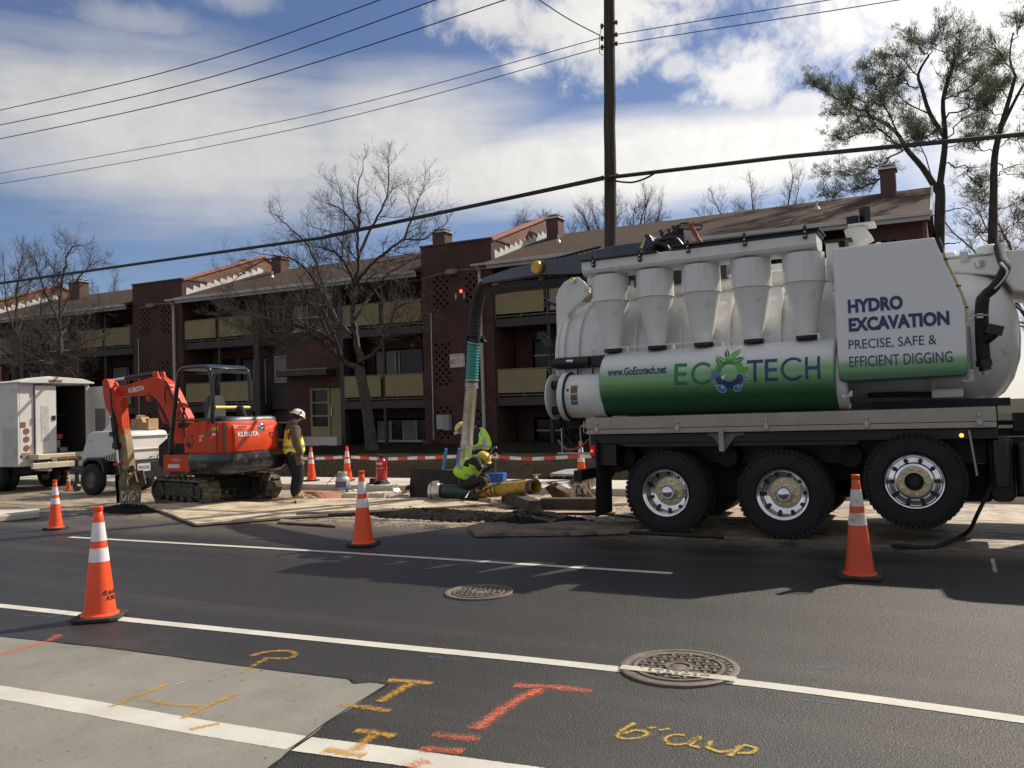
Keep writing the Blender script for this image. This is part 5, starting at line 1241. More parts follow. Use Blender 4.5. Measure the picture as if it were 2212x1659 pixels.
for i in range(9): t = i/8; m.obox(at(1290+(1200-1290)*t,546+(566-546)*t,12.0+.3*t)+Vector((0,0,.06)), .02,.2,.02)
m.tube([at(1298,533,11.9), at(1250,545,12.1), at(1170,566,12.4)], .02, 6); m.build('hydraulic_line', BLACK, boom)
Tq = lambda x, y, Y: at((2050+x*1250/2183)*2212/4032, (800+y*1250/2183)*2212/4032, Y)
m = MB(); m.solid([Tq(815,310,11.3),Tq(855,210,11.3),Tq(885,215,11.3),Tq(915,260,11.3),Tq(860,330,11.3)], (0,.3,0)); m.build('control_box', NAVY, TR, bevel=.01)
MB().solid([Tq(818,306,11.28),Tq(850,235,11.28),Tq(862,240,11.28),Tq(838,312,11.28)], (0,.015,0)).build('warning_label', mat('label_yellow', (.45,.40,.18), .5), TR)
m = MB(); m.solid([Tq(870,360,11.4),Tq(930,285,11.4),Tq(985,280,11.4),Tq(1010,330,11.4),Tq(1110,345,11.4),Tq(1130,300,11.4),Tq(1120,180,11.4),Tq(1080,180,11.4),Tq(1000,210,11.4),Tq(960,240,11.4),Tq(900,250,11.4)], (0,.4,0))
m.tube(smooth_path([Tq(860,330,11.2),Tq(910,280,11.2),Tq(980,250,11.2),Tq(1060,240,11.2),Tq(1110,290,11.2)],3), .03, 8); m.tube(smooth_path([Tq(870,350,11.15),Tq(930,275,11.15),Tq(1010,300,11.15),Tq(1030,350,11.15)],3), .025, 8)
for x, y in ((965,200),(975,215),(1050,170),(1065,180),(1080,165),(1020,195)): m.tube([Tq(x,y+25,11.3), Tq(x,y-12,11.3)], .014, 6); m.obox(Tq(x,y-10,11.3), .05,.04,.02)
m.box(-3.9,-2.6,11.1,11.9,3.3,3.62); m.build('mast_machinery', BLACK, TR, smooth=40)
m = MB(); m.tube([Tq(1075,175,11.3),Tq(1105,140,11.3),Tq(1150,135,11.3)], .012, 6); m.tube([Tq(1190,150,11.3),Tq(1250,152,11.3),Tq(1240,182,11.3)], .012, 6); m.tube([Tq(1075,175,11.3),Tq(1235,182,11.3)], .012, 6); m.build('guard_rail', BLACK, TR)
m = MB(); m.loft([[Tq(x,y,11.25)+Vector((a*.03,b_*.03,0)) for a, b_ in ((-1,-1),(1,-1),(1,1),(-1,1))] for x, y in ((1160,145),(1185,180),(1215,240),(1268,305))]); m.tube([Tq(1150,128,11.25),Tq(1162,150,11.25)], [.012,.03], 6); m.tube([Tq(1188,130,11.25),Tq(1180,160,11.25)], [.012,.03], 6); m.build('boom_lever', mat('rust_red', (.22,.05,.035), .6, var=.25), TR)
m = MB(); m.tube(smooth_path([Tq(1165,260,11.2),Tq(1195,275,11.2),Tq(1190,300,11.2),Tq(1205,330,11.2)],3), .008, 6); m.tube(smooth_path([Tq(1200,185,11.2),Tq(1240,200,11.2),Tq(1235,240,11.2)],3), .008, 6); m.build('hydraulic_hose', mat('hose_orange', (.5,.09,.03), .6), TR)
# suction line hanging from the boom
Nq = lambda x, y, Y: at((1550+x*800/2212)*2212/4032, (1600+y*800/2212)*2212/4032, Y)
Mq = lambda x, y, Y: at((1600+x*900/1572)*2212/4032, (850+y*900/1572)*2212/4032, Y)
m = MB(); P = smooth_path([Mq(600,455,13.3), Mq(550,468,13.35), Mq(510,520,13.4), Mq(488,610,13.45), Mq(472,720,13.5), Mq(466,840,13.5)], 5)
m.tube(P, .115, 18); r_ = m.build('boom_elbow', RUBBER, TR, smooth=60)
rb = MB()
for i in range(2, len(P)-1): 
    d_ = (P[i+1]-P[i]).normalized(); rb.cyl(P[i]-d_*.012, P[i]+d_*.010, .1185, n=18)
rb.build('hose_rib', BLACK, r_, smooth=40)
m = MB(); m.cyl(Mq(466,845,13.5), Mq(464,880,13.5), .13, n=20); m.obox(Mq(415,850,13.4),.06,.06,.14); m.obox(Mq(530,862,13.4),.12,.06,.06,ry=.6); m.obox(Mq(525,850,13.4),.06,.06,.12); m.build('hose_clamp', BLACK, TR, smooth=40)
P = [Mq(464+(450-464)*i/26, 878+(1140-878)*i/26, 13.5) for i in range(27)]
rr = []
for i in range(27): rr.append(.121 + (.006 if i % 2 else -.004))
TEALM = mat('teal_hose', (.012,.20,.19), .35, var=.1, coat=.3)
MB().tube(P, rr, 20).build('suction_sleeve', TEALM, TR, smooth=20)
m = MB(); m.cyl(Mq(464,872,13.5), Mq(463,878,13.5), .145, n=22); m.cyl(Mq(451,1128,13.5), Mq(451,1134,13.5), .135, n=20); m.cyl(Mq(449,1160,13.5), Mq(448,1172,13.5), .128, n=20); m.cyl(Mq(448,1180,13.5), Mq(448,1188,13.5), .126, n=20); m.build('clamp_ring', GALV, TR, smooth=40)
TUBEM = mat('suction_steel', (.46,.44,.40), .38, .75, var=.12, dirt=((.30,.26,.20), .22, 5))
m = MB(); a0, a1 = Mq(450,1140,13.5), Nq(770,700,13.7)
m.tube([a0, a0.lerp(a1,.05), a0.lerp(a1,.06), a0.lerp(a1,.67), a0.lerp(a1,.68), a0.lerp(a1,.72), a0.lerp(a1,.73), Nq(757,900,13.75)], [.125,.125,.112,.112,.122,.122,.112,.118], 24); m.build('suction_tube', TUBEM, TR, smooth=40)

# wheels
def tyre_prof(R0, w): return [(R0*.57,-w/2+.03),(R0*.62,-w/2+.004),(R0*.80,-w/2),(R0*.93,-w/2+.012),(R0*.985,-w/2+.035),(R0,-w/2+.05),(R0,-.052),(R0-.016,-.050),(R0-.016,-.040),(R0,-.038),(R0,.038),(R0-.016,.040),(R0-.016,.050),(R0,.052),(R0,w/2-.05),(R0*.985,w/2-.035),(R0*.93,w/2-.012),(R0*.80,w/2),(R0*.62,w/2-.004),(R0*.57,w/2-.03)]
def truck_wheel(dish):
    """built about the origin, axle along Y, outer face at -Y"""
    root = bpy.data.objects.new('wheel', None); C.objects.link(root); root.parent = TR; local(root)
    t = MB().lathe(tyre_prof(.525,.27), (0,.135,0), 'Y', 64, cap=False); 
    lug = t
    for i in range(54):
        a = 2*math.pi*i/54
        for s_ in (-1, 1): lug.obox((.508*math.cos(a), .135+s_*.112, .508*math.sin(a)), .036, .05, .040, ry=-a)
    t.build('tyre', TYRE, root, smooth=40)
    if dish:
        prof = [(.298,.002),(.300,.014),(.284,.022),(.268,.04),(.262,.12),(.245,.165),(.205,.185),(.165,.190),(.16,.20)]
        face = .165; hubz = -.0
    else:
        prof = [(.298,.002),(.300,.014),(.286,.020),(.272,.012),(.262,.024),(.21,.006),(.195,-.020),(.170,-.026),(.165,-.02)]
        face = -.03
    rim = MB().lathe(prof, (0,0,0), 'Y', 64, cap=False).build('rim', CHROME, root, smooth=35)
    hl = MB(); rr_ = .232 if dish else .236
    for i in range(10):
        a = 2*math.pi*(i+.5)/10; yy = .155 if dish else .009
        if dish: yy = .172
        hl.cyl((rr_*math.cos(a), yy-.012, rr_*math.sin(a)), (rr_*math.cos(a), yy+.01, rr_*math.sin(a)), .024, n=16)
    hl.build('hand_hole', BLACK, rim, smooth=40)
    hub = MB()
    if dish: hub.lathe([(.18,.186),(.178,.172),(.10,.170)], (0,0,0), 'Y', 48, cap=False)
    else: hub.lathe([(.168,-.020),(.166,-.032),(.098,-.034)], (0,0,0), 'Y', 48, cap=False)
    hb = hub.build('hub', GOLD, root, smooth=40)
    nb = MB(); f = .168 if dish else -.036
    for i in range(10):
        a = 2*math.pi*(i+.25)/10; c_ = .140; nb.cyl((c_*math.cos(a), f, c_*math.sin(a)), (c_*math.cos(a), f-.012, c_*math.sin(a)), .019, n=12); nb.cyl((c_*math.cos(a), f-.012, c_*math.sin(a)), (c_*math.cos(a), f-.040, c_*math.sin(a)), .014, .011, n=10)
    nb.build('lug_nuts', CHROME, hb, smooth=40)
    cpm = MB()
    if dish: cpm.lathe([(.100,.172),(.100,.10),(.092,.082),(.07,.05),(.04,.033),(.001,.028)], (0,0,0), 'Y', 40, cap=False); cpm.build('hub_cap', CHROME, root, smooth=50)
    else: cpm.lathe([(.098,-.034),(.094,-.02),(.088,.0),(.06,-.01),(.055,-.03),(.025,-.034),(.001,-.03)], (0,0,0), 'Y', 40, cap=False); cpm.build('hub_cap', BLACKD, root, smooth=50)
    return root
wd = truck_wheel(True); wf_ = truck_wheel(False)
def place_wheel(proto, first, x, y, z, rz=0, ry=0):
    o = proto if first else copy_tree(proto, TR)
    o.location = Vector((x, y, z)) - Vector((-2.0, 11.3, 0)); o.rotation_euler = (0, ry, rz)
    return o
place_wheel(wd, True, -3.245, 10.10, .525); place_wheel(wd, False, -1.825, 10.10, .525, ry=.9)
place_wheel(wf_, True, -.42, 10.10, .695, ry=.3)
place_wheel(wd, False, -3.245, 12.6, .525, rz=math.pi); place_wheel(wd, False, -1.825, 12.6, .525, rz=math.pi, ry=.5); place_wheel(wf_, False, -.42, 12.6, .695, rz=math.pi)
place_wheel(wf_, False, 2.95, 10.12, .525, ry=.7); place_wheel(wf_, False, 2.95, 12.55, .525, rz=math.pi)
for x in (-3.245, -1.825):
    for yy in (10.52, 12.18): MB().lathe(tyre_prof(.525,.27), (x,yy,.525), 'Y', 48, cap=False).build('inner_tyre', TYRE, TR, smooth=40)
m = MB(); m.box(-1.15,.35,11.0,12.35,.38,.84); m.box(.42,2.0,11.9,12.5,.35,.95); m.box(-4.0,-1.0,12.0,12.3,.30,.84); m.build('underbody_fill', BLACKD, TR, bevel=.05)  # dark boxes added to block the sunlit ground beyond the wheels
# cab, just outside the frame but its shadow falls on the road
m = MB(); m.prism([(1.75,.75),(1.75,2.55),(1.90,2.7),(2.75,2.68),(3.05,2.25),(3.9,2.05),(4.25,1.9),(4.3,.7),(3.6,.7),(3.5,1.0),(3.2,1.15),(2.7,1.15),(2.4,1.0),(2.3,.75)], 10.15, 12.5, 'Y'); cab = m.build('cab', WHITE, TR, bevel=.04, segs=3)
MB().prism([(1.95,1.95),(1.95,2.5),(2.65,2.5),(2.9,1.95)], 10.135, 10.148, 'Y').build('side_window', DGLASS, cab)
m = MB(); m.lathe([(.001,1.80),(.3,1.83),(.46,1.95),(.5,2.1),(.5,3.0),(.001,3.05)], (0,11.2,3.12), 'X', 36, cap=False); m.build('blower_silencer', WHITE, TR, smooth=40)
m = MB(); m.tube([(2.7,10.1,2.7),(2.75,9.85,2.75),(2.75,9.85,2.0),(2.7,10.1,1.95)], .014, 8); m.box(2.68,2.80,9.78,9.95,2.1,2.65); m.build('mirror', BLACK, cab)
# ---------------- mini excavator ----------------
EXC = thing('mini_excavator', 'orange mini excavator on rubber tracks with black canopy, arm folded down to the left', 'excavator', (-13.41, 12.17, 0))
Eq = lambda x, y, Y: at((300+x*900/2133)*2212/4032, (1350+y*900/2133)*2212/4032, Y)
HEAD = R_(-13)
ec = Vector((-13.41, 12.17, 0))
TRM = mat('track_rubber', (.035,.032,.028), .85, var=.3, bump=.5, bscale=25, dirt=((.17,.135,.09),.42,7))
def track(side):
    r0i = MB(); y0 = side*.675; Wd = .36
    # belt outline in local x,z
    pts = []; L = 1.62; Rr = .235
    for i in range(13): a = -math.pi/2 + math.pi*i/12; pts.append((L/2+Rr*math.cos(a)*1.0, Rr+.02+Rr*math.sin(a)))
    for i in range(13): a = math.pi/2 + math.pi*i/12; pts.append((-L/2+Rr*math.cos(a), Rr+.02+Rr*math.sin(a)+.0))
    inner = [(x*.97, (z-(Rr+.02))*.84+(Rr+.02)) for x, z in pts]
    n = len(pts); rings = []
    for yy, P in ((y0-Wd/2, inner), (y0-Wd/2, pts), (y0+Wd/2, pts), (y0+Wd/2, inner)): rings.append([Vector((x, yy, z)) for x, z in P])
    r0i.loft(rings, cap=False)
    # lugs
    per = []; 
    for i in range(n):
        a, b_ = Vector((*pts[i],)), Vector((*pts[(i+1) % n],)); per.append((a, b_, (b_-a).length))
    tot = sum(p[2] for p in per); N = 44
    for k in range(N):
        s_ = tot*k/N
        for a, b_, l in per:
            if s_ <= l: break
            s_ -= l
        q = a.lerp(b_, s_/l); t = (b_-a).normalized(); nn = Vector((t.y, -t.x)); ang = math.atan2(nn.y, nn.x)
        for h in (-1, 1):
            if (k + (h > 0)) % 2 == 0: r0i.obox((q.x+nn.x*.015, y0+h*.085, q.y+nn.y*.015), .045, .17, .06, ry=-ang)
    r0i.rot(HEAD); 
    for i, v in enumerate(r0i.v): r0i.v[i] = v + ec
    tr_ = r0i.build('track', TRM, EXC, smooth=40)
    f = MB(); f.box(-.72,.72,y0-.10,y0+.10,.14,.36); f.prism([(-.7,.36),(.7,.36),(.55,.42),(-.55,.42)], y0-.12, y0+.12)
    for x in (-.5,-.2,.1,.4): f.cyl((x,y0-.13,.10),(x,y0+.13,.10),.075,n=14)
    f.box(-.55,.55,y0+side*.1-.03,y0+side*.1+.03,.17,.33); f.cyl((.80,y0-.13,.255),(.80,y0+.13,.255),.17,n=24); f.cyl((.80,y0-.16,.255),(.80,y0+.16,.255),.10,n=20); f.cyl((-.80,y0-.13,.255),(-.80,y0+.13,.255),.18,n=24)
    for x in (-.3,.25): f.box(x,x+.2,y0+side*.13-.012,y0+side*.13+.012,.2,.3)
    f.rot(HEAD)
    for i, v in enumerate(f.v): f.v[i] = v + ec
    f.build('track_frame', mat('frame_dirty', (.035,.033,.03), .7, var=.3, dirt=((.12,.10,.07),.3,6)), EXC, smooth=40, bevel=.004)
track(-1); track(1)
m = MB(); m.box(-.45,.45,-.5,.5,.25,.45); m.cyl((0,0,.42),(0,0,.66),.42,n=32); m.rot(HEAD)
for i, v in enumerate(m.v): m.v[i] = v + ec
m.build('carbody', BLACKD, EXC, bevel=.01)
def plan_loft(levels, smoothn=0):
    """levels: list of (z, [(x,y)...])"""
    return MB().loft([[Vector((x, y, z)) for x, y in P] for z, P in levels])
def rounded(P, n=4, r=.12):
    """round the corners of a plan polygon"""
    out = []; k = len(P)
    for i in range(k):
        p = Vector((*P[i],)); a = Vector((*P[i-1],)); b_ = Vector((*P[(i+1) % k],))
        da, db = (a-p), (b_-p); rr = min(r, da.length*.45, db.length*.45); s_, e = p + da.normalized()*rr, p + db.normalized()*rr
        for j in range(n+1):
            t = j/n; q = s_*(1-t)**2 + p*2*t*(1-t) + e*t*t; out.append((q.x, q.y))
    return out
def inset(P, d):
    cx = sum(p[0] for p in P)/len(P); cy = sum(p[1] for p in P)/len(P)
    return [(cx+(x-cx)*(1-d), cy+(y-cy)*(1-d)) for x, y in P]
CWP = rounded([(-13.05,11.10),(-12.35,11.06),(-12.02,11.20),(-11.93,11.70),(-11.92,12.25),(-12.0,12.72),(-12.35,12.88),(-13.9,12.82),(-13.9,11.62),(-13.05,11.5)], 4, .14)
CWM = mat('black_glossy', (.012,.012,.013), .25, var=.3, scale=4, coat=.4, dirt=((.16,.12,.08),.2,3.5))
plan_loft([(.60, inset(CWP,.12)),(.64, inset(CWP,.04)),(.72, CWP),(.96, CWP),(1.0, inset(CWP,.015)),(1.01, inset(CWP,.05))]).build('counterweight', CWM, EXC, smooth=50)
m = MB()
for y in (11.95, 12.62, 12.70): m.cyl((-11.98,y,.82 if y<12 else .73),(-11.90,y,.82 if y<12 else .73),.03,n=12)
m.build('tie_down_hole', BLACK, EXC)
BDP = rounded([(-13.12,11.15),(-12.30,11.14),(-12.08,11.24),(-11.99,11.62),(-11.98,12.20),(-12.06,12.58),(-12.32,12.78),(-13.12,12.78)], 4, .10)
body = plan_loft([(1.012, BDP),(1.10, BDP),(1.45, inset(BDP,.015)),(1.56, inset(BDP,.05)),(1.60, inset(BDP,.10))]).build('engine_body', ORANGE, EXC, smooth=50)
m = MB(); m.prism([(-13.12,1.012),(-13.12,1.30),(-13.07,1.46),(-12.98,1.56),(-12.86,1.61),(-12.5,1.61),(-12.5,1.012)], 11.138, 11.20, 'Y'); m.build('side_cover', ORANGE, body, bevel=.02, segs=3)
m = MB(); m.prism([(-13.09,1.20),(-13.07,1.36),(-12.98,1.42),(-12.88,1.36),(-12.86,1.22),(-12.92,1.10),(-13.04,1.10)], 11.125, 11.1375, 'Y'); m.build('cover_recess', mat('orange_dark', (.42,.03,.012), .4), body, bevel=.02)
MB().cyl((-12.97,11.118,1.17),(-12.97,11.124,1.17),.05,n=18).build('filler_cap', BLACK, body)
m = MB(); m.box(-12.09,-12.07,11.14,11.20,1.02,1.58); m.box(-12.24,-12.225,11.131,11.139,1.02,1.60); m.box(-11.985,-11.972,12.43,12.44,1.02,1.5); m.build('panel_gap', BLACK, body)
# engine hood (rear) slightly proud with its marks
HX = -11.972
m = MB(); rings = []
for z, ins in ((1.02,.0),(1.10,-.012),(1.22,-.02),(1.40,-.010),(1.50,.02),(1.56,.07)):
    rings.append([Vector((HX-ins+.0 - (abs(y-11.9)/.55)**2.5*.05, y, z)) for y in [11.36+1.08*i/12 for i in range(13)]] + [Vector((HX-.12-ins, 12.44, z)), Vector((HX-.12-ins, 11.36, z))])
m.loft(rings); m.build('engine_hood', ORANGE, body, smooth=45, bevel=.008)
WTXT = mat('white_lettering', (.75,.73,.70), .4)
def hoodx(y, z): return HX + .016 - (abs(y-11.9)/.55)**2.5*.05 + .006
text_fit('KUBOTA', lambda u, v: (hoodx(11.42+u, 1.3), 11.42+u, 1.30+v), .50, .095, bold=.045).build('lettering', WTXT, body)
def px_hood(y0, y1, z0, z1, m_, nm='sticker', o=.0):
    MB().add([(hoodx(y0,z0)+o, y0, z0),(hoodx(y1,z0)+o, y1, z0),(hoodx(y1,z1)+o-.0, y1, z1),(hoodx(y0,z1)+o, y0, z1)], [(0,1,2,3)]).build(nm, m_, body)
px_hood(11.42,11.62,1.47,1.50, mat('label_dark', (.12,.10,.09), .5), o=-.003)
m = MB(); m.lathe([(.001,.008),(.07,.008),(.078,.0),(.085,-.01)], (0,0,0), 'X', 28, cap=False)
for i, v in enumerate(m.v): m.v[i] = v*1.0 + Vector((HX+.012, 12.02, 1.455))
m.build('emblem_ring', CHROME, body, smooth=50)
m = MB(); m.lathe([(.001,.0),(.058,.0)], (HX+.0215,12.02,1.455), 'X', 24, cap=False); m.build('emblem', mat('emblem_dark', (.05,.06,.12), .3), body)
m = MB(); m.add([(HX+.023,11.985,1.475),(HX+.023,12.06,1.465),(HX+.023,12.0,1.452)], [(0,1,2)]); m.add([(HX+.023,11.985,1.448),(HX+.023,12.055,1.44),(HX+.023,12.0,1.428)], [(0,1,2)]); m.build('emblem_mark', WTXT, body)
m = MB(); m.box(HX-.03,HX+.002,12.22,12.33,1.24,1.36); m.build('latch_recess', BLACK, body); MB().box(HX-.02,HX+.006,12.25,12.31,1.255,1.345).build('hood_latch', ORANGE, body, bevel=.006)
def side_sticker(x0, x1, z0, z1, m_, y=11.1365): MB().box(x0, x1, y-.001, y, z0, z1).build('sticker', m_, body)
YS = mat('sticker_yel', (.62,.42,.02), .5); WS = mat('sticker_wht', (.62,.6,.56), .5); DS = mat('sticker_drk', (.15,.10,.06), .5)
side_sticker(-12.36,-12.20,1.43,1.50,YS); side_sticker(-12.70,-12.58,1.31,1.36,YS); side_sticker(-12.70,-12.64,1.24,1.285,WS); side_sticker(-12.54,-12.40,1.34,1.41,DS); side_sticker(-12.36,-12.26,1.34,1.39,WS)
m = MB(); m.box(-12.14,-12.138,12.60,12.72,1.35,1.5)
# front step with the maker's model writing
st_ = MB().box(-13.72,-12.99,11.14,11.60,.655,.985).build('front_step', ORANGE, EXC, bevel=.015)
text_fit('KX040-4', lambda u, v: (-13.47+u, 11.135, .865+v), .26, .05, bold=.03, shear=.2).build('lettering', mat('grey_text', (.5,.38,.33), .5), st_)
m = MB(); m.box(-13.58,-13.26,11.134,11.138,.73,.80); m.build('sticker', WS, st_)
m = MB(); m.box(-13.70,-13.0,11.2,12.2,.985,1.03); m.box(-13.5,-13.0,11.25,12.1,1.03,1.2); m.build('floor_plate', BLACKD, EXC, bevel=.008)
# engine top cover, seat, levers, canopy
TCP = rounded([(-12.95,11.28),(-12.2,11.26),(-12.10,11.5),(-12.10,12.5),(-12.2,12.7),(-12.95,12.7)], 3, .1)
plan_loft([(1.60, TCP),(1.66, inset(TCP,.04)),(1.69, inset(TCP,.16))]).build('top_cover', mat('cover_black', (.03,.03,.032), .45), EXC, smooth=50)
s_ = MB(); s_.box(-13.3,-12.9,11.45,11.9,1.22,1.42); s_.loft([[Vector((-12.88+.03*k, 11.67+a*w_, z)) for a, k in ((-1,0),(-.7,-2),(.7,-2),(1,0),(1,2),(-1,2))] for z, w_ in ((1.42,.20),(1.7,.24),(1.95,.24),(2.06,.20),(2.12,.12))])
s_.build('seat', mat('seat_grey', (.06,.06,.062), .6), EXC, smooth=50)
m = MB()
for x, y in ((-13.32,11.32),(-13.32,11.98)):
    m = MB(); m.tube([(x,y,1.3),(x-.02,y,1.75),(x+.03,y-.02,1.86)], [.016,.014,.022], 8); m.ball((x+.03,y-.02,1.88),.03,n=8,m=6); m.box(x-.1,x+.25,y-.06,y+.06,1.5,1.6); m.build('control_lever', BLACK, EXC, smooth=50)
PG = mat('canopy_black', (.012,.013,.016), .3, var=.2, coat=.3)
cn = MB(); y0, y1 = 11.17, 12.12; zt = 2.66
for y in (y0, y1):
    cn.tube(smooth_path([Vector((-13.56,y,1.0)), Vector((-13.42,y,1.8)), Vector((-13.28,y,2.5)), Vector((-13.20,y,2.62)), Vector((-13.05,y,zt)), Vector((-12.6,y,zt)), Vector((-12.44,y,2.60)), Vector((-12.38,y,2.42)), Vector((-12.36,y,2.0)), Vector((-12.38,y,1.66))],3), .042, 12)
cn.tube(smooth_path([Vector((-12.40,y0,1.66)), Vector((-12.39,y0+.06,1.56)), Vector((-12.38,y0+.2,1.60)), Vector((-12.36,y0+.3,1.62))],3), .038, 10)
cn.bar((-12.39,y0+.02,1.68),(-12.39,y1-.02,1.68),.06,.05); cn.bar((-12.39,y0,2.56),(-12.39,y1,2.56),.06,.06); cn.bar((-13.24,y0,2.58),(-13.24,y1,2.58),.05,.05)
cnp = cn.build('canopy_frame', PG, EXC, smooth=50)
rf = MB(); rf.solid([(-13.22,y0-.02,2.64),(-13.08,y0-.02,2.70),(-12.52,y0-.02,2.70),(-12.40,y0-.02,2.63),(-12.43,y0-.02,2.60),(-12.55,y0-.02,2.655),(-13.06,y0-.02,2.655),(-13.19,y0-.02,2.60)], (0, y1-y0+.04, 0)); rf.build('canopy_roof', PG, EXC, smooth=40, bevel=.008)
MB().cyl((-12.36,y0+.05,1.87),(-12.36,y1-.03,1.86),.035,n=14).build('grab_bar', YELLOW, EXC, smooth=40)
m = MB(); m.tube([(-12.30,11.86,1.66),(-12.30,11.80,1.82),(-12.28,11.78,1.90)], [.09,.085,.05], 12); m.build('exhaust', BLACK, EXC, smooth=40)
MB().tube([(-13.47,11.16,1.66),(-13.2,11.16,1.655),(-12.85,11.2,1.64),(-12.60,11.16,1.66)], .02, 8).build('hand_rail', PG, EXC, smooth=50)
# boom, arm, bucket
BY = 11.55
def plate(pts, Y, th, name, m_, par=None, bev=.012, dy=0):
    """outline measured on the plane Y, thickened both ways"""
    P = [Eq(x, y, Y) for x, y in pts]
    return MB().solid([p - Vector((0, th/2, 0)) for p in P], (0, th, 0)).build(name, m_, par or EXC, bevel=bev)
bm_ = plate([(382,428),(520,392),(735,325),(800,318),(905,385),(1062,700),(1040,1000),(975,1000),(945,860),(905,720),(862,630),(800,540),(745,487),(600,492),(395,503)], BY, .24, 'boom', ORANGE)
m = MB()
for dx in (0, 34, 68): 
    m.bar(Eq(905+dx*.7,440+dx,BY-.135), Eq(1035+dx*.3,705+dx*.2,BY-.135), .022, .014)
m.build('boom_pipe', ORANGE, bm_)
plate([(722,330),(735,270),(762,268),(775,325)], BY-.08, .05, 'boom_lug', ORANGE, bm_); plate([(795,325),(795,272),(820,268),(838,330)], BY+.05, .05, 'boom_lug', ORANGE, bm_)
plate([(668,488),(740,488),(715,520),(690,548)], BY, .16, 'cylinder_lug', ORANGE, bm_)
def on_boom(u, v, x0=487, y0=470):
    p = Eq(x0, y0, BY-.124); a = (Eq(637, 442, BY-.124)-p).normalized(); b_ = Vector((-a.z, 0, a.x)); b_ = b_ if b_.z > 0 else -b_
    return p + a*u + b_*v
text_fit('KUBOTA', lambda u, v: on_boom(u, v), (Eq(637,442,BY-.124)-Eq(487,470,BY-.124)).length, .105, bold=.045).build('lettering', WTXT, bm_)
m = MB(); m.tube(smooth_path([Eq(800,330,BY-.2), Eq(850,380,BY-.2), Eq(868,440,BY-.2), Eq(935,600,BY-.2)],3), .018, 8); m.tube(smooth_path([Eq(835,420,BY-.2), Eq(828,500,BY-.2), Eq(840,560,BY-.2)],3), .014, 8); m.tube(smooth_path([Eq(835,420,BY-.2),Eq(860,408,BY-.2),Eq(900,415,BY-.2)],3), .014, 8); m.tube(smooth_path([Eq(960,640,BY-.2), Eq(955,690,BY-.2), Eq(985,730,BY-.2), Eq(1030,740,BY-.1)],3), .012, 8); m.build('hydraulic_hose', RUBBER, bm_, smooth=50)
m = MB(); m.cyl(Eq(470,330,BY-.0), Eq(728,290,BY-.0), .055, n=16); m.build('arm_cylinder', BLACK, EXC, smooth=40)
MB().cyl(Eq(330,350,BY-.0), Eq(500,322,BY-.0), .028, n=12).build('cylinder_rod', CHROME, EXC, smooth=40)
m = MB(); m.cyl(Eq(735,510,BY-.0), Eq(850,700,BY-.0), .05, n=16); m.cyl(Eq(850,700,BY), Eq(990,960,BY), .05, n=16); m.obox(Eq(735,515,BY),.12,.14,.14); m.build('boom_cylinder', BLACK, EXC, smooth=40)
m = MB(); m.cyl(Eq(800,560,BY-.07), Eq(860,690,BY-.07), .022, n=10); m.cyl(Eq(890,720,BY-.07), Eq(995,920,BY-.07), .024, n=10); m.build('cylinder_rod', CHROME, EXC, smooth=40)
plate([(765,560),(800,600),(850,740),(838,760),(800,690)], BY+.02, .1, 'cylinder_guard', ORANGE)
m = MB(); m.prism([(-14.3,.75),(-14.3,1.15),(-14.05,1.3),(-13.75,1.3),(-13.6,.985),(-13.6,.62),(-14.1,.62)], BY-.05, BY+.35, 'Y'); m.build('swing_post', BLACKD, EXC, bevel=.015)
AY = 11.35
arm = plate([(276,360),(290,338),(318,338),(335,365),(352,440),(385,503),(445,510),(452,600),(470,790),(400,790),(372,760),(340,650),(305,600),(283,470)], AY, .17, 'arm', ORANGE)
plate([(355,378),(372,362),(412,425),(395,430)], AY-.05, .05, 'arm_lug', ORANGE, arm)
plate([(400,790),(470,790),(495,900),(528,1185),(470,1190),(445,1120),(420,960)], AY, .168, 'arm_tip', mat('worn_orange_mud', (.30,.22,.12), .8, var=.3, bump=.3, dirt=((.40,.06,.02),.25,3)), arm)
plate([(405,500),(445,512),(400,575)], AY-.087, .006, 'arm_side_panel', ORANGE, arm)  # thin plate on the arm's near face, same orange
m = MB()
for x in (425, 452, 478): m.bar(Eq(x,690,AY-.11), Eq(x+10,800,AY-.11), .015, .012)
m.build('hose_guard', ORANGE, arm)
m = MB(); m.cyl(Eq(330,440,AY-.0), Eq(372,780,AY-.1), .04, n=12); m.cyl(Eq(340,700,AY-.13), Eq(382,1000,AY-.13), .05, n=14); m.obox(Eq(345,850,AY-.15),.12,.1,.1); m.obox(Eq(375,960,AY-.15),.14,.1,.12); m.tube([Eq(318,420,AY-.12),Eq(325,560,AY-.14),Eq(345,720,AY-.14)], .018, 6); m.build('bucket_cylinder', BLACK, EXC, smooth=40)
MB().cyl(Eq(384,985,AY-.13), Eq(396,1120,AY-.13), .026, n=12).build('cylinder_rod', CHROME, EXC, smooth=40)
m = MB(); m.bar(Eq(360,1135,AY-.1), Eq(430,1112,AY-.1), .06, .05); m.build('link', ORANGE, EXC, bevel=.008)
m = MB(); m.bar(Eq(395,1120,AY-.1), Eq(420,1210,AY-.1), .06, .05); m.bar(Eq(470,1180,AY-.1), Eq(500,1240,AY-.1), .07, .06); m.cyl(Eq(520,1165,AY-.14), Eq(520,1165,AY+.14), .05, n=14); m.build('quick_hitch', MUDSTEEL, EXC, bevel=.006)
ground_dz = Vector((0,0,0))
bk = MB(); BKY = 11.2
sidep = [(360,1235),(410,1205),(450,1200),(465,1260),(480,1330),(430,1370),(408,1380),(405,1490),(375,1500),(372,1400),(362,1330)]
for yy in (BKY-.0, BKY+.42): bk.solid([Eq(x,y,BKY)+Vector((0,yy-BKY,0)) for x, y in sidep], (0,.03,0))
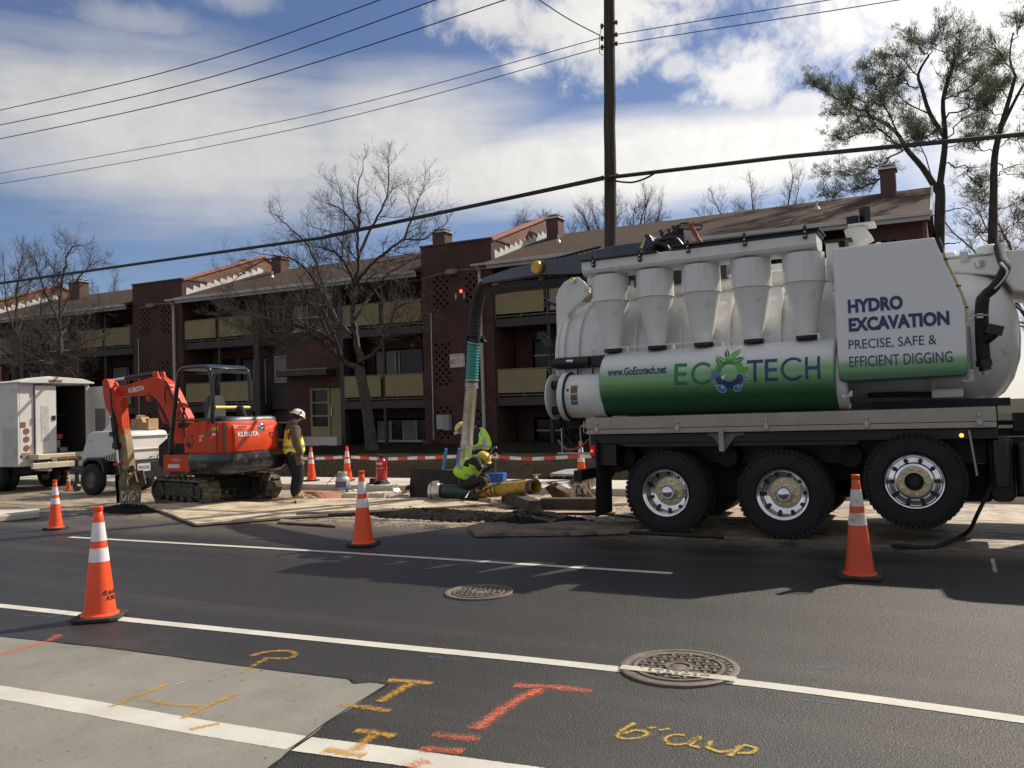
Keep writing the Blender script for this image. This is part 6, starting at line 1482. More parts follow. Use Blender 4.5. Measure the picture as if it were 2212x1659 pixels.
back = [Eq(362,1240,BKY), Eq(364,1330,BKY), Eq(374,1400,BKY), Eq(378,1498,BKY), Eq(405,1498,BKY), Eq(408,1400,BKY), Eq(395,1300,BKY), Eq(410,1215,BKY)]
bk.solid(back, (0,.44,0)); bk.build('bucket', MUDSTEEL, EXC, bevel=.006)
m = MB(); m.bar(Eq(545,1200,BKY+.1), Eq(572,1300,BKY+.1), .03, .02); m.bar(Eq(450,1270,BKY), Eq(480,1350,BKY), .03, .02); m.build('bucket_side', MUD, EXC)
# cutting plate with scrawled paint
b0, b1, b2, b3 = Eq(402,1362,11.12), Eq(600,1345,11.3), Eq(590,1500,11.3), Eq(412,1506,11.12)
bp = MB().solid([b0,b1,b2,b3], (0,.03,0)).build('dozer_blade', mat('muddy_plate', (.20,.165,.10), .75, var=.3, bump=.3, dirt=((.33,.29,.2),.3,5)), EXC)
MB().solid([b0+Vector((0,-.02,.0)),b1+Vector((0,-.02,0)),b1+Vector((0,-.02,.04)),b0+Vector((0,-.02,.04))], (0,.05,0)).build('blade_edge', MUDSTEEL, bp)
def on_blade(u, v):
    a = (b1-b0).normalized(); p = b3 + Vector((0,-.006,0)); return p + a*u + Vector((0,0,1))*v + Vector((0,-.008,0))
def scrawl(pts, w):
    q = MB()
    for (u0, v0), (u1, v1) in zip(pts, pts[1:]): q.bar(on_blade(u0, v0), on_blade(u1, v1), .004, w, up=(0,0,1)) if False else q.solid([on_blade(u0, v0+w/2), on_blade(u1, v1+w/2), on_blade(u1+w*.6, v1-w/2), on_blade(u0+w*.6, v0-w/2)], (0,-.003,0))
    return q
sq = MB()
for pts, w in (([(.04,.24),(.035,.16),(.04,.07)],.035), ([(.04,.24),(.10,.23),(.13,.16),(.10,.09),(.05,.07)],.035), ([(.18,.24),(.185,.235)],.03), ([(.18,.18),(.185,.13),(.18,.06)],.032),
               ([(.31,.21),(.27,.24),(.23,.19),(.23,.11),(.27,.07),(.31,.10),(.31,.15),(.28,.15)],.033), ([(.35,.24),(.38,.20),(.36,.15),(.39,.11)],.028)):
    t_ = scrawl(pts, w); sq.add(t_.v, t_.f)
sq.build('painted_scrawl', mat('scrawl_paint', (.62,.60,.52), .7, dirt=((.25,.22,.15),.25,14)), bp)
# small hand pile of mud by the bucket
# ---------------- towed compressor ----------------
CP = thing('air_compressor', 'grey white towed air compressor with louvred side, behind the excavator arm', 'compressor', (-17.3, 13.1, 0))
SH = mat('compressor_shell', (.56,.55,.53), .5, var=.05, scale=2, dirt=((.40,.37,.32),.2,2.5))
m = MB(); m.prism([(-18.28,.79),(-18.18,1.05),(-18.02,1.38),(-17.93,1.445),(-17.8,1.465),(-16.9,1.465),(-16.66,1.44),(-16.60,1.40),(-16.585,1.30),(-16.56,.76)], 12.52, 13.62, 'Y'); shl = m.build('shell', SH, CP, bevel=.05, segs=4, smooth=40)
m = MB(); m.box(-16.60,-16.53,12.50,13.66,1.02,1.05); m.box(-16.60,-16.54,12.54,13.6,1.33,1.345); m.build('shell_lip', SH, shl, bevel=.008)
m = MB()
for i in range(9):
    x = -17.55 + i*.095; zt_ = .86 + i*.022; m.solid([(x,12.515,.80),(x+.045,12.515,.80),(x+.075,12.515,zt_),(x+.03,12.515,zt_)], (0,.012,0))
m.build('louvre', BLACK, shl)
m = MB(); m.box(-18.25,-16.6,12.6,13.56,.45,.77); m.box(-16.60,-16.53,12.6,13.6,.36,.74); m.bar((-18.2,13.05,.5),(-19.4,13.05,.55),.1,.1); m.bar((-18.2,12.7,.5),(-19.3,13.0,.55),.07,.07); m.bar((-19.2,13.05,.15),(-19.2,13.05,.8),.07); m.cyl((-19.2,13.0,.1),(-19.2,13.1,.1),.1,n=14)
m.prism([(-18.05,.52),(-18.0,.76),(-17.85,.86),(-17.45,.86),(-17.3,.76),(-17.22,.52),(-17.28,.52),(-17.36,.72),(-17.5,.80),(-17.8,.80),(-17.95,.72),(-17.99,.52)], 12.38, 12.62, 'Y'); m.build('chassis', BLACK, CP, bevel=.008)
for yy, rz in ((12.42, 0), (13.72, 0)):
    m = MB(); m.lathe([(.2,-.1),(.31,-.105),(.355,-.08),(.365,0),(.355,.08),(.31,.105),(.2,.1)], (-17.66,yy,.365), 'Y', 40, cap=False); wl = m.build('wheel', TYRE, CP, smooth=50)
    MB().lathe([(.001,-.06),(.1,-.06),(.12,-.04),(.19,-.05),(.205,-.09)], (-17.66,yy,.365), 'Y', 30, cap=False).build('rim', mat('dusty_rim', (.10,.095,.085), .7), wl, smooth=50)
pl = MB().box(-16.53,-16.522,12.72,13.06,.52,.70).build('licence_plate', mat('plate_white', (.5,.52,.52), .5), CP)
text_fit('P43234', lambda u, v: (-16.518, 12.75+u, .57+v), .28, .08, bold=.02).build('plate_number', mat('plate_ink', (.08,.08,.14), .5), pl)
m = MB(); m.tube(smooth_path([Vector((-16.53,13.05,.80)), Vector((-16.5,13.08,.85)), Vector((-16.5,13.15,.84))],3), .012, 6); m.tube(smooth_path([Vector((-16.53,13.25,.76)), Vector((-16.5,13.25,.86)), Vector((-16.5,13.33,.88)), Vector((-16.5,13.36,.78))],3), .012, 6); m.build('lifting_hook', BLACK, CP)
m = MB(); m.cyl((-16.53,12.62,.60),(-16.52,12.62,.60),.03,n=10); m.build('tail_lamp', mat('lamp_red2', (.4,.03,.02), .4), CP)
m = MB(); m.cyl((-17.9,12.517,1.26),(-17.9,12.512,1.26),.018,n=10); m.obox((-18.0,12.516,1.22),.06,.004,.012); m.build('badge', mat('badge', (.25,.2,.18), .5), shl)
# things on it
bx = thing('cardboard_box', 'open brown cardboard box on top of the compressor', 'box', (-17.0, 13.25, 1.47))
m = MB(); m.obox((-17.0,13.3,1.60),.48,.36,.26,rz=.25); CB = mat('cardboard', (.34,.22,.12), .85, var=.12); m.build('carton', CB, bx)
m = MB(); m.obox((-16.78,13.15,1.70),.03,.30,.15,rz=.3,ry=-.5); m.obox((-17.22,13.35,1.76),.02,.30,.12,rz=.3,ry=.5); m.build('flap', CB, bx)
jg = thing('water_jug', 'clear blue plastic water jug on the compressor beside the arm', 'jug', (-17.5, 13.1, 1.47))
JG = mat('jug_plastic', (.25,.34,.42), .15, var=.1)
MB().lathe([(.001,0),(.12,0),(.13,.02),(.13,.12),(.12,.13),(.13,.15),(.13,.28),(.08,.36),(.03,.38),(.03,.43),(.001,.43)], (-17.5,13.1,1.47), 'Z', 20, cap=False).build('bottle', JG, jg, smooth=50)
wr = MB().prism([(-18.9+.35,1.455),(-18.15,1.72),(-18.05,1.455)], 13.3, 13.34, 'Y'); tag(wr.build('white_sheet', WHITE2), 'small white triangular sheet leaning behind the compressor', 'sheet')

# ---------------- box truck ----------------
BT = thing('box_truck', 'white box truck at left edge with rear door standing open onto a dark interior', 'truck', (-22.5, 13.3, 0))
BW = mat('van_white', (.58,.565,.54), .45, var=.05, scale=1.5, dirt=((.42,.38,.33),.18,2))
XR, Y0, Y1, ZB, ZT = -20.5, 12.38, 14.33, .64, 2.76
m = MB()
m.box(XR-5.0, XR-.0, Y0, Y0+.05, ZB, ZT); m.box(XR-5.0, XR, Y1-.05, Y1, ZB, ZT); m.box(XR-5.0, XR, Y0+.05, Y1-.05, ZT-.06, ZT); m.box(XR-5.0, XR, Y0+.05, Y1-.05, .85, .93); m.box(XR-5.0, XR-4.95, Y0+.05, Y1-.05, .93, ZT-.06)
m.box(XR-.05, XR, Y0+.05, Y0+.42, ZB, ZT-.06); m.box(XR-.05, XR, Y1-.10, Y1-.05, .93, ZT-.06)
bb_ = m.build('box_body', BW, BT, bevel=.012)
m = MB(); m.loft([[Vector((x, y, z)) for y, z in ((Y0-.03,ZT+dz*0),(Y0+.35,ZT+.10*dz),(13.35,ZT+.17*dz),(Y1-.30,ZT+.12*dz),(Y1+.04,ZT),(Y1+.04,ZT-.03),(Y0-.03,ZT-.03))] for x, dz in ((XR+.16,.75),(XR-.2,1.0),(XR-.9,.6),(XR-5.0,.5))]); m.build('roof_cap', BW, bb_, bevel=.006)
MB().box(XR-4.94, XR-.06, Y0+.06, Y0+.075, .93, ZT-.07).build('lining', mat('van_inside', (.035,.028,.022), .9), BT)  # interior shade put into the dark linings, floor sheet and shelves
MB().box(XR-4.94, XR-.11, Y1-.075, Y1-.06, .93, ZT-.07).build('lining', MATS['van_inside'], BT); MB().box(XR-4.94, XR-.11, Y0+.08, Y1-.08, .935, .945).build('floor_dark', MATS['van_inside'], BT)
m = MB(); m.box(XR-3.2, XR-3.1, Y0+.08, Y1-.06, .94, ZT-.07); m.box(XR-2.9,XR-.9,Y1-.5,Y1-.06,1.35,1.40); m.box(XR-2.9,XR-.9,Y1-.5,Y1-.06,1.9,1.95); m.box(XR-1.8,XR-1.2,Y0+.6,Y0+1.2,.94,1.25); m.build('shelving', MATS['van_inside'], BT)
m = MB(); m.obox((XR-.7,13.6,1.35),.5,.5,.12); m.build('orange_tray', mat('tray_orange', (.4,.08,.05), .6), BT); m = MB(); m.obox((XR-.6,13.55,1.15),.4,.4,.22); m.cyl((XR-.4,13.35,.93),(XR-.4,13.35,1.2),.05); m.obox((XR-.35,13.75,1.0),.2,.2,.12); m.build('tool_crate', mat('crate_grey', (.25,.24,.23), .7), BT)
dl = MB().box(XR+.005, XR+.05, Y0+.43, Y0+.98, .90, ZT-.09).build('rear_door', BW, BT, bevel=.01)
m = MB(); m.box(XR+.051, XR+.056, Y0+.57, Y0+.78, 1.25, 2.15); m.build('door_panel', mat('van_grey', (.45,.44,.42), .5), dl, bevel=.003); MB().box(XR+.051, XR+.075, Y0+.86, Y0+.95, 1.78, 1.90).build('door_handle', BLACK, dl, bevel=.004)
m = MB()
for z in (1.1, 1.75, 2.45): m.box(XR+.03, XR+.065, Y0+.415, Y0+.435, z, z+.16)
m.build('hinge', GALV, dl)
dr_ = MB().box(XR+.0, XR+.84, Y1-.01, Y1+.035, .90, ZT-.12).build('rear_door', BW, BT, bevel=.01)
MB().box(XR+.25, XR+.66, Y1-.016, Y1-.0105, 1.42, 2.05).build('door_window', mat('hazed_glass', (.16,.155,.15), .5), dr_)  # lens haze put into the pane colour as a paler grey
MB().box(XR+.163, XR+.17, 13.1, 13.45, ZT+.0, ZT+.05).build('marker_light', mat('dull_red', (.22,.07,.05), .5), BT)
m = MB()
for z in (1.52, 1.32, 1.10): m.cyl((XR,Y0+.22,z),(XR+.012,Y0+.22,z),.075,n=20)
m.build('tail_light', mat('dull_red2', (.20,.08,.06), .5), BT, smooth=40); m = MB(); m.box(XR,XR+.012,Y0+.08,Y0+.2,1.62,1.75); m.build('reflector', MATS['dull_red2'], BT)
MB().box(XR,XR+.01,Y0+.1,Y0+.36,.83,.98).build('corner_patch', mat('patch_brown', (.2,.18,.15), .7), BT)  # thin darker brown patch low on the rear corner
m = MB(); m.box(XR, XR+.42, Y0+.25, Y1-.35, .80, .93); m.box(XR+.36, XR+.44, Y0+.1, Y1-.1, .58, .72); m.box(XR-.2,XR+.4,12.9,13.0,.5,.75); m.build('step_bumper', mat('diamond_plate', (.50,.46,.37), .5, .3, var=.15, dirt=((.3,.25,.18),.2,6)), BT, bevel=.01)
m = MB()
for y in (13.20,13.28,13.36,13.5,13.58,13.70): m.cyl((XR+.44,y,.80),(XR+.455,y,.80),.035,n=12)
m.box(XR+.43,XR+.445,13.15,13.75,.78,.82); m.build('rear_lamps', mat('lamp_rust', (.22,.06,.045), .5), BT)
MB().prism([(13.0,.72),(13.5,.72),(13.6,.85),(12.95,.85)], XR+.42, XR+.425, 'X').build('hitch_plate', MUD, BT)
m = MB(); m.box(XR-5, XR-.1, Y0+.3, Y0+.45, .45, .64); m.box(XR-5, XR-.1, Y1-.45, Y1-.3, .45, .64); m.cyl((XR-1.2,Y0+.2,.40),(XR-1.2,Y1-.2,.40),.07); m.box(XR-4.9,XR-2.0,Y0+.02,Y0+.3,.35,.62); m.build('chassis', BLACKD, BT)
for yy in (Y0+.16, Y0+.42, Y1-.42, Y1-.16):
    m = MB(); m.lathe([(.22,-.1),(.37,-.105),(.40,-.08),(.41,0),(.40,.08),(.37,.105),(.22,.1)], (XR-1.15,yy,.41), 'Y', 36, cap=False); wl = m.build('wheel', TYRE, BT, smooth=50)
    MB().lathe([(.001,-.05),(.12,-.04),(.2,-.02),(.23,-.09)], (XR-1.15,yy,.41), 'Y', 24, cap=False).build('rim', mat('rim_white', (.4,.39,.37), .6), wl, smooth=50)
for yy in (Y0+.2, Y1-.2):
    MB().lathe([(.22,-.1),(.37,-.105),(.40,-.08),(.41,0),(.40,.08),(.37,.105),(.22,.1)], (XR-5.2,yy,.41), 'Y', 36).build('wheel', TYRE, BT, smooth=50)
m = MB(); m.box(XR-3.6,XR-2.4,Y0-.006,Y0-.001,.75,1.65); m.build('side_locker', MATS['van_grey'], BT); m = MB(); m.box(XR-.62,XR-.02,Y0-.008,Y0-.001,.66,1.62); m.build('side_locker', MATS['van_grey'], BT, bevel=.002); MB().cyl((XR-.1,Y0-.02,.98),(XR-.1,Y0-.001,.98),.05,n=14).build('locker_latch', GALV, BT)
m = MB(); m.prism([(XR-7.2,.5),(XR-7.2,1.3),(XR-6.4,1.45),(XR-6.0,2.2),(XR-5.05,2.3),(XR-5.05,.5)], Y0+.05, Y1-.05, 'Y'); cab2 = m.build('cab', BW, BT, bevel=.05); MB().prism([(XR-6.25,1.5),(XR-5.95,2.1),(XR-5.35,2.15),(XR-5.35,1.5)], Y0+.04, Y0+.047, 'Y').build('side_window', DGLASS, cab2)
# ---------------- traffic cones ----------------
def cone_mat(name, col, dirt):
    return mat(name, col, .45, var=.06, scale=5, dirt=dirt)
CO = cone_mat('cone_orange', (.86,.085,.018), ((.42,.075,.03),.17,5)); COD = cone_mat('cone_dirty', (.62,.075,.02), ((.12,.05,.03),.2,7))
CW = mat('cone_white', (.72,.70,.71), .45, var=.06, dirt=((.50,.44,.42),.2,7)); CWD = mat('cone_white_dirty', (.60,.57,.52), .5, dirt=((.28,.22,.16),.26,9))
CB_ = mat('cone_base', (.028,.026,.024), .85, var=.3, bump=.3, dirt=((.12,.10,.08),.15,9))
def cone_rad(t): return .126 - (.126-.034)*t      # t = 0 at foot, 1 at top of the taper
def make_cone(dirty=False):
    t = thing('traffic_cone', 'cone', 'traffic cone'); local(t); h = .93
    P = [(.150,.036),(.147,.046),(.133,.052)] + [(cone_rad(i/14), .055+(h-.105)*i/14) for i in range(15)]
    zt = .055+(h-.105); P += [(.030, zt+.004), (.037, zt+.012), (.037, zt+.045), (.030, zt+.05), (.020, zt+.05)]
    b = MB().lathe(P, n=40, cap=False).build('cone_body', COD if dirty else CO, t, smooth=50)
    def band(z0, z1):
        f = lambda z: cone_rad((z-.055)/(h-.105)) + .0022
        return MB().lathe([(f(z0)-.002, z0-.0005), (f(z0), z0), (f((z0+z1)/2), (z0+z1)/2), (f(z1), z1), (f(z1)-.002, z1+.0005)], n=40, cap=False).build('reflective_band', CWD if dirty else CW, t, smooth=60)
    band(.645, .795); band(.475, .585)
    m = MB(); s_ = .185; c = .05
    pl = [(-s_+c,-s_),(s_-c,-s_),(s_,-s_+c),(s_,s_-c),(s_-c,s_),(-s_+c,s_),(-s_,s_-c),(-s_,-s_+c)]
    m.prism(pl, 0.003, .036, 'Z'); m.build('base', CB_, t, bevel=.008)
    return t
def put(t, loc, rz, label, s=1.0, grp='orange traffic cones round the work area', tilt=0.0):
    t.location = loc; t.rotation_euler = (tilt, 0, rz); t.scale = (s, s, s); tag(t, label, 'traffic cone', grp); return t
c0 = make_cone(); cdirty = make_cone(True)
n1 = put(c0, gd(216, 1336), .62, 'nearest traffic cone at lower left, standing on the white lane line with black lettering')
def cp_cone(loc, rz, label, s=1.0, src=c0): return put(copy_tree(src), loc, rz, label, s)
cp_cone(gd(120, 1143), .5, 'shorter traffic cone at far left in front of the box truck', .83)
cp_cone(gd(785, 1178), .35, 'traffic cone in the middle beside the end of the plywood, left of the asphalt rubble')
put(cdirty, gd(1858, 1247), .05, 'scuffed dirty traffic cone in front of the truck raised wheel')
cp_cone(gd(673, 1039, .13), .3, 'traffic cone on the sidewalk next to the standing worker, tape tied to its top', .86)
cp_cone(gd(751, 1038, .13), .5, 'traffic cone on the sidewalk just behind the propane cylinder', .86)
cp_cone(gd(1257, 1043, .10), .3, 'traffic cone behind the rear bumper of the vacuum truck', .92)
cp_cone(gd(468, 1068), .3, 'small traffic cone partly hidden behind the excavator tracks', .75)
fc = cp_cone(gd(148, 1060), .3, 'dull faded traffic cone tucked under the rear of the box truck', .5, cdirty)
# lettering on the nearest cone
def on_cone(u, v, a0, h0):
    z = h0 + v; r = cone_rad((z-.055)/(.825)) + .0025; a = a0 + u/r
    return (r*math.cos(a), r*math.sin(a), z)
view = math.atan2(-n1.location.y, -n1.location.x) - .62     # direction to the street side where the words face
lt = MB()
for s_, u0, h0, w_ in (('FLAGGER', .012, .205, .18), ('FORCE', .040, .158, .13)):
    tm = text_fit(s_, lambda u, v, u0=u0, h0=h0: on_cone(u0+u+v*.25, v, view+.05, h0), w_, .038, bold=.04, shear=.25, cuts=3)
    lt.add(tm.v, tm.f)
lt.build('lettering', mat('black_ink', (.02,.015,.015), .6), n1)
lt2 = None

# barrier tape strung behind the dig
V_ = lambda x, y, Y: at((1100+x*700/1936)*2212/4032, (1500+y*700/1936)*2212/4032, Y)
TYp = 15.55
tp = [V_(215,846,TYp), V_(370,843,TYp), V_(560,838,TYp), V_(720,829,TYp), V_(900,836,TYp), V_(1050,846,TYp), V_(1300,846,TYp), V_(1500,838,TYp), Nq(0,568,TYp)*.5+V_(1780,829,TYp)*.5, Nq(400,558,TYp), Nq(700,546,TYp), Nq(1020,545,TYp), Nq(1115,549,TYp), Nq(1450,571,TYp), Nq(1750,560,TYp), Nq(2045,545,TYp), Nq(2300,545,TYp)]
P = smooth_path(tp, 6); TR_ = mat('tape_red', (.60,.06,.03), .4); TW_ = mat('tape_white', (.70,.69,.68), .4)
L = [0]
for a, b_ in zip(P, P[1:]): L.append(L[-1] + (b_-a).length)
m = MB(); hw_ = .035; k = 0; s_ = 0; seg = .27
def ptape(s):
    for i in range(len(L)-1):
        if L[i+1] >= s: return P[i].lerp(P[i+1], (s-L[i])/max(1e-6, L[i+1]-L[i]))
    return P[-1]
while s_ < L[-1]-.01:
    e = min(L[-1], s_+seg); m.cur = k % 2
    for j in range(4):
        a, b_ = ptape(s_+(e-s_)*j/4), ptape(s_+(e-s_)*(j+1)/4); ya = .012*math.sin(6*a.x); yb = .012*math.sin(6*b_.x)
        m.add([a+Vector((0,-.004+ya,-hw_)), b_+Vector((0,-.004+yb,-hw_)), b_+Vector((0,.004-yb,hw_)), a+Vector((0,.004-ya,hw_))], [(0,1,2,3)])
    s_ = e; k += 1
tag(m.build('barrier_tape', [TW_, TR_]), 'long red and white striped barrier tape strung between the cones behind the dig', 'barrier tape')
stt = thing('tape_stake', 'thin dark stake with a round rusty knob holding up the barrier tape', 'stake', Nq(1110,760,TYp))
MB().tube([Nq(1112,800,TYp+.05), Nq(1108,560,TYp+.05)], .014, 8).build('rod', MUDSTEEL, stt); MB().ball(Nq(1108,532,TYp+.05), .055).build('knob', mat('rust', (.20,.075,.045), .85, var=.3), stt, smooth=60)

# ---------------- people ----------------
SKIN = mat('skin', (.42,.24,.17), .5, var=.08); SKIND = mat('skin_tan', (.30,.17,.12), .55, var=.08)
HOOD = mat('hoodie_brown', (.12,.085,.065), .9, var=.2, bump=.4, bscale=30); JACK = mat('jacket_black', (.016,.015,.018), .85, var=.3); PANT = mat('jeans_dark', (.010,.011,.019), .85, var=.35, bump=.4, bscale=20, dirt=((.05,.05,.06),.2,8))
BOOT = mat('boot_tan', (.32,.21,.11), .8, var=.2); HAIR = mat('hair', (.02,.014,.01), .7); GLOVE = mat('glove', (.03,.028,.026), .8)
def vest_mat(name, col):
    return mat(name, col, .6, var=.12, scale=7, bump=.25, bscale=14)
VY = vest_mat('vest_yellow', (.92,.80,.03)); VG = vest_mat('vest_lime', (.42,.74,.03)); TAPE = mat('reflective_tape', (.42,.34,.32), .35, .2, var=.1); TAPEG = mat('reflective_grey', (.30,.32,.33), .35, .2)
def skin_mesh(joints, edges, root, sub=2, k=1.0):
    """joints: name -> (pos, radius or (rx, ry)); returns (verts, faces) grown with a Skin modifier"""
    names = list(joints); idx = {n: i for i, n in enumerate(names)}
    me = bpy.data.meshes.new('sk'); me.from_pydata([joints[n][0] for n in names], [(idx[a], idx[b]) for a, b in edges], [])
    ob = bpy.data.objects.new('sk', me); C.objects.link(ob)
    ob.modifiers.new('skin', 'SKIN'); sk = me.skin_vertices[0].data
    for n in names:
        r = joints[n][1]; r = (r, r) if isinstance(r, (int, float)) else r; sk[idx[n]].radius = (r[0]*k, r[1]*k); sk[idx[n]].use_root = (n == root)
    s = ob.modifiers.new('sub', 'SUBSURF'); s.levels = sub; s.render_levels = sub
    dg = bpy.context.evaluated_depsgraph_get(); dg.update(); m2 = bpy.data.meshes.new_from_object(ob.evaluated_get(dg))
    vs = [v.co.copy() for v in m2.vertices]; fs = [tuple(p.vertices) for p in m2.polygons]
    bpy.data.objects.remove(ob); bpy.data.meshes.remove(me); bpy.data.meshes.remove(m2)
    return vs, fs
def hand_chains(wrist, palm_dir, side_dir, curl=.5, s=1.0):
    """five separate, unequal, bent fingers and a thumb from the side of the palm"""
    J = {}; E = []; d = palm_dir.normalized(); sd = side_dir.normalized(); nrm = d.cross(sd).normalized()
    J['p0'] = (wrist, .026*s); J['p1'] = (wrist + d*.05*s, (.020*s, .036*s)); J['p2'] = (wrist + d*.085*s, (.017*s, .036*s)); E += [('p0','p1'),('p1','p2')]
    outv = [(skin_mesh(J, E, 'p0', 1))]
    for i, (off, ln) in enumerate(((-.030,.062),(-.010,.074),(.010,.080),(.030,.070))):
        b = wrist + d*.080*s + sd*off*s; j = {}; c = curl
        p1 = b + d*ln*.42*s; d2 = (d*math.cos(c) + nrm*math.sin(c)); p2 = p1 + d2*ln*.32*s; d3 = (d*math.cos(c*1.9) + nrm*math.sin(c*1.9)); p3 = p2 + d3*ln*.26*s
        outv.append(skin_mesh({'a': (b-d*.02*s, .0095*s), 'b': (p1, .0085*s), 'c': (p2, .008*s), 'd': (p3, .007*s)}, [('a','b'),('b','c'),('c','d')], 'a', 1))
    tb = wrist + d*.03*s + sd*.030*s; t1 = tb + (d*.6 + sd*.8)*.035*s; t2 = t1 + (d*.9 + sd*.2 + nrm*.3)*.03*s
    outv.append(skin_mesh({'a': (tb-sd*.01*s, .012*s), 'b': (t1, .0105*s), 'c': (t2, .009*s)}, [('a','b'),('b','c')], 'a', 1))
    return outv
def head_mesh(c, fwd, up, r=.1):
    """skull with brow, nose, lips, chin and ears; eyes at half height"""
    right = fwd.cross(up).normalized(); vs = []; fs = []; n, m_ = 28, 20
    for i in range(m_+1):
        t = math.pi*i/m_
        for j in range(n):
            a = 2*math.pi*j/n; x = math.sin(t)*math.cos(a); y = math.sin(t)*math.sin(a); z = math.cos(t)   # x forward, y side
            X, Y, Z = x*.98, y*.76, z*1.22
            if z < 0: k = 1 + z*.30; Y *= k; X *= (1 + z*.16)
            if x < 0 and z < 0: X *= 1 + z*.25
            f = max(0, x)
            X += .20*math.exp(-((y/.13)**2) - (((z+.12)/.17)**2))*(f > .3)          # nose
            X += .06*math.exp(-((y/.5)**2) - (((z-.18)/.10)**2))*(f > .3)           # brow
            X -= .07*math.exp(-(((abs(y)-.30)/.13)**2) - (((z-.03)/.09)**2))*(f > .3)  # eye sockets
            X += .05*math.exp(-((y/.25)**2) - (((z+.42)/.06)**2))*(f > .3)          # lips
            X += .09*math.exp(-((y/.22)**2) - (((z+.78)/.16)**2))*(f > .1)          # chin
            Y += (.10 if y > 0 else -.10)*math.exp(-((x/.10)**2) - (((z+.02)/.17)**2))*(abs(y) > .8)  # ears
            vs.append(c + fwd*X*r + right*Y*r + up*Z*r)
    for i in range(m_):
        for j in range(n): fs.append((i*n+j, i*n+(j+1) % n, (i+1)*n+(j+1) % n, (i+1)*n+j))
    return vs, fs
def eyes(c, fwd, up, r=.1):
    right = fwd.cross(up).normalized(); m = MB()
    for s_ in (-1, 1): m.ball(c + fwd*.80*r + right*.28*s_*r + up*.03*r, .11*r, n=8, m=6)
    return m
def person(label, loc, J, E, root, head, hands, zones, jacket, pants, feet, skin=SKIN, glove=None):
    """one continuous body mesh; zones decide which faces are skin, sleeve, trouser or boot"""
    t = thing('person', label, 'person', loc); L_ = Vector(loc)
    vs, fs = skin_mesh(J, E, root, 2, 1.2); mb = MB(); mb.add(vs, fs)
    joints = {k: Vector(v[0]) for k, v in J.items()}; zl = []
    for f in fs:
        c = sum((vs[i] for i in f), Vector())/len(f); best = min(joints, key=lambda k: (joints[k]-c).length); zl.append(zones.get(best[:2], 0))
    mb.mi = zl; k0 = len(mb.f)
    hc, hf, hu, hr = head; hv, hfc = head_mesh(hc, hf, hu, hr); mb.cur = 3; mb.add(hv, hfc)
    for w, d, sd, cu in hands:
        for v2, f2 in hand_chains(w, d, sd, cu): mb.cur = 3 if not glove else 4; mb.add(v2, f2)
    mb.build('body', [jacket, pants, feet, skin, glove or skin], t, smooth=70)
    eyes(hc, hf, hu, hr).build('eyes', HAIR, t, smooth=60)
    return t
def hardhat(t, c, fwd, up, m_, r=.105, brim=True):
    right = fwd.cross(up).normalized(); mb = MB(); n = 28
    rings = []
    prof = [(1.42, -.02), (1.40, .01), (1.12, .10), (1.10, .18), (1.04, .50), (.88, .80), (.6, 1.02), (.3, 1.12), (.02, 1.15)] if brim else [(1.14, .0), (1.12, .18), (1.06, .50), (.90, .82), (.6, 1.04), (.3, 1.13), (.02, 1.16)]
    for q, h in prof:
        rings.append([c + up*(.22+h)*r + (fwd*math.cos(2*math.pi*j/n)*q*1.18 + right*math.sin(2*math.pi*j/n)*q)*r for j in range(n)])
    mb.loft(rings, cap=False)
    hat = mb.build('hard_hat', m_, t, smooth=60)
    q = MB(); 
    for s_ in (-.25, 0, .25):
        q.tube([c + up*(.22+h)*r + fwd*x*r*1.18 + right*s_*r for x, h in ((-.92,.72),(-.5,1.06),(0,1.17),(.5,1.08),(.92,.74))], .0055, 6)
    if not brim:
        q.loft([[c + up*(.24)*r + (fwd*math.cos(a)*w_*1.22 + right*math.sin(a)*w_*.95)*r + up*dz for a in (-.8,-.4,0,.4,.8)] + [c + up*.24*r + (fwd*math.cos(a)*.9 + right*math.sin(a)*.9)*r + up*dz for a in (.8,.4,0,-.4,-.8)] for dz, w_ in ((0,1.5),(.006,1.5))])
    q.build('hat_ridge', m_, hat, smooth=60)
    return hat
V3 = Vector
def vest(t, J, E, root, m_, tape, stripes, grow=1.0):
    vs, fs = skin_mesh(J, E, root, 2, 1.28); mb = MB(); mb.add(vs, fs); mb.mi = [1 if any(s_(sum((vs[i] for i in f), Vector())/len(f)) for s_ in stripes) else 0 for f in fs]
    return mb.build('safety_vest', [m_, tape], t, smooth=70)
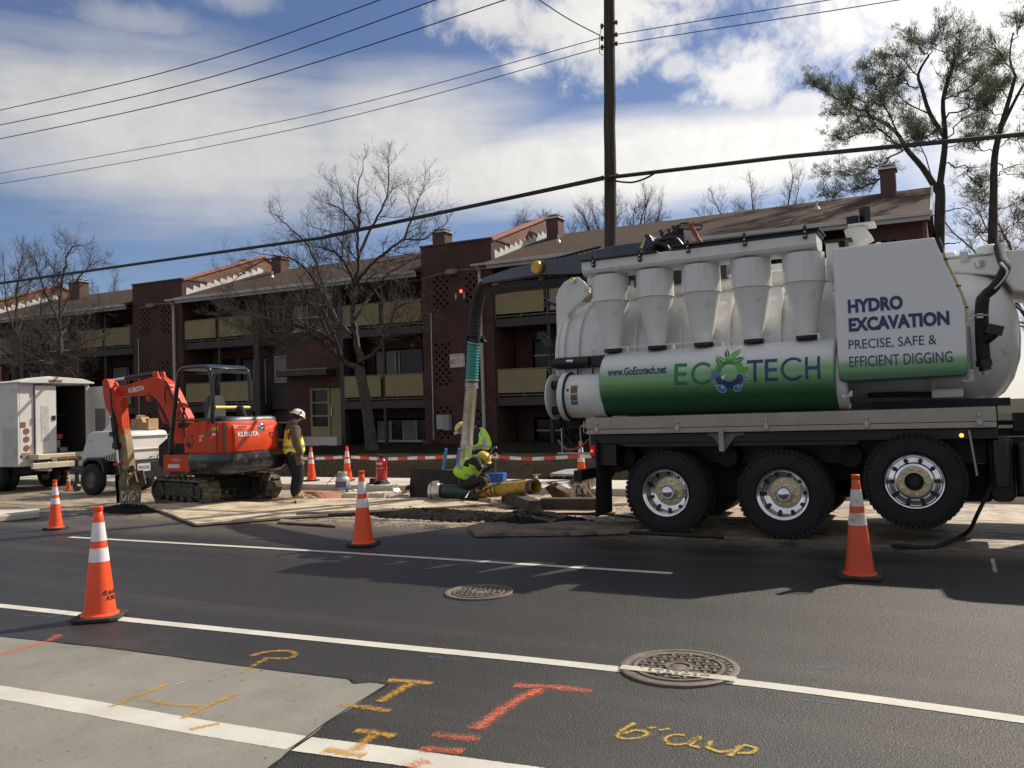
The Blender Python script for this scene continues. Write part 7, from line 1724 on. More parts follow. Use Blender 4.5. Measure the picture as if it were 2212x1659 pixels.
# standing worker: white hat, yellow vest, looking down to the right
g1 = V3((-11.86, 12.78, 0)); fa = R_(60); fw = V3((math.cos(fa), math.sin(fa), 0)); sd_ = V3((-fw.y, fw.x, 0))       # sd_ = his left
def P1(f, s_, z): return g1 + fw*f + sd_*s_ + V3((0, 0, z))
J = {'pe': (P1(-.01,0,.92), (.19,.16)), 'ab': (P1(0,0,1.08), (.18,.155)), 'ch': (P1(-.015,0,1.30), (.19,.155)), 'up': (P1(-.02,0,1.43), (.12,.10)), 'ne': (P1(.02,0,1.52), .062), 'hd': (P1(.055,0,1.58), .06),
     'sR': (P1(-.02,-.19,1.41), .095), 'eR': (P1(-.03,-.275,1.12), .078), 'aR': (P1(.03,-.265,.98), .066), 'wR': (P1(.07,-.23,.86), .038),
     'sL': (P1(-.02,.19,1.41), .095), 'eL': (P1(-.02,.275,1.12), .078), 'aL': (P1(.04,.26,.98), .066), 'wL': (P1(.09,.22,.87), .038),
     'hR': (P1(-.01,-.10,.84), .14), 'kR': (P1(.05,-.12,.48), .112), 'cR': (P1(.0,-.12,.28), .105), 'nR': (P1(-.04,-.12,.10), .095), 'fR': (P1(.02,-.13,.045), (.05,.045)), 'tR': (P1(.15,-.15,.035), (.048,.034)),
     'hL': (P1(-.01,.10,.84), .14), 'kL': (P1(.11,.13,.48), .112), 'cL': (P1(.10,.14,.28), .105), 'nL': (P1(.08,.15,.10), .095), 'fL': (P1(.14,.15,.045), (.05,.045)), 'tL': (P1(.27,.16,.035), (.048,.034))}
E = [('pe','ab'),('ab','ch'),('ch','up'),('up','ne'),('ne','hd'),('ch','sR'),('sR','eR'),('eR','aR'),('aR','wR'),('ch','sL'),('sL','eL'),('eL','aL'),('aL','wL'),('pe','hR'),('hR','kR'),('kR','cR'),('cR','nR'),('nR','fR'),('fR','tR'),('pe','hL'),('hL','kL'),('kL','cL'),('cL','nL'),('nL','fL'),('fL','tL')]
Z = {'pe':1,'ab':0,'ch':0,'up':0,'ne':3,'hd':3,'sR':0,'eR':0,'aR':0,'wR':0,'sL':0,'eL':0,'aL':0,'wL':0,'hR':1,'kR':1,'cR':1,'nR':1,'fR':2,'tR':2,'hL':1,'kL':1,'cL':1,'nL':1,'fL':2,'tL':2}
hf = (fw*.90 + V3((0,0,-.43))).normalized(); hu = (V3((0,0,1)) + fw*.48).normalized(); hu = (hu - hf*hu.dot(hf)).normalized(); hc = P1(.095,0,1.655)
p1 = person('standing worker in white full brim hard hat and yellow vest beside the excavator', g1, J, E, 'pe', (hc, hf, hu, .098),
   [(P1(.075,-.228,.845), V3((0,0,-1))+fw*.2, fw, .5), (P1(.095,.218,.855), V3((0,0,-1))+fw*.2, fw, .5)], Z, HOOD, PANT, BOOT)
hardhat(p1, hc, hf, hu, mat('hat_white', (.72,.66,.60), .4, dirt=((.45,.35,.3),.1,9)), .108)
m = MB(); rr_ = hf.cross(hu); m.obox(hc+rr_*.125+hu*.09, .03,.03,.045); m.build('hat_badge', mat('hat_badge', (.25,.05,.05), .5), p1)
m = MB(); m.bar(hc+hf*.088+rr_*.07+hu*.004, hc+hf*.088-rr_*.07+hu*.004, .012, .035); m.bar(hc+hf*.085+rr_*.07+hu*.01, hc+rr_*.085+hu*.01, .006, .012); m.build('sunglasses', BLACK, p1)
m = MB(); m.ball(hc-hf*.02-hu*.012+hu*.02, .098, 1.0,.86,1.0, n=18, m=12); m.build('hair', HAIR, p1, smooth=60)
m = MB(); m.loft([[P1(-.02,0,1.46)+fw*math.cos(a)*r_*.9+sd_*math.sin(a)*r_+V3((0,0,z+(.03 if math.cos(a)<0 else -.02))) for a in [2*math.pi*i/16 for i in range(16)]] for r_, z in ((.13,-.02),(.135,.03),(.115,.075),(.085,.085),(.075,.05))], cap=False); m.build('hood', HOOD, p1, smooth=60)
VJ = {'a': (P1(-.005,0,.84), (.235,.20)), 'b': (P1(0,0,1.06), (.215,.19)), 'c': (P1(-.015,0,1.27), (.215,.18)), 'd': (P1(-.02,0,1.42), (.15,.135)), 'r': (P1(-.02,-.14,1.43), .088), 'l': (P1(-.02,.14,1.43), .088)}
def s1(c): return .98+.0 < c.z-0 < 1.04 and True
def s2(c): q = c - g1; return c.z > 1.03 and abs(abs(q.dot(sd_)) - .095) < .028 and (q.dot(fw) < .2)
vest(p1, VJ, [('a','b'),('b','c'),('c','d'),('c','r'),('c','l')], 'a', VY, TAPE, [lambda c: 1.02 < c.z < 1.08, s2])

# kneeling worker: back to the road, lime vest, yellow hat, reaching right
g3 = V3((Nq(860,860,13.25).x, 13.25, 0)); zb = Nq(860,880,13.25).z
def P3(x, y, dy=0): return Nq(x, y, 13.25+dy)
def K(f, x, y, dy, r): return (P3(x, y, dy), r)
J = {'pe': K(0,775,800,.0,(.20,.18)), 'ab': K(0,795,710,.02,(.20,.175)), 'ch': K(0,865,630,.05,(.20,.17)), 'up': K(0,915,578,.05,(.11,.10)), 'ne': K(0,945,565,.05,.055), 'hd': K(0,958,560,.05,.05),
     'sR': K(0,905,590,-.13,.07), 'eR': K(0,945,690,-.16,.058), 'aR': K(0,985,680,-.1,.046), 'wR': K(0,1025,660,-.05,.036), 'sL': K(0,925,600,.20,.07), 'eL': K(0,975,700,.22,.055), 'aL': K(0,1015,680,.18,.045), 'wL': K(0,1048,655,.12,.036),
     'hR': K(0,800,840,-.1,.11), 'kR': K(0,1000,800,-.16,.09), 'cR': K(0,980,880,-.16,.07), 'nR': K(0,880,930,-.14,.06), 'tR': K(0,950,940,-.14,.045),
     'hL': K(0,805,840,.12,.11), 'kL': K(0,1010,760,.2,.09), 'cL': K(0,1020,850,.22,.075), 'nL': K(0,1010,925,.22,.062), 'tL': K(0,1060,935,.22,.045)}
E = [('pe','ab'),('ab','ch'),('ch','up'),('up','ne'),('ne','hd'),('ch','sR'),('sR','eR'),('eR','aR'),('aR','wR'),('ch','sL'),('sL','eL'),('eL','aL'),('aL','wL'),('pe','hR'),('hR','kR'),('kR','cR'),('cR','nR'),('nR','tR'),('pe','hL'),('hL','kL'),('kL','cL'),('cL','nL'),('nL','tL')]
Z3 = dict(Z); 
hf = (V3((.75,.25,-.62))).normalized(); hu = (V3((.62,.1,.75))); hu = (hu - hf*hu.dot(hf)).normalized(); hc = P3(972,575,.05)
p3 = person('crouching worker in yellow hard hat and lime green vest bent over the pipe', g3, J, E, 'pe', (hc, hf, hu, .095), [(P3(1030,658,-.05), V3((1,.2,.1)), V3((0,.3,1)), .9), (P3(1052,652,.12), V3((1,-.2,.1)), V3((0,.3,1)), .9)], Z3, JACK, JACK, BOOT, SKIND, GLOVE)
hardhat(p3, hc, hf, hu, mat('hat_yellow', (.62,.41,.03), .45, dirt=((.35,.25,.08),.15,9)), .104, brim=False)
VJ = {'a': K(0,765,795,.0,(.235,.215)), 'b': K(0,790,710,.0,(.235,.21)), 'c': K(0,860,632,.03,(.23,.20)), 'd': K(0,905,590,.05,(.15,.135)), 'r': K(0,890,602,-.12,.10), 'l': K(0,905,605,.19,.10)}
a_, b_ = P3(760,680,0), P3(880,720,0); dv = (P3(905,580,0)-P3(775,800,0)).normalized(); cmid = P3(818,690,0)
vest(p3, VJ, [('a','b'),('b','c'),('c','d'),('c','r'),('c','l')], 'a', VG, TAPEG, [lambda c: abs((c-cmid).dot(dv)) < .028, lambda c: (c-cmid).dot(dv) > 0 and abs(c.y-13.12) < .03 and c.x < P3(900,600,0).x+.05])

# worker standing behind the suction tube, bent forward to the left
g2 = V3((Nq(930,800,14.25).x, 14.25, 0))
def K2(x, y, dy, r): return (Nq(x, y, 14.2+dy), r)
J = {'pe': K2(945,500,0,(.18,.165)), 'ab': K2(935,420,0,(.18,.165)), 'ch': K2(910,325,0,(.19,.165)), 'up': K2(880,262,0,(.11,.10)), 'ne': K2(830,235,0,.058), 'hd': K2(790,232,0,.055),
     'sR': K2(893,285,-.15,.075), 'eR': K2(905,385,-.2,.06), 'aR': K2(870,440,-.16,.048), 'wR': K2(830,480,-.12,.036), 'sL': K2(885,290,.17,.075), 'eL': K2(865,380,.2,.06), 'aL': K2(830,430,.16,.048), 'wL': K2(800,470,.12,.036),
     'hR': K2(930,560,-.1,.105), 'kR': K2(915,720,-.12,.085), 'cR': K2(935,820,-.12,.075), 'nR': K2(945,930,-.12,.06), 'tR': K2(905,950,-.12,.045),
     'hL': K2(940,560,.1,.105), 'kL': K2(930,720,.12,.085), 'cL': K2(955,820,.12,.075), 'nL': K2(965,920,.12,.06), 'tL': K2(925,940,.12,.045)}
hf = (V3((-.72,-.12,-.60))).normalized(); hu = V3((-.6,0,.8)); hu = (hu - hf*hu.dot(hf)).normalized(); hc = Nq(745,250,14.2)
p2 = person('worker in pale yellow hard hat bending forward behind the steel suction tube', g2, J, E, 'pe', (hc, hf, hu, .095), [(Nq(826,484,14.08), V3((-.4,0,-1)), V3((1,0,0)), .9), (Nq(797,474,14.32), V3((-.4,0,-1)), V3((1,0,0)), .9)], Z3, JACK, JACK, BOOT, SKIND, GLOVE)
hardhat(p2, hc, hf, hu, mat('hat_pale', (.62,.56,.22), .45, var=.15, dirt=((.35,.34,.3),.15,9)), .106, brim=False)
VJ = {'a': K2(955,500,0,(.215,.20)), 'b': K2(940,410,0,(.21,.19)), 'c': K2(915,328,0,(.21,.185)), 'd': K2(895,280,0,(.14,.13)), 'r': K2(900,285,-.11,.088), 'l': K2(895,290,.13,.088)}
vest(p2, VJ, [('a','b'),('b','c'),('c','d'),('c','r'),('c','l')], 'a', VG, TAPEG, [lambda c: abs(c.z-Nq(930,440,14.2).z) < .03, lambda c: abs(c.y-14.07) < .025 and c.z > Nq(930,440,14.2).z])

# ---------------- pipes, plates, tools, rubble ----------------
sp = thing('steel_road_plate', 'dark rusty steel plate standing on edge behind the green pipe', 'steel plate', (-8.85,13.45,0))
m = MB(); A, B_ = Nq(180,1010,13.45), Nq(700,1005,13.5); m.solid([A+V3((0,0,-.03)), Nq(168,900,13.46), Nq(190,690,13.48), Nq(215,676,13.48), Nq(700,703,13.55), B_+V3((0,0,-.03))], (0,.03,0)); m.build('plate', mat('plate_rust', (.022,.017,.015), .75, var=.4, dirt=((.07,.045,.03),.25,3)), sp, bevel=.004)
DGR = mat('dark_green_pipe', (.02,.045,.035), .35, var=.25, coat=.2, dirt=((.09,.08,.06),.2,6)); YP = mat('yellow_pipe', (.52,.31,.03), .45, var=.12, scale=6, dirt=((.10,.06,.035),.26,9)); RU = mat('rusty_casting', (.20,.085,.05), .9, var=.35, bump=.5, bscale=30)
gp = thing('green_pipe', 'dark green pipe with a bright metal clamp on its left end', 'pipe', Nq(600,1000,13.1))
m = MB(); m.cyl(Nq(520,925,13.0), Nq(900,940,13.3), .135, n=28); m.build('pipe_wall', DGR, gp, smooth=40)
m = MB(); m.cyl(Nq(440,925,12.98), Nq(525,925,13.0), .15, n=28); m.cyl(Nq(405,925,12.97), Nq(432,925,12.98), .165, n=28); m.obox(Nq(458,838,12.95), .11,.07,.09); m.build('clamp', mat('bright_clamp', (.60,.54,.46), .35, .7, dirt=((.35,.28,.2),.2,9)), gp, smooth=40)
m = MB(); m.tube(smooth_path([Nq(425,975,12.8), Nq(440,1000,12.8), Nq(560,1030,12.8), Nq(640,1040,12.8), Nq(720,1045,12.8)],3), .014, 6); m.tube(smooth_path([Nq(428,1010,12.8), Nq(470,990,12.8), Nq(530,1010,12.8), Nq(600,1035,12.8)],3), .012, 6); m.build('rope', mat('tan_rope', (.30,.20,.11), .9), gp, smooth=50)
yp = thing('yellow_pipe', 'muddy yellow pipe with open right end, resting on timbers', 'pipe', Nq(1200,1000,13.0))
m = MB(); p0, p1_ = Nq(955,922,13.25), Nq(1545,872,12.45); dd = (p1_-p0).normalized(); ax = [p0, p1_]
q0 = p0; 
a = dd.orthogonal().normalized()
ring = lambda p, r, n=36: [p + (Matrix.Rotation(2*math.pi*i/n, 3, dd) @ a)*r for i in range(n)]
m.loft([ring(p0, .128), ring(p0.lerp(p1_,.5), .122), ring(p1_, .118), ring(p1_, .102), ring(p0.lerp(p1_,.6), .10)], cap=False); m.build('pipe_wall', YP, yp, smooth=40)
m = MB(); m.loft([ring(p1_-dd*.14, .123), ring(p1_+dd*.004, .123), ring(p1_+dd*.004, .100)], cap=False)
m.build('muddy_end', mat('end_mud', (.06,.045,.035), .9, var=.4, bump=.6, bscale=20, dirt=((.40,.25,.04),.25,7)), yp, smooth=40)
MB().add(ring(p1_-dd*.25, .1015), [tuple(range(36))]).build('inside', BLACK, yp)
m = MB()
for t, r in ((-.02,.15),(.06,.14)): m.loft([ring(p0+dd*(t-.03), r*.9), ring(p0+dd*(t-.03), r), ring(p0+dd*(t+.03), r), ring(p0+dd*(t+.03), r*.9)], cap=False)
m.loft([ring(p0-dd*.06, .15), ring(p0-dd*.10, .165), ring(p0-dd*.14, .165), ring(p0-dd*.16, .14)], cap=True); m.build('flange', RU, yp, smooth=40)
m = MB()
for t in (.20, .30, .37): m.loft([ring(p0.lerp(p1_,t)-dd*.012, .126), ring(p0.lerp(p1_,t)-dd*.012, .130), ring(p0.lerp(p1_,t)+dd*.012, .130), ring(p0.lerp(p1_,t)+dd*.012, .126)], cap=False)
m.build('strap', BLACKD, yp, smooth=30)
cb2 = MB().tube(smooth_path([Nq(770,1010,12.5), Nq(850,985,12.5), Nq(950,935,12.5), Nq(1050,880,12.62), Nq(1120,845,12.8), Nq(1200,828,12.95), Nq(1300,810,13.3), Nq(1430,800,13.9)],4), .017, 8)
tag(cb2.build('rubber_cable', RUBBER, smooth=50), 'black rubber cable looped over the yellow pipe', 'cable')
wd2 = MB().tube(smooth_path([Nq(905,775,13.0), Nq(980,660,13.05), Nq(1020,590,13.1), Nq(1050,510,13.15), Nq(1085,455,13.2), Nq(1115,442,13.2), Nq(1122,462,13.2)],4), .013, 8)
tag(wd2.build('bent_rod', mat('rod_grey', (.22,.23,.22), .5, .4), smooth=50), 'bent grey rod rising past the crouching worker shoulder', 'rod')
hl_ = MB().tube([Nq(775,1008,12.6), Nq(830,920,12.8)], .012, 8); tag(hl_.build('steel_bar', GALV, smooth=50), 'short bright steel bar leaning on the pipe below the suction tube', 'bar')
bb2 = thing('blue_toolbox', 'small bright blue metal box beside the crouching worker', 'box', Nq(1118,842,14.3)); 
o_ = gd(*(((1550+1118*800/2212)*2212/4032, (1600+842*800/2212)*2212/4032))); s_ = .5
m = MB(); m.obox(Nq(1118,800,14.2), .36,.26,.27,rz=.2); m.build('box_shell', mat('blue_paint', (.02,.10,.42), .4, var=.15), bb2, bevel=.01); m = MB(); m.tube([Nq(1090,760,14.1),Nq(1100,750,14.1),Nq(1150,752,14.1),Nq(1160,765,14.1)], .01, 6); m.build('box_handle', GALV, bb2)
la = thing('blue_ladder', 'blue fibreglass ladder sticking up behind the steel plate', 'ladder', Nq(630,700,14.2))
LB = mat('ladder_blue', (.03,.22,.55), .4, var=.1)
m = MB(); m.bar(Nq(530,800,14.1), Nq(573,462,14.0), .03, .085); m.build('rail', LB, la, bevel=.004); m = MB(); m.bar(Nq(680,800,14.45), Nq(716,458,14.35), .03, .085); m.build('rail', LB, la, bevel=.004)
m = MB(); m.bar(Nq(550,692,14.1), Nq(695,692,14.4), .03, .03); m.bar(Nq(535,780,14.1), Nq(685,780,14.4), .03, .03); m.build('rung', GALV, la)
# fire extinguisher
fe_ = thing('fire_extinguisher', 'tall red fire extinguisher standing on the sidewalk', 'fire extinguisher', gd(825,1044,.13)); f = gd(825,1044,.13); RD = mat('extinguisher_red', (.45,.012,.015), .3, var=.1, coat=.4)
MB().lathe([(.001,0),(.115,0),(.122,.02),(.122,.44),(.115,.49),(.085,.535),(.04,.555),(.001,.555)], f, 'Z', 32, cap=False).build('cylinder', RD, fe_, smooth=50)
m = MB(); m.cyl(f+V3((0,0,.55)), f+V3((0,0,.60)), .03, n=14); m.bar(f+V3((0,0,.61)), f+V3((-.12,0,.65)), .03,.015); m.bar(f+V3((0.02,0,.59)), f+V3((-.12,0,.56)), .025,.012); m.tube(smooth_path([f+V3((.03,0,.59)), f+V3((.11,-.02,.58)), f+V3((.14,-.03,.5)), f+V3((.13,-.03,.3))],3), .012, 8); m.build('valve', BLACKD, fe_, smooth=40)
m = MB(); m.lathe([(.1235,.33),(.1235,.345)], f, 'Z', 32, cap=False); m.build('band', GALV, fe_); m = MB(); m.lathe([(.1225,.42),(.1225,.46)], f, 'Z', 32, cap=False); m.f = m.f[22:28]; m.mi = m.mi[22:28]; m.build('label', WS, fe_)
MB().box(f.x-.3,f.x-.17,f.y-.05,f.y+.05,.13,.24).build('side_box', BLACKD, fe_)
# propane cylinder
pc = thing('propane_cylinder', 'squat grey propane gas cylinder with a blue label at the kerb', 'gas cylinder', gd(741,1062)); f = gd(741,1062); k = 1.15
MB().lathe([(.001,0),(.10,0),(.10,.02),(.12,.03),(.155,.06),(.158,.10),(.158,.24),(.145,.29),(.10,.33),(.04,.345),(.001,.345)], f, 'Z', 32, cap=False).build('tank', mat('tank_grey', (.42,.42,.43), .4, var=.08), pc, smooth=50)
m = MB(); m.lathe([(.1595,.10),(.1595,.23)], f, 'Z', 32, cap=False); m.f = m.f[18:30]; m.mi = m.mi[18:30]; lb_ = m.build('label', mat('label_blue', (.04,.12,.36), .5), pc); m = MB(); m.lathe([(.1605,.15),(.1605,.18)], f, 'Z', 32, cap=False); m.f = m.f[19:27]; m.mi = m.mi[19:27]; m.build('label_band', mat('label_red', (.5,.05,.05), .5), pc)
m = MB(); m.lathe([(.10,.33),(.105,.42),(.10,.43),(.095,.42),(.09,.33)], f, 'Z', 24, cap=False); m.build('collar', GALV, pc, smooth=50); m = MB(); m.tube(smooth_path([f+V3((0,-.02,.38)), f+V3((-.12,-.1,.34)), f+V3((-.25,-.2,.2)), f+V3((-.38,-.25,.03))],4), .009, 6); m.cyl(f+V3((0,0,.34)), f+V3((0,0,.41)), .03, n=12); m.build('gas_hose', GALV, pc, smooth=50)
# shovel, saddles, couplings, box and clutter between the worker and the plate
VG_ = lambda x, y, z=0.02: gd((1100+x*700/1936)*2212/4032, (1500+y*700/1936)*2212/4032, z)
sc_ = thing('pink_cover_sheet', 'folded salmon pink panel lying on the ground by the worker feet', 'panel', VG_(540,1290)); m = MB(); m.solid([VG_(440,1215,.10),VG_(520,1295,.02),VG_(670,1290,.02),VG_(650,1225,.12)], (0,0,.02)); m.solid([VG_(350,1245,.03),VG_(385,1210,.10),VG_(500,1290,.02),VG_(440,1280,.02)], (0,0,.015)); m.build('sheet', mat('salmon', (.62,.25,.16), .6), sc_)
tag(MB().cyl(VG_(270,1215,.05), VG_(390,1220,.06), .035, n=12).build('salmon_tube', MATS['salmon']), 'short salmon plastic tube behind the worker boots', 'tube')
for i, (x0, x1, yb, h, lab) in enumerate(((672,835,1290,.12,'low grey concrete block left of the middle cone'), (965,1140,1292,.13,'low grey concrete block right of the middle cone'))):
    b = thing('concrete_block', lab, 'block', VG_((x0+x1)/2, yb)); p, q = VG_(x0,yb,0), VG_(x1,yb,0); d_ = (q-p); m = MB(); m.solid([p, q, q+V3((0,.3,0)), p+V3((0,.3,0))], (0,0,h)); m.build('block', WALK, b, bevel=.008)
tag(MB().tube(smooth_path([VG_(680,1240,.14),VG_(800,1235,.15),VG_(900,1238,.15),VG_(980,1225,.15),VG_(1080,1228,.15),VG_(1160,1205,.16)],4), .014, 6).build('yellow_hose', mat('pale_hose', (.55,.45,.25), .6), smooth=50), 'thin pale yellow hose lying over the concrete blocks', 'hose')
tag(MB().cyl(VG_(480,1215,.06), VG_(715,1200,.08), .015, n=8).build('shovel_handle', mat('handle_white', (.6,.58,.5), .6)), 'pale shovel handle lying behind the pink panel', 'shovel handle')
cpM = mat('coupling_metal', (.46,.41,.33), .35, .75, dirt=((.2,.15,.1),.2,9))
def saddle(x, y, r, label, open_up=True, ln=.2):
    c = VG_(x, y, 0); t = thing('pipe_coupling', label, 'pipe coupling', c); m = MB(); n = 16
    for s_, rr in ((0, r),):
        rings = []
        for q in (r, r*.9):
            rings.append(q)
        out = [V3((math.cos(a)*r, 0, (r - math.sin(a)*r if open_up else math.sin(a)*r))) for a in [math.pi*i/n for i in range(n+1)]]; inn_ = [V3((math.cos(a)*r*.88, 0, (r - math.sin(a)*r*.88 if open_up else math.sin(a)*r*.88))) for a in [math.pi*i/n for i in range(n, -1, -1)]]
        m.solid([c+V3((0,0,.06))+p for p in out+inn_], (0,ln,0))
    m.build('half_shell', cpM if open_up else RUBBER, t, smooth=40)
    m = MB(); top = r+.06 if open_up else .06
    for s_ in (-1, 1): m.obox(c+V3((s_*(r+.02), ln/2, top)), .06, ln, .02)
    m.build('flange', cpM, t, bevel=.004)
    return t
saddle(1300, 1270, .17, 'open brass coloured pipe coupling half lying beside the steel plate'); tag(MB().solid([VG_(1200,1300,.0),VG_(1415,1295,.0),VG_(1410,1262,.0),VG_(1215,1265,.0)], (0,0,.045)).build('timber_block', WOOD), 'short pale timber under the brass coupling half', 'timber')
saddle(1090, 1195, .16, 'black rubber coupling half at the kerb right of the middle cone', False); saddle(985, 1190, .10, 'small grey coupling half at the kerb behind the middle cone', False, .12)
ru_ = thing('plastic_bag', 'crumpled blue and yellow wrapper beside the propane cylinder', 'wrapper', VG_(790,1200)); m = MB(); rr = random.Random(3)
for i in range(7): m.obox(VG_(770+i*14,1205-rr.random()*20,.03+rr.random()*.05), .06,.05,.03, rz=rr.random()*3, rx=rr.random())
m.build('wrapper', mat('wrapper', (.45,.42,.32), .6, var=.4), ru_)
# sloping lid behind the bumper and timber scraps
M2 = lambda x, y, z=0.0: gd((1800+x*800/2212)*2212/4032, (1750+y*800/2212)*2212/4032, z)
N2a = lambda x, y, Y: at((1800+x*800/2212)*2212/4032, (1750+y*800/2212)*2212/4032, Y)
lid = thing('hatch_cover', 'low sloping grey hatch cover on the verge behind the truck bumper', 'hatch cover', N2a(1200,370,16.6)); m = MB()
m.add([N2a(1010,365,16.3), N2a(1440,372,16.3), N2a(1440,330,16.3), N2a(1015,315,16.3), N2a(1440,195,17.6), N2a(1200,255,17.6), N2a(1440,372,17.6), N2a(1200,372,17.6)], [(0,1,2,3),(3,2,4,5),(0,3,5,7),(1,6,4,2)]); m.build('lid', mat('lid_grey', (.33,.33,.32), .6, dirt=((.3,.25,.18),.2,5)), lid)
m = MB()
for x in (1040, 1170): m.solid([N2a(x,345,16.28),N2a(x+110,350,16.28),N2a(x+110,366,16.28),N2a(x,362,16.28)], (0,.01,0))
m.build('slot', BLACKD, lid); MB().obox(N2a(1248,248,17.5),.1,.06,.05).build('handle', BLACK, lid)
def timber(p, q, w_, h, label, m_=WOODD, nm='timber'):
    t = MB().bar(p, q, w_, h); tag(t.build(nm, m_, bevel=.006), label, 'timber', 'timbers and boards under the pipe'); 
timber(M2(540,560,.10), M2(850,680,.10), .2, .2, 'thick dark timber running from under the yellow pipe towards the road'); timber(M2(925,650,.10), M2(1560,655,.10), .22, .2, 'long dark timber lying towards the mud flap')
timber(M2(880,620,.03), M2(1000,560,.03), .12, .05, 'pale board end beside the dark timber', WOOD); timber(M2(250,600,.03), M2(350,605,.03), .1, .05, 'small pale board below the rusty flange', WOOD)
timber(M2(960,750,.02), M2(1560,748,.02), .1, .035, 'thin pale batten lying parallel to the truck', WOOD)
timber(M2(770,350,.13), M2(890,350,.16), .14, .1, 'pale timber offcut on the sidewalk beyond the pipe end', WOOD); timber(M2(850,350,.2), M2(895,385,.05), .05, .06, 'short light scrap of wood leaning by the pipe end', WOOD)
br_ = thing('rubble_scoop', 'bent muddy shovel blade shaped scrap of pipe right of the yellow pipe', 'scrap', M2(1100,580)); m = MB(); c0_ = [M2(950,470,.32), M2(1010,440,.38), M2(1060,460,.30), M2(1130,500,.22), M2(1210,540,.12), M2(1240,580,.03), M2(1120,590,.02), M2(1040,580,.04), M2(990,520,.18)]
m.solid(c0_, (0,.22,.03)); m.solid([M2(960,420,.3),M2(1065,395,.42),M2(1015,440,.3)], (0,.02,0)); m.solid([M2(1080,450,.25),M2(1230,520,.15),M2(1210,540,.12),M2(1070,470,.22)], (0,.1,.03)); m.build('scrap', MUDSTEEL, br_, bevel=.01)
# rocks, clods and broken asphalt
def clods(mb, n, fn, s0, s1, r, flat=.6):
    for i in range(n):
        c, zz = fn(r); s_ = r.uniform(s0, s1)*(r.random()**1.5*.8+.35)
        base = len(mb.v); pts = [(1,0,0),(-1,0,0),(0,1,0),(0,-1,0),(0,0,1),(0,0,-1)]
        vs = [c + V3((x*s_*r.uniform(.6,1.3), y*s_*r.uniform(.6,1.3), z*s_*flat*r.uniform(.6,1.2))) + V3((0,0,zz)) for x, y, z in pts]
        mb.add(vs, [(0,2,4),(2,1,4),(1,3,4),(3,0,4),(2,0,5),(1,2,5),(3,1,5),(0,3,5)])
DIRT = mat('wet_rubble', (.011,.0095,.0085), .9, var=.5, scale=9, spec=.12); DIRTB = mat('brown_earth', (.10,.07,.045), .95, var=.4, scale=9)
def pile(name, label, poly, h, n, s0, s1, m_, seed, hole=.0):
    """heap: a lumpy mound (grid) strewn with clods"""
    r = random.Random(seed); P = [gd(x, y) for x, y in poly]; cx = sum(p.x for p in P)/len(P); cy = sum(p.y for p in P)/len(P)
    mb = MB(); N = 22; M_ = 9; rings = []
    k = len(P); bd = []
    for i in range(N*2):
        t = i/(N*2)*k; a, b_ = P[int(t) % k], P[(int(t)+1) % k]; bd.append(a.lerp(b_, t-int(t)))
    for q in range(M_):
        u = q/(M_-1); rings.append([V3((cx+(p.x-cx)*(1-u)+r.gauss(0,.02), cy+(p.y-cy)*(1-u)+r.gauss(0,.015), max(.002, h*math.sin(min(1,u*1.3)*math.pi/2)*r.uniform(.7,1.15)) if q else .002)) for p in bd])
    mb.loft(rings, cap=False)
    def fn(rr):
        p = bd[rr.randrange(len(bd))]; u = rr.random()**.6; return V3((cx+(p.x-cx)*u*1.08, cy+(p.y-cy)*u*1.08, 0)), h*max(0, 1-u)*1.0+.005
    clods(mb, n, fn, s0, s1, r)
    return tag(mb.build(name, m_), label, 'rubble', kind='stuff')
pile('rubble_pile', 'long strip of dark broken asphalt behind the middle cone', [(800,1103),(880,1097),(960,1103),(1060,1107),(1100,1120),(1000,1128),(900,1122),(820,1118)], .07, 2600, .012, .05, DIRT, 1)
pile('rubble_pile', 'dark heap of wet excavated soil on the board by the truck rear', [(1050,1118),(1130,1108),(1200,1113),(1270,1125),(1220,1140),(1120,1146),(1060,1138)], .13, 2400, .012, .045, DIRT, 2)
pile('rubble_pile', 'small scatter of brown clods in front of the green pipe', [(1072,1082),(1100,1076),(1150,1078),(1160,1085),(1110,1089)], .04, 130, .012, .045, DIRTB, 3)
pile('rubble_pile', 'dark earth tipped beside the excavator bucket', [(215,1098),(270,1088),(340,1094),(350,1106),(280,1112),(225,1108)], .05, 500, .01, .03, DIRT, 4)
pile('rubble_pile', 'brown earth heap in shadow right of the pipes', [(1225,1050),(1275,1035),(1300,1060),(1280,1075),(1230,1072)], .35, 900, .01, .05, DIRTB, 5)
pile('rubble_pile', 'thin spread of grey crumbs near the dark timber', [(1090,1100),(1180,1085),(1260,1085),(1280,1100),(1180,1106)], .03, 700, .006, .022, DIRT, 6)
r = random.Random(77); mb = MB()
def fn(rr): return V3((rr.uniform(-15, -3.5), rr.uniform(9.6, 13.2), 0)), .004
clods(mb, 5200, fn, .005, .022, r); tag(mb.build('loose_gravel', mat('crumbs', (.09,.075,.06), .95, var=.5)), 'loose crumbs of soil and asphalt scattered over the work area', 'gravel', kind='stuff')
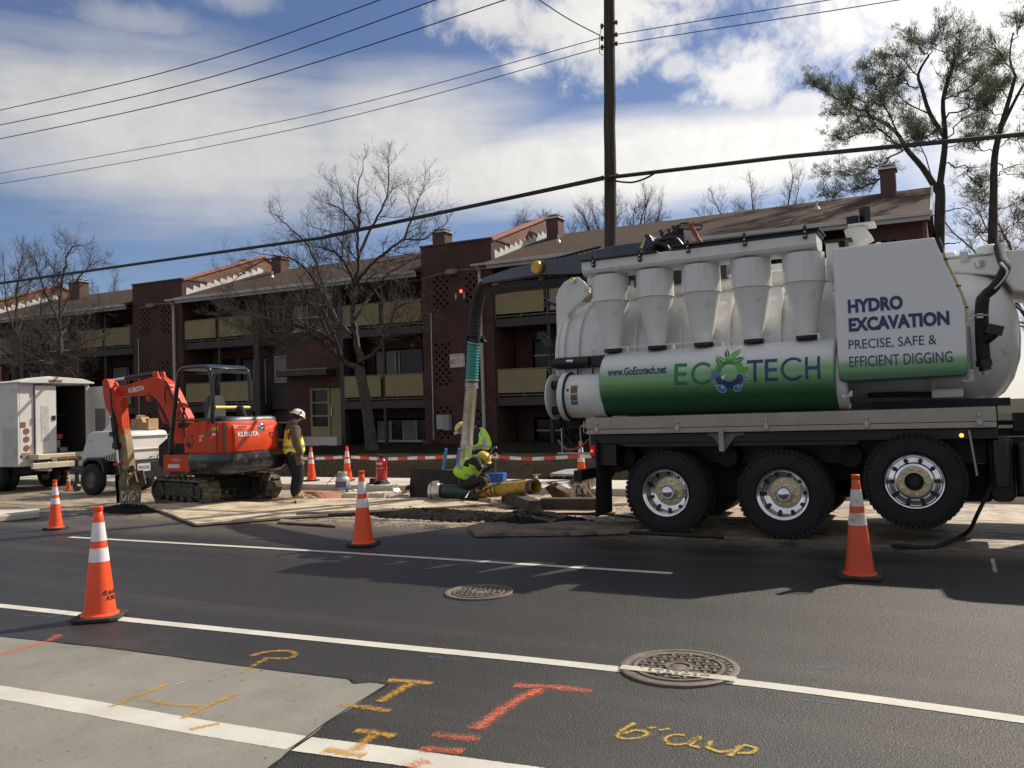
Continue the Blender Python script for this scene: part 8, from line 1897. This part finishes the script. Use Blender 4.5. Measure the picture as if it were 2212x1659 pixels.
# plywood and mats on the road
def board(label, pts, th, m_=WOOD, z0=.012, nm='plywood_sheet'):
    P = [gd(x, y, z0+th) for x, y in pts]
    return tag(MB().solid([V3((p.x,p.y,z0)) for p in P], (0,0,th)).build(nm, m_, bevel=.003), label, 'plywood sheet', 'boards laid over the road')
PLY = mat('plywood', (.50,.415,.295), .8, var=.15, scale=2, bump=.2, dirt=((.16,.12,.08),.30,1.5)); PLYE = mat('old_board', (.20,.155,.11), .9, var=.3, scale=4, dirt=((.04,.035,.03),.3,3))
board('large pale plywood sheet with pointed near corner in front of the excavator', [(316,1090),(425,1131),(640,1114),(870,1100),(640,1088),(480,1082)], .035, PLY, .02)
board('second pale plywood sheet reaching under the worker', [(640,1088),(875,1099),(1080,1086),(880,1075),(640,1077)], .03, PLY, .012)
board('dark sheet added under the big plywood to outline its pointed near corner', [(308,1089),(421,1136),(642,1117),(872,1103),(860,1098),(430,1126)], .015, BLACKD, .004)  # sheet added below to give the plywood edge a dark outline
board('long dark batten at the near edge of the second plywood sheet', [(640,1112),(905,1101),(903,1097),(640,1107)], .04, WOODD, .02)
board('narrow dark board lying left of the middle cone', [(600,1126),(725,1134),(730,1129),(608,1121)], .03, PLYE)
board('muddy timber board edge under the wet soil heap', [(1010,1136),(1027,1152),(1250,1149),(1500,1140),(1500,1128),(1240,1125),(1040,1128)], .045, PLYE, .01)
board('pale board beyond the soil heap', [(1040,1104),(1200,1108),(1330,1106),(1330,1096),(1210,1096)], .02, WOOD, .01)
kw = thing('white_kerb_block', 'long pale concrete kerb stone at the left edge of the road', 'kerb stone', gd(-30,1112)); P = [gd(x, y, .1) for x, y in ((-160,1122),(-10,1117),(85,1107),(85,1099),(-160,1105))]
MB().solid([V3((p.x,p.y,.005)) for p in P], (0,0,.11)).build('stone', WALK, kw, bevel=.02)
# hoses on the road
RH = lambda pts: smooth_path([M2(x, y, .025) for x, y in pts], 5)
for lab, pts, rr in (('upper black hose snaking from the soil heap under the truck', [(740,850),(850,828),(1100,828),(1500,850),(1960,855),(2300,850)], .022), ('lower black hose snaking under the truck wheels', [(720,880),(900,900),(1200,905),(1500,905),(1700,945),(2212,972),(2900,1010)], .022),
                     ('black hose lying between the battens', [(680,690),(740,740),(900,750),(1400,752),(1700,770),(1960,800)], .014)):
    tag(MB().tube(RH(pts), rr, 8).build('rubber_hose', RUBBER, smooth=60), lab, 'hose', 'hoses on the road')
rp_ = MB().tube(smooth_path([M2(660,720,.03),M2(800,660,.06),M2(960,615,.10),M2(1130,590,.14),M2(1310,588,.14)],5), .012, 6); tag(rp_.build('pale_cord', mat('cord', (.45,.42,.36), .8), smooth=50), 'pale cord running from the soil up to the scrap metal', 'cord')
T6q = lambda x, y, z: gd((3050+x*982/1917)*2212/4032, (1550+y*982/1917)*2212/4032, z)
q = [T6q(900,1165,.02), T6q(1180,1180,.02), T6q(1330,1145,.02), T6q(1450,1085,.02)]; e_ = [V3((.18,10.3,.35)), V3((.42,10.3,.85)), V3((.50,10.4,1.1))]
tag(MB().tube(smooth_path(q + [q[-1].lerp(e_[0],.5)+V3((0,0,-.05))] + e_, 5), .022, 8).build('rubber_hose', RUBBER, smooth=60), 'black hose curving down from the truck front to the road', 'hose', 'hoses on the road')
tag(MB().cyl(M2(1700,650,.03), M2(1860,640,.03), .03, n=12).build('white_pipe', WHITE2), 'short white plastic pipe seen behind the first truck wheel', 'pipe')
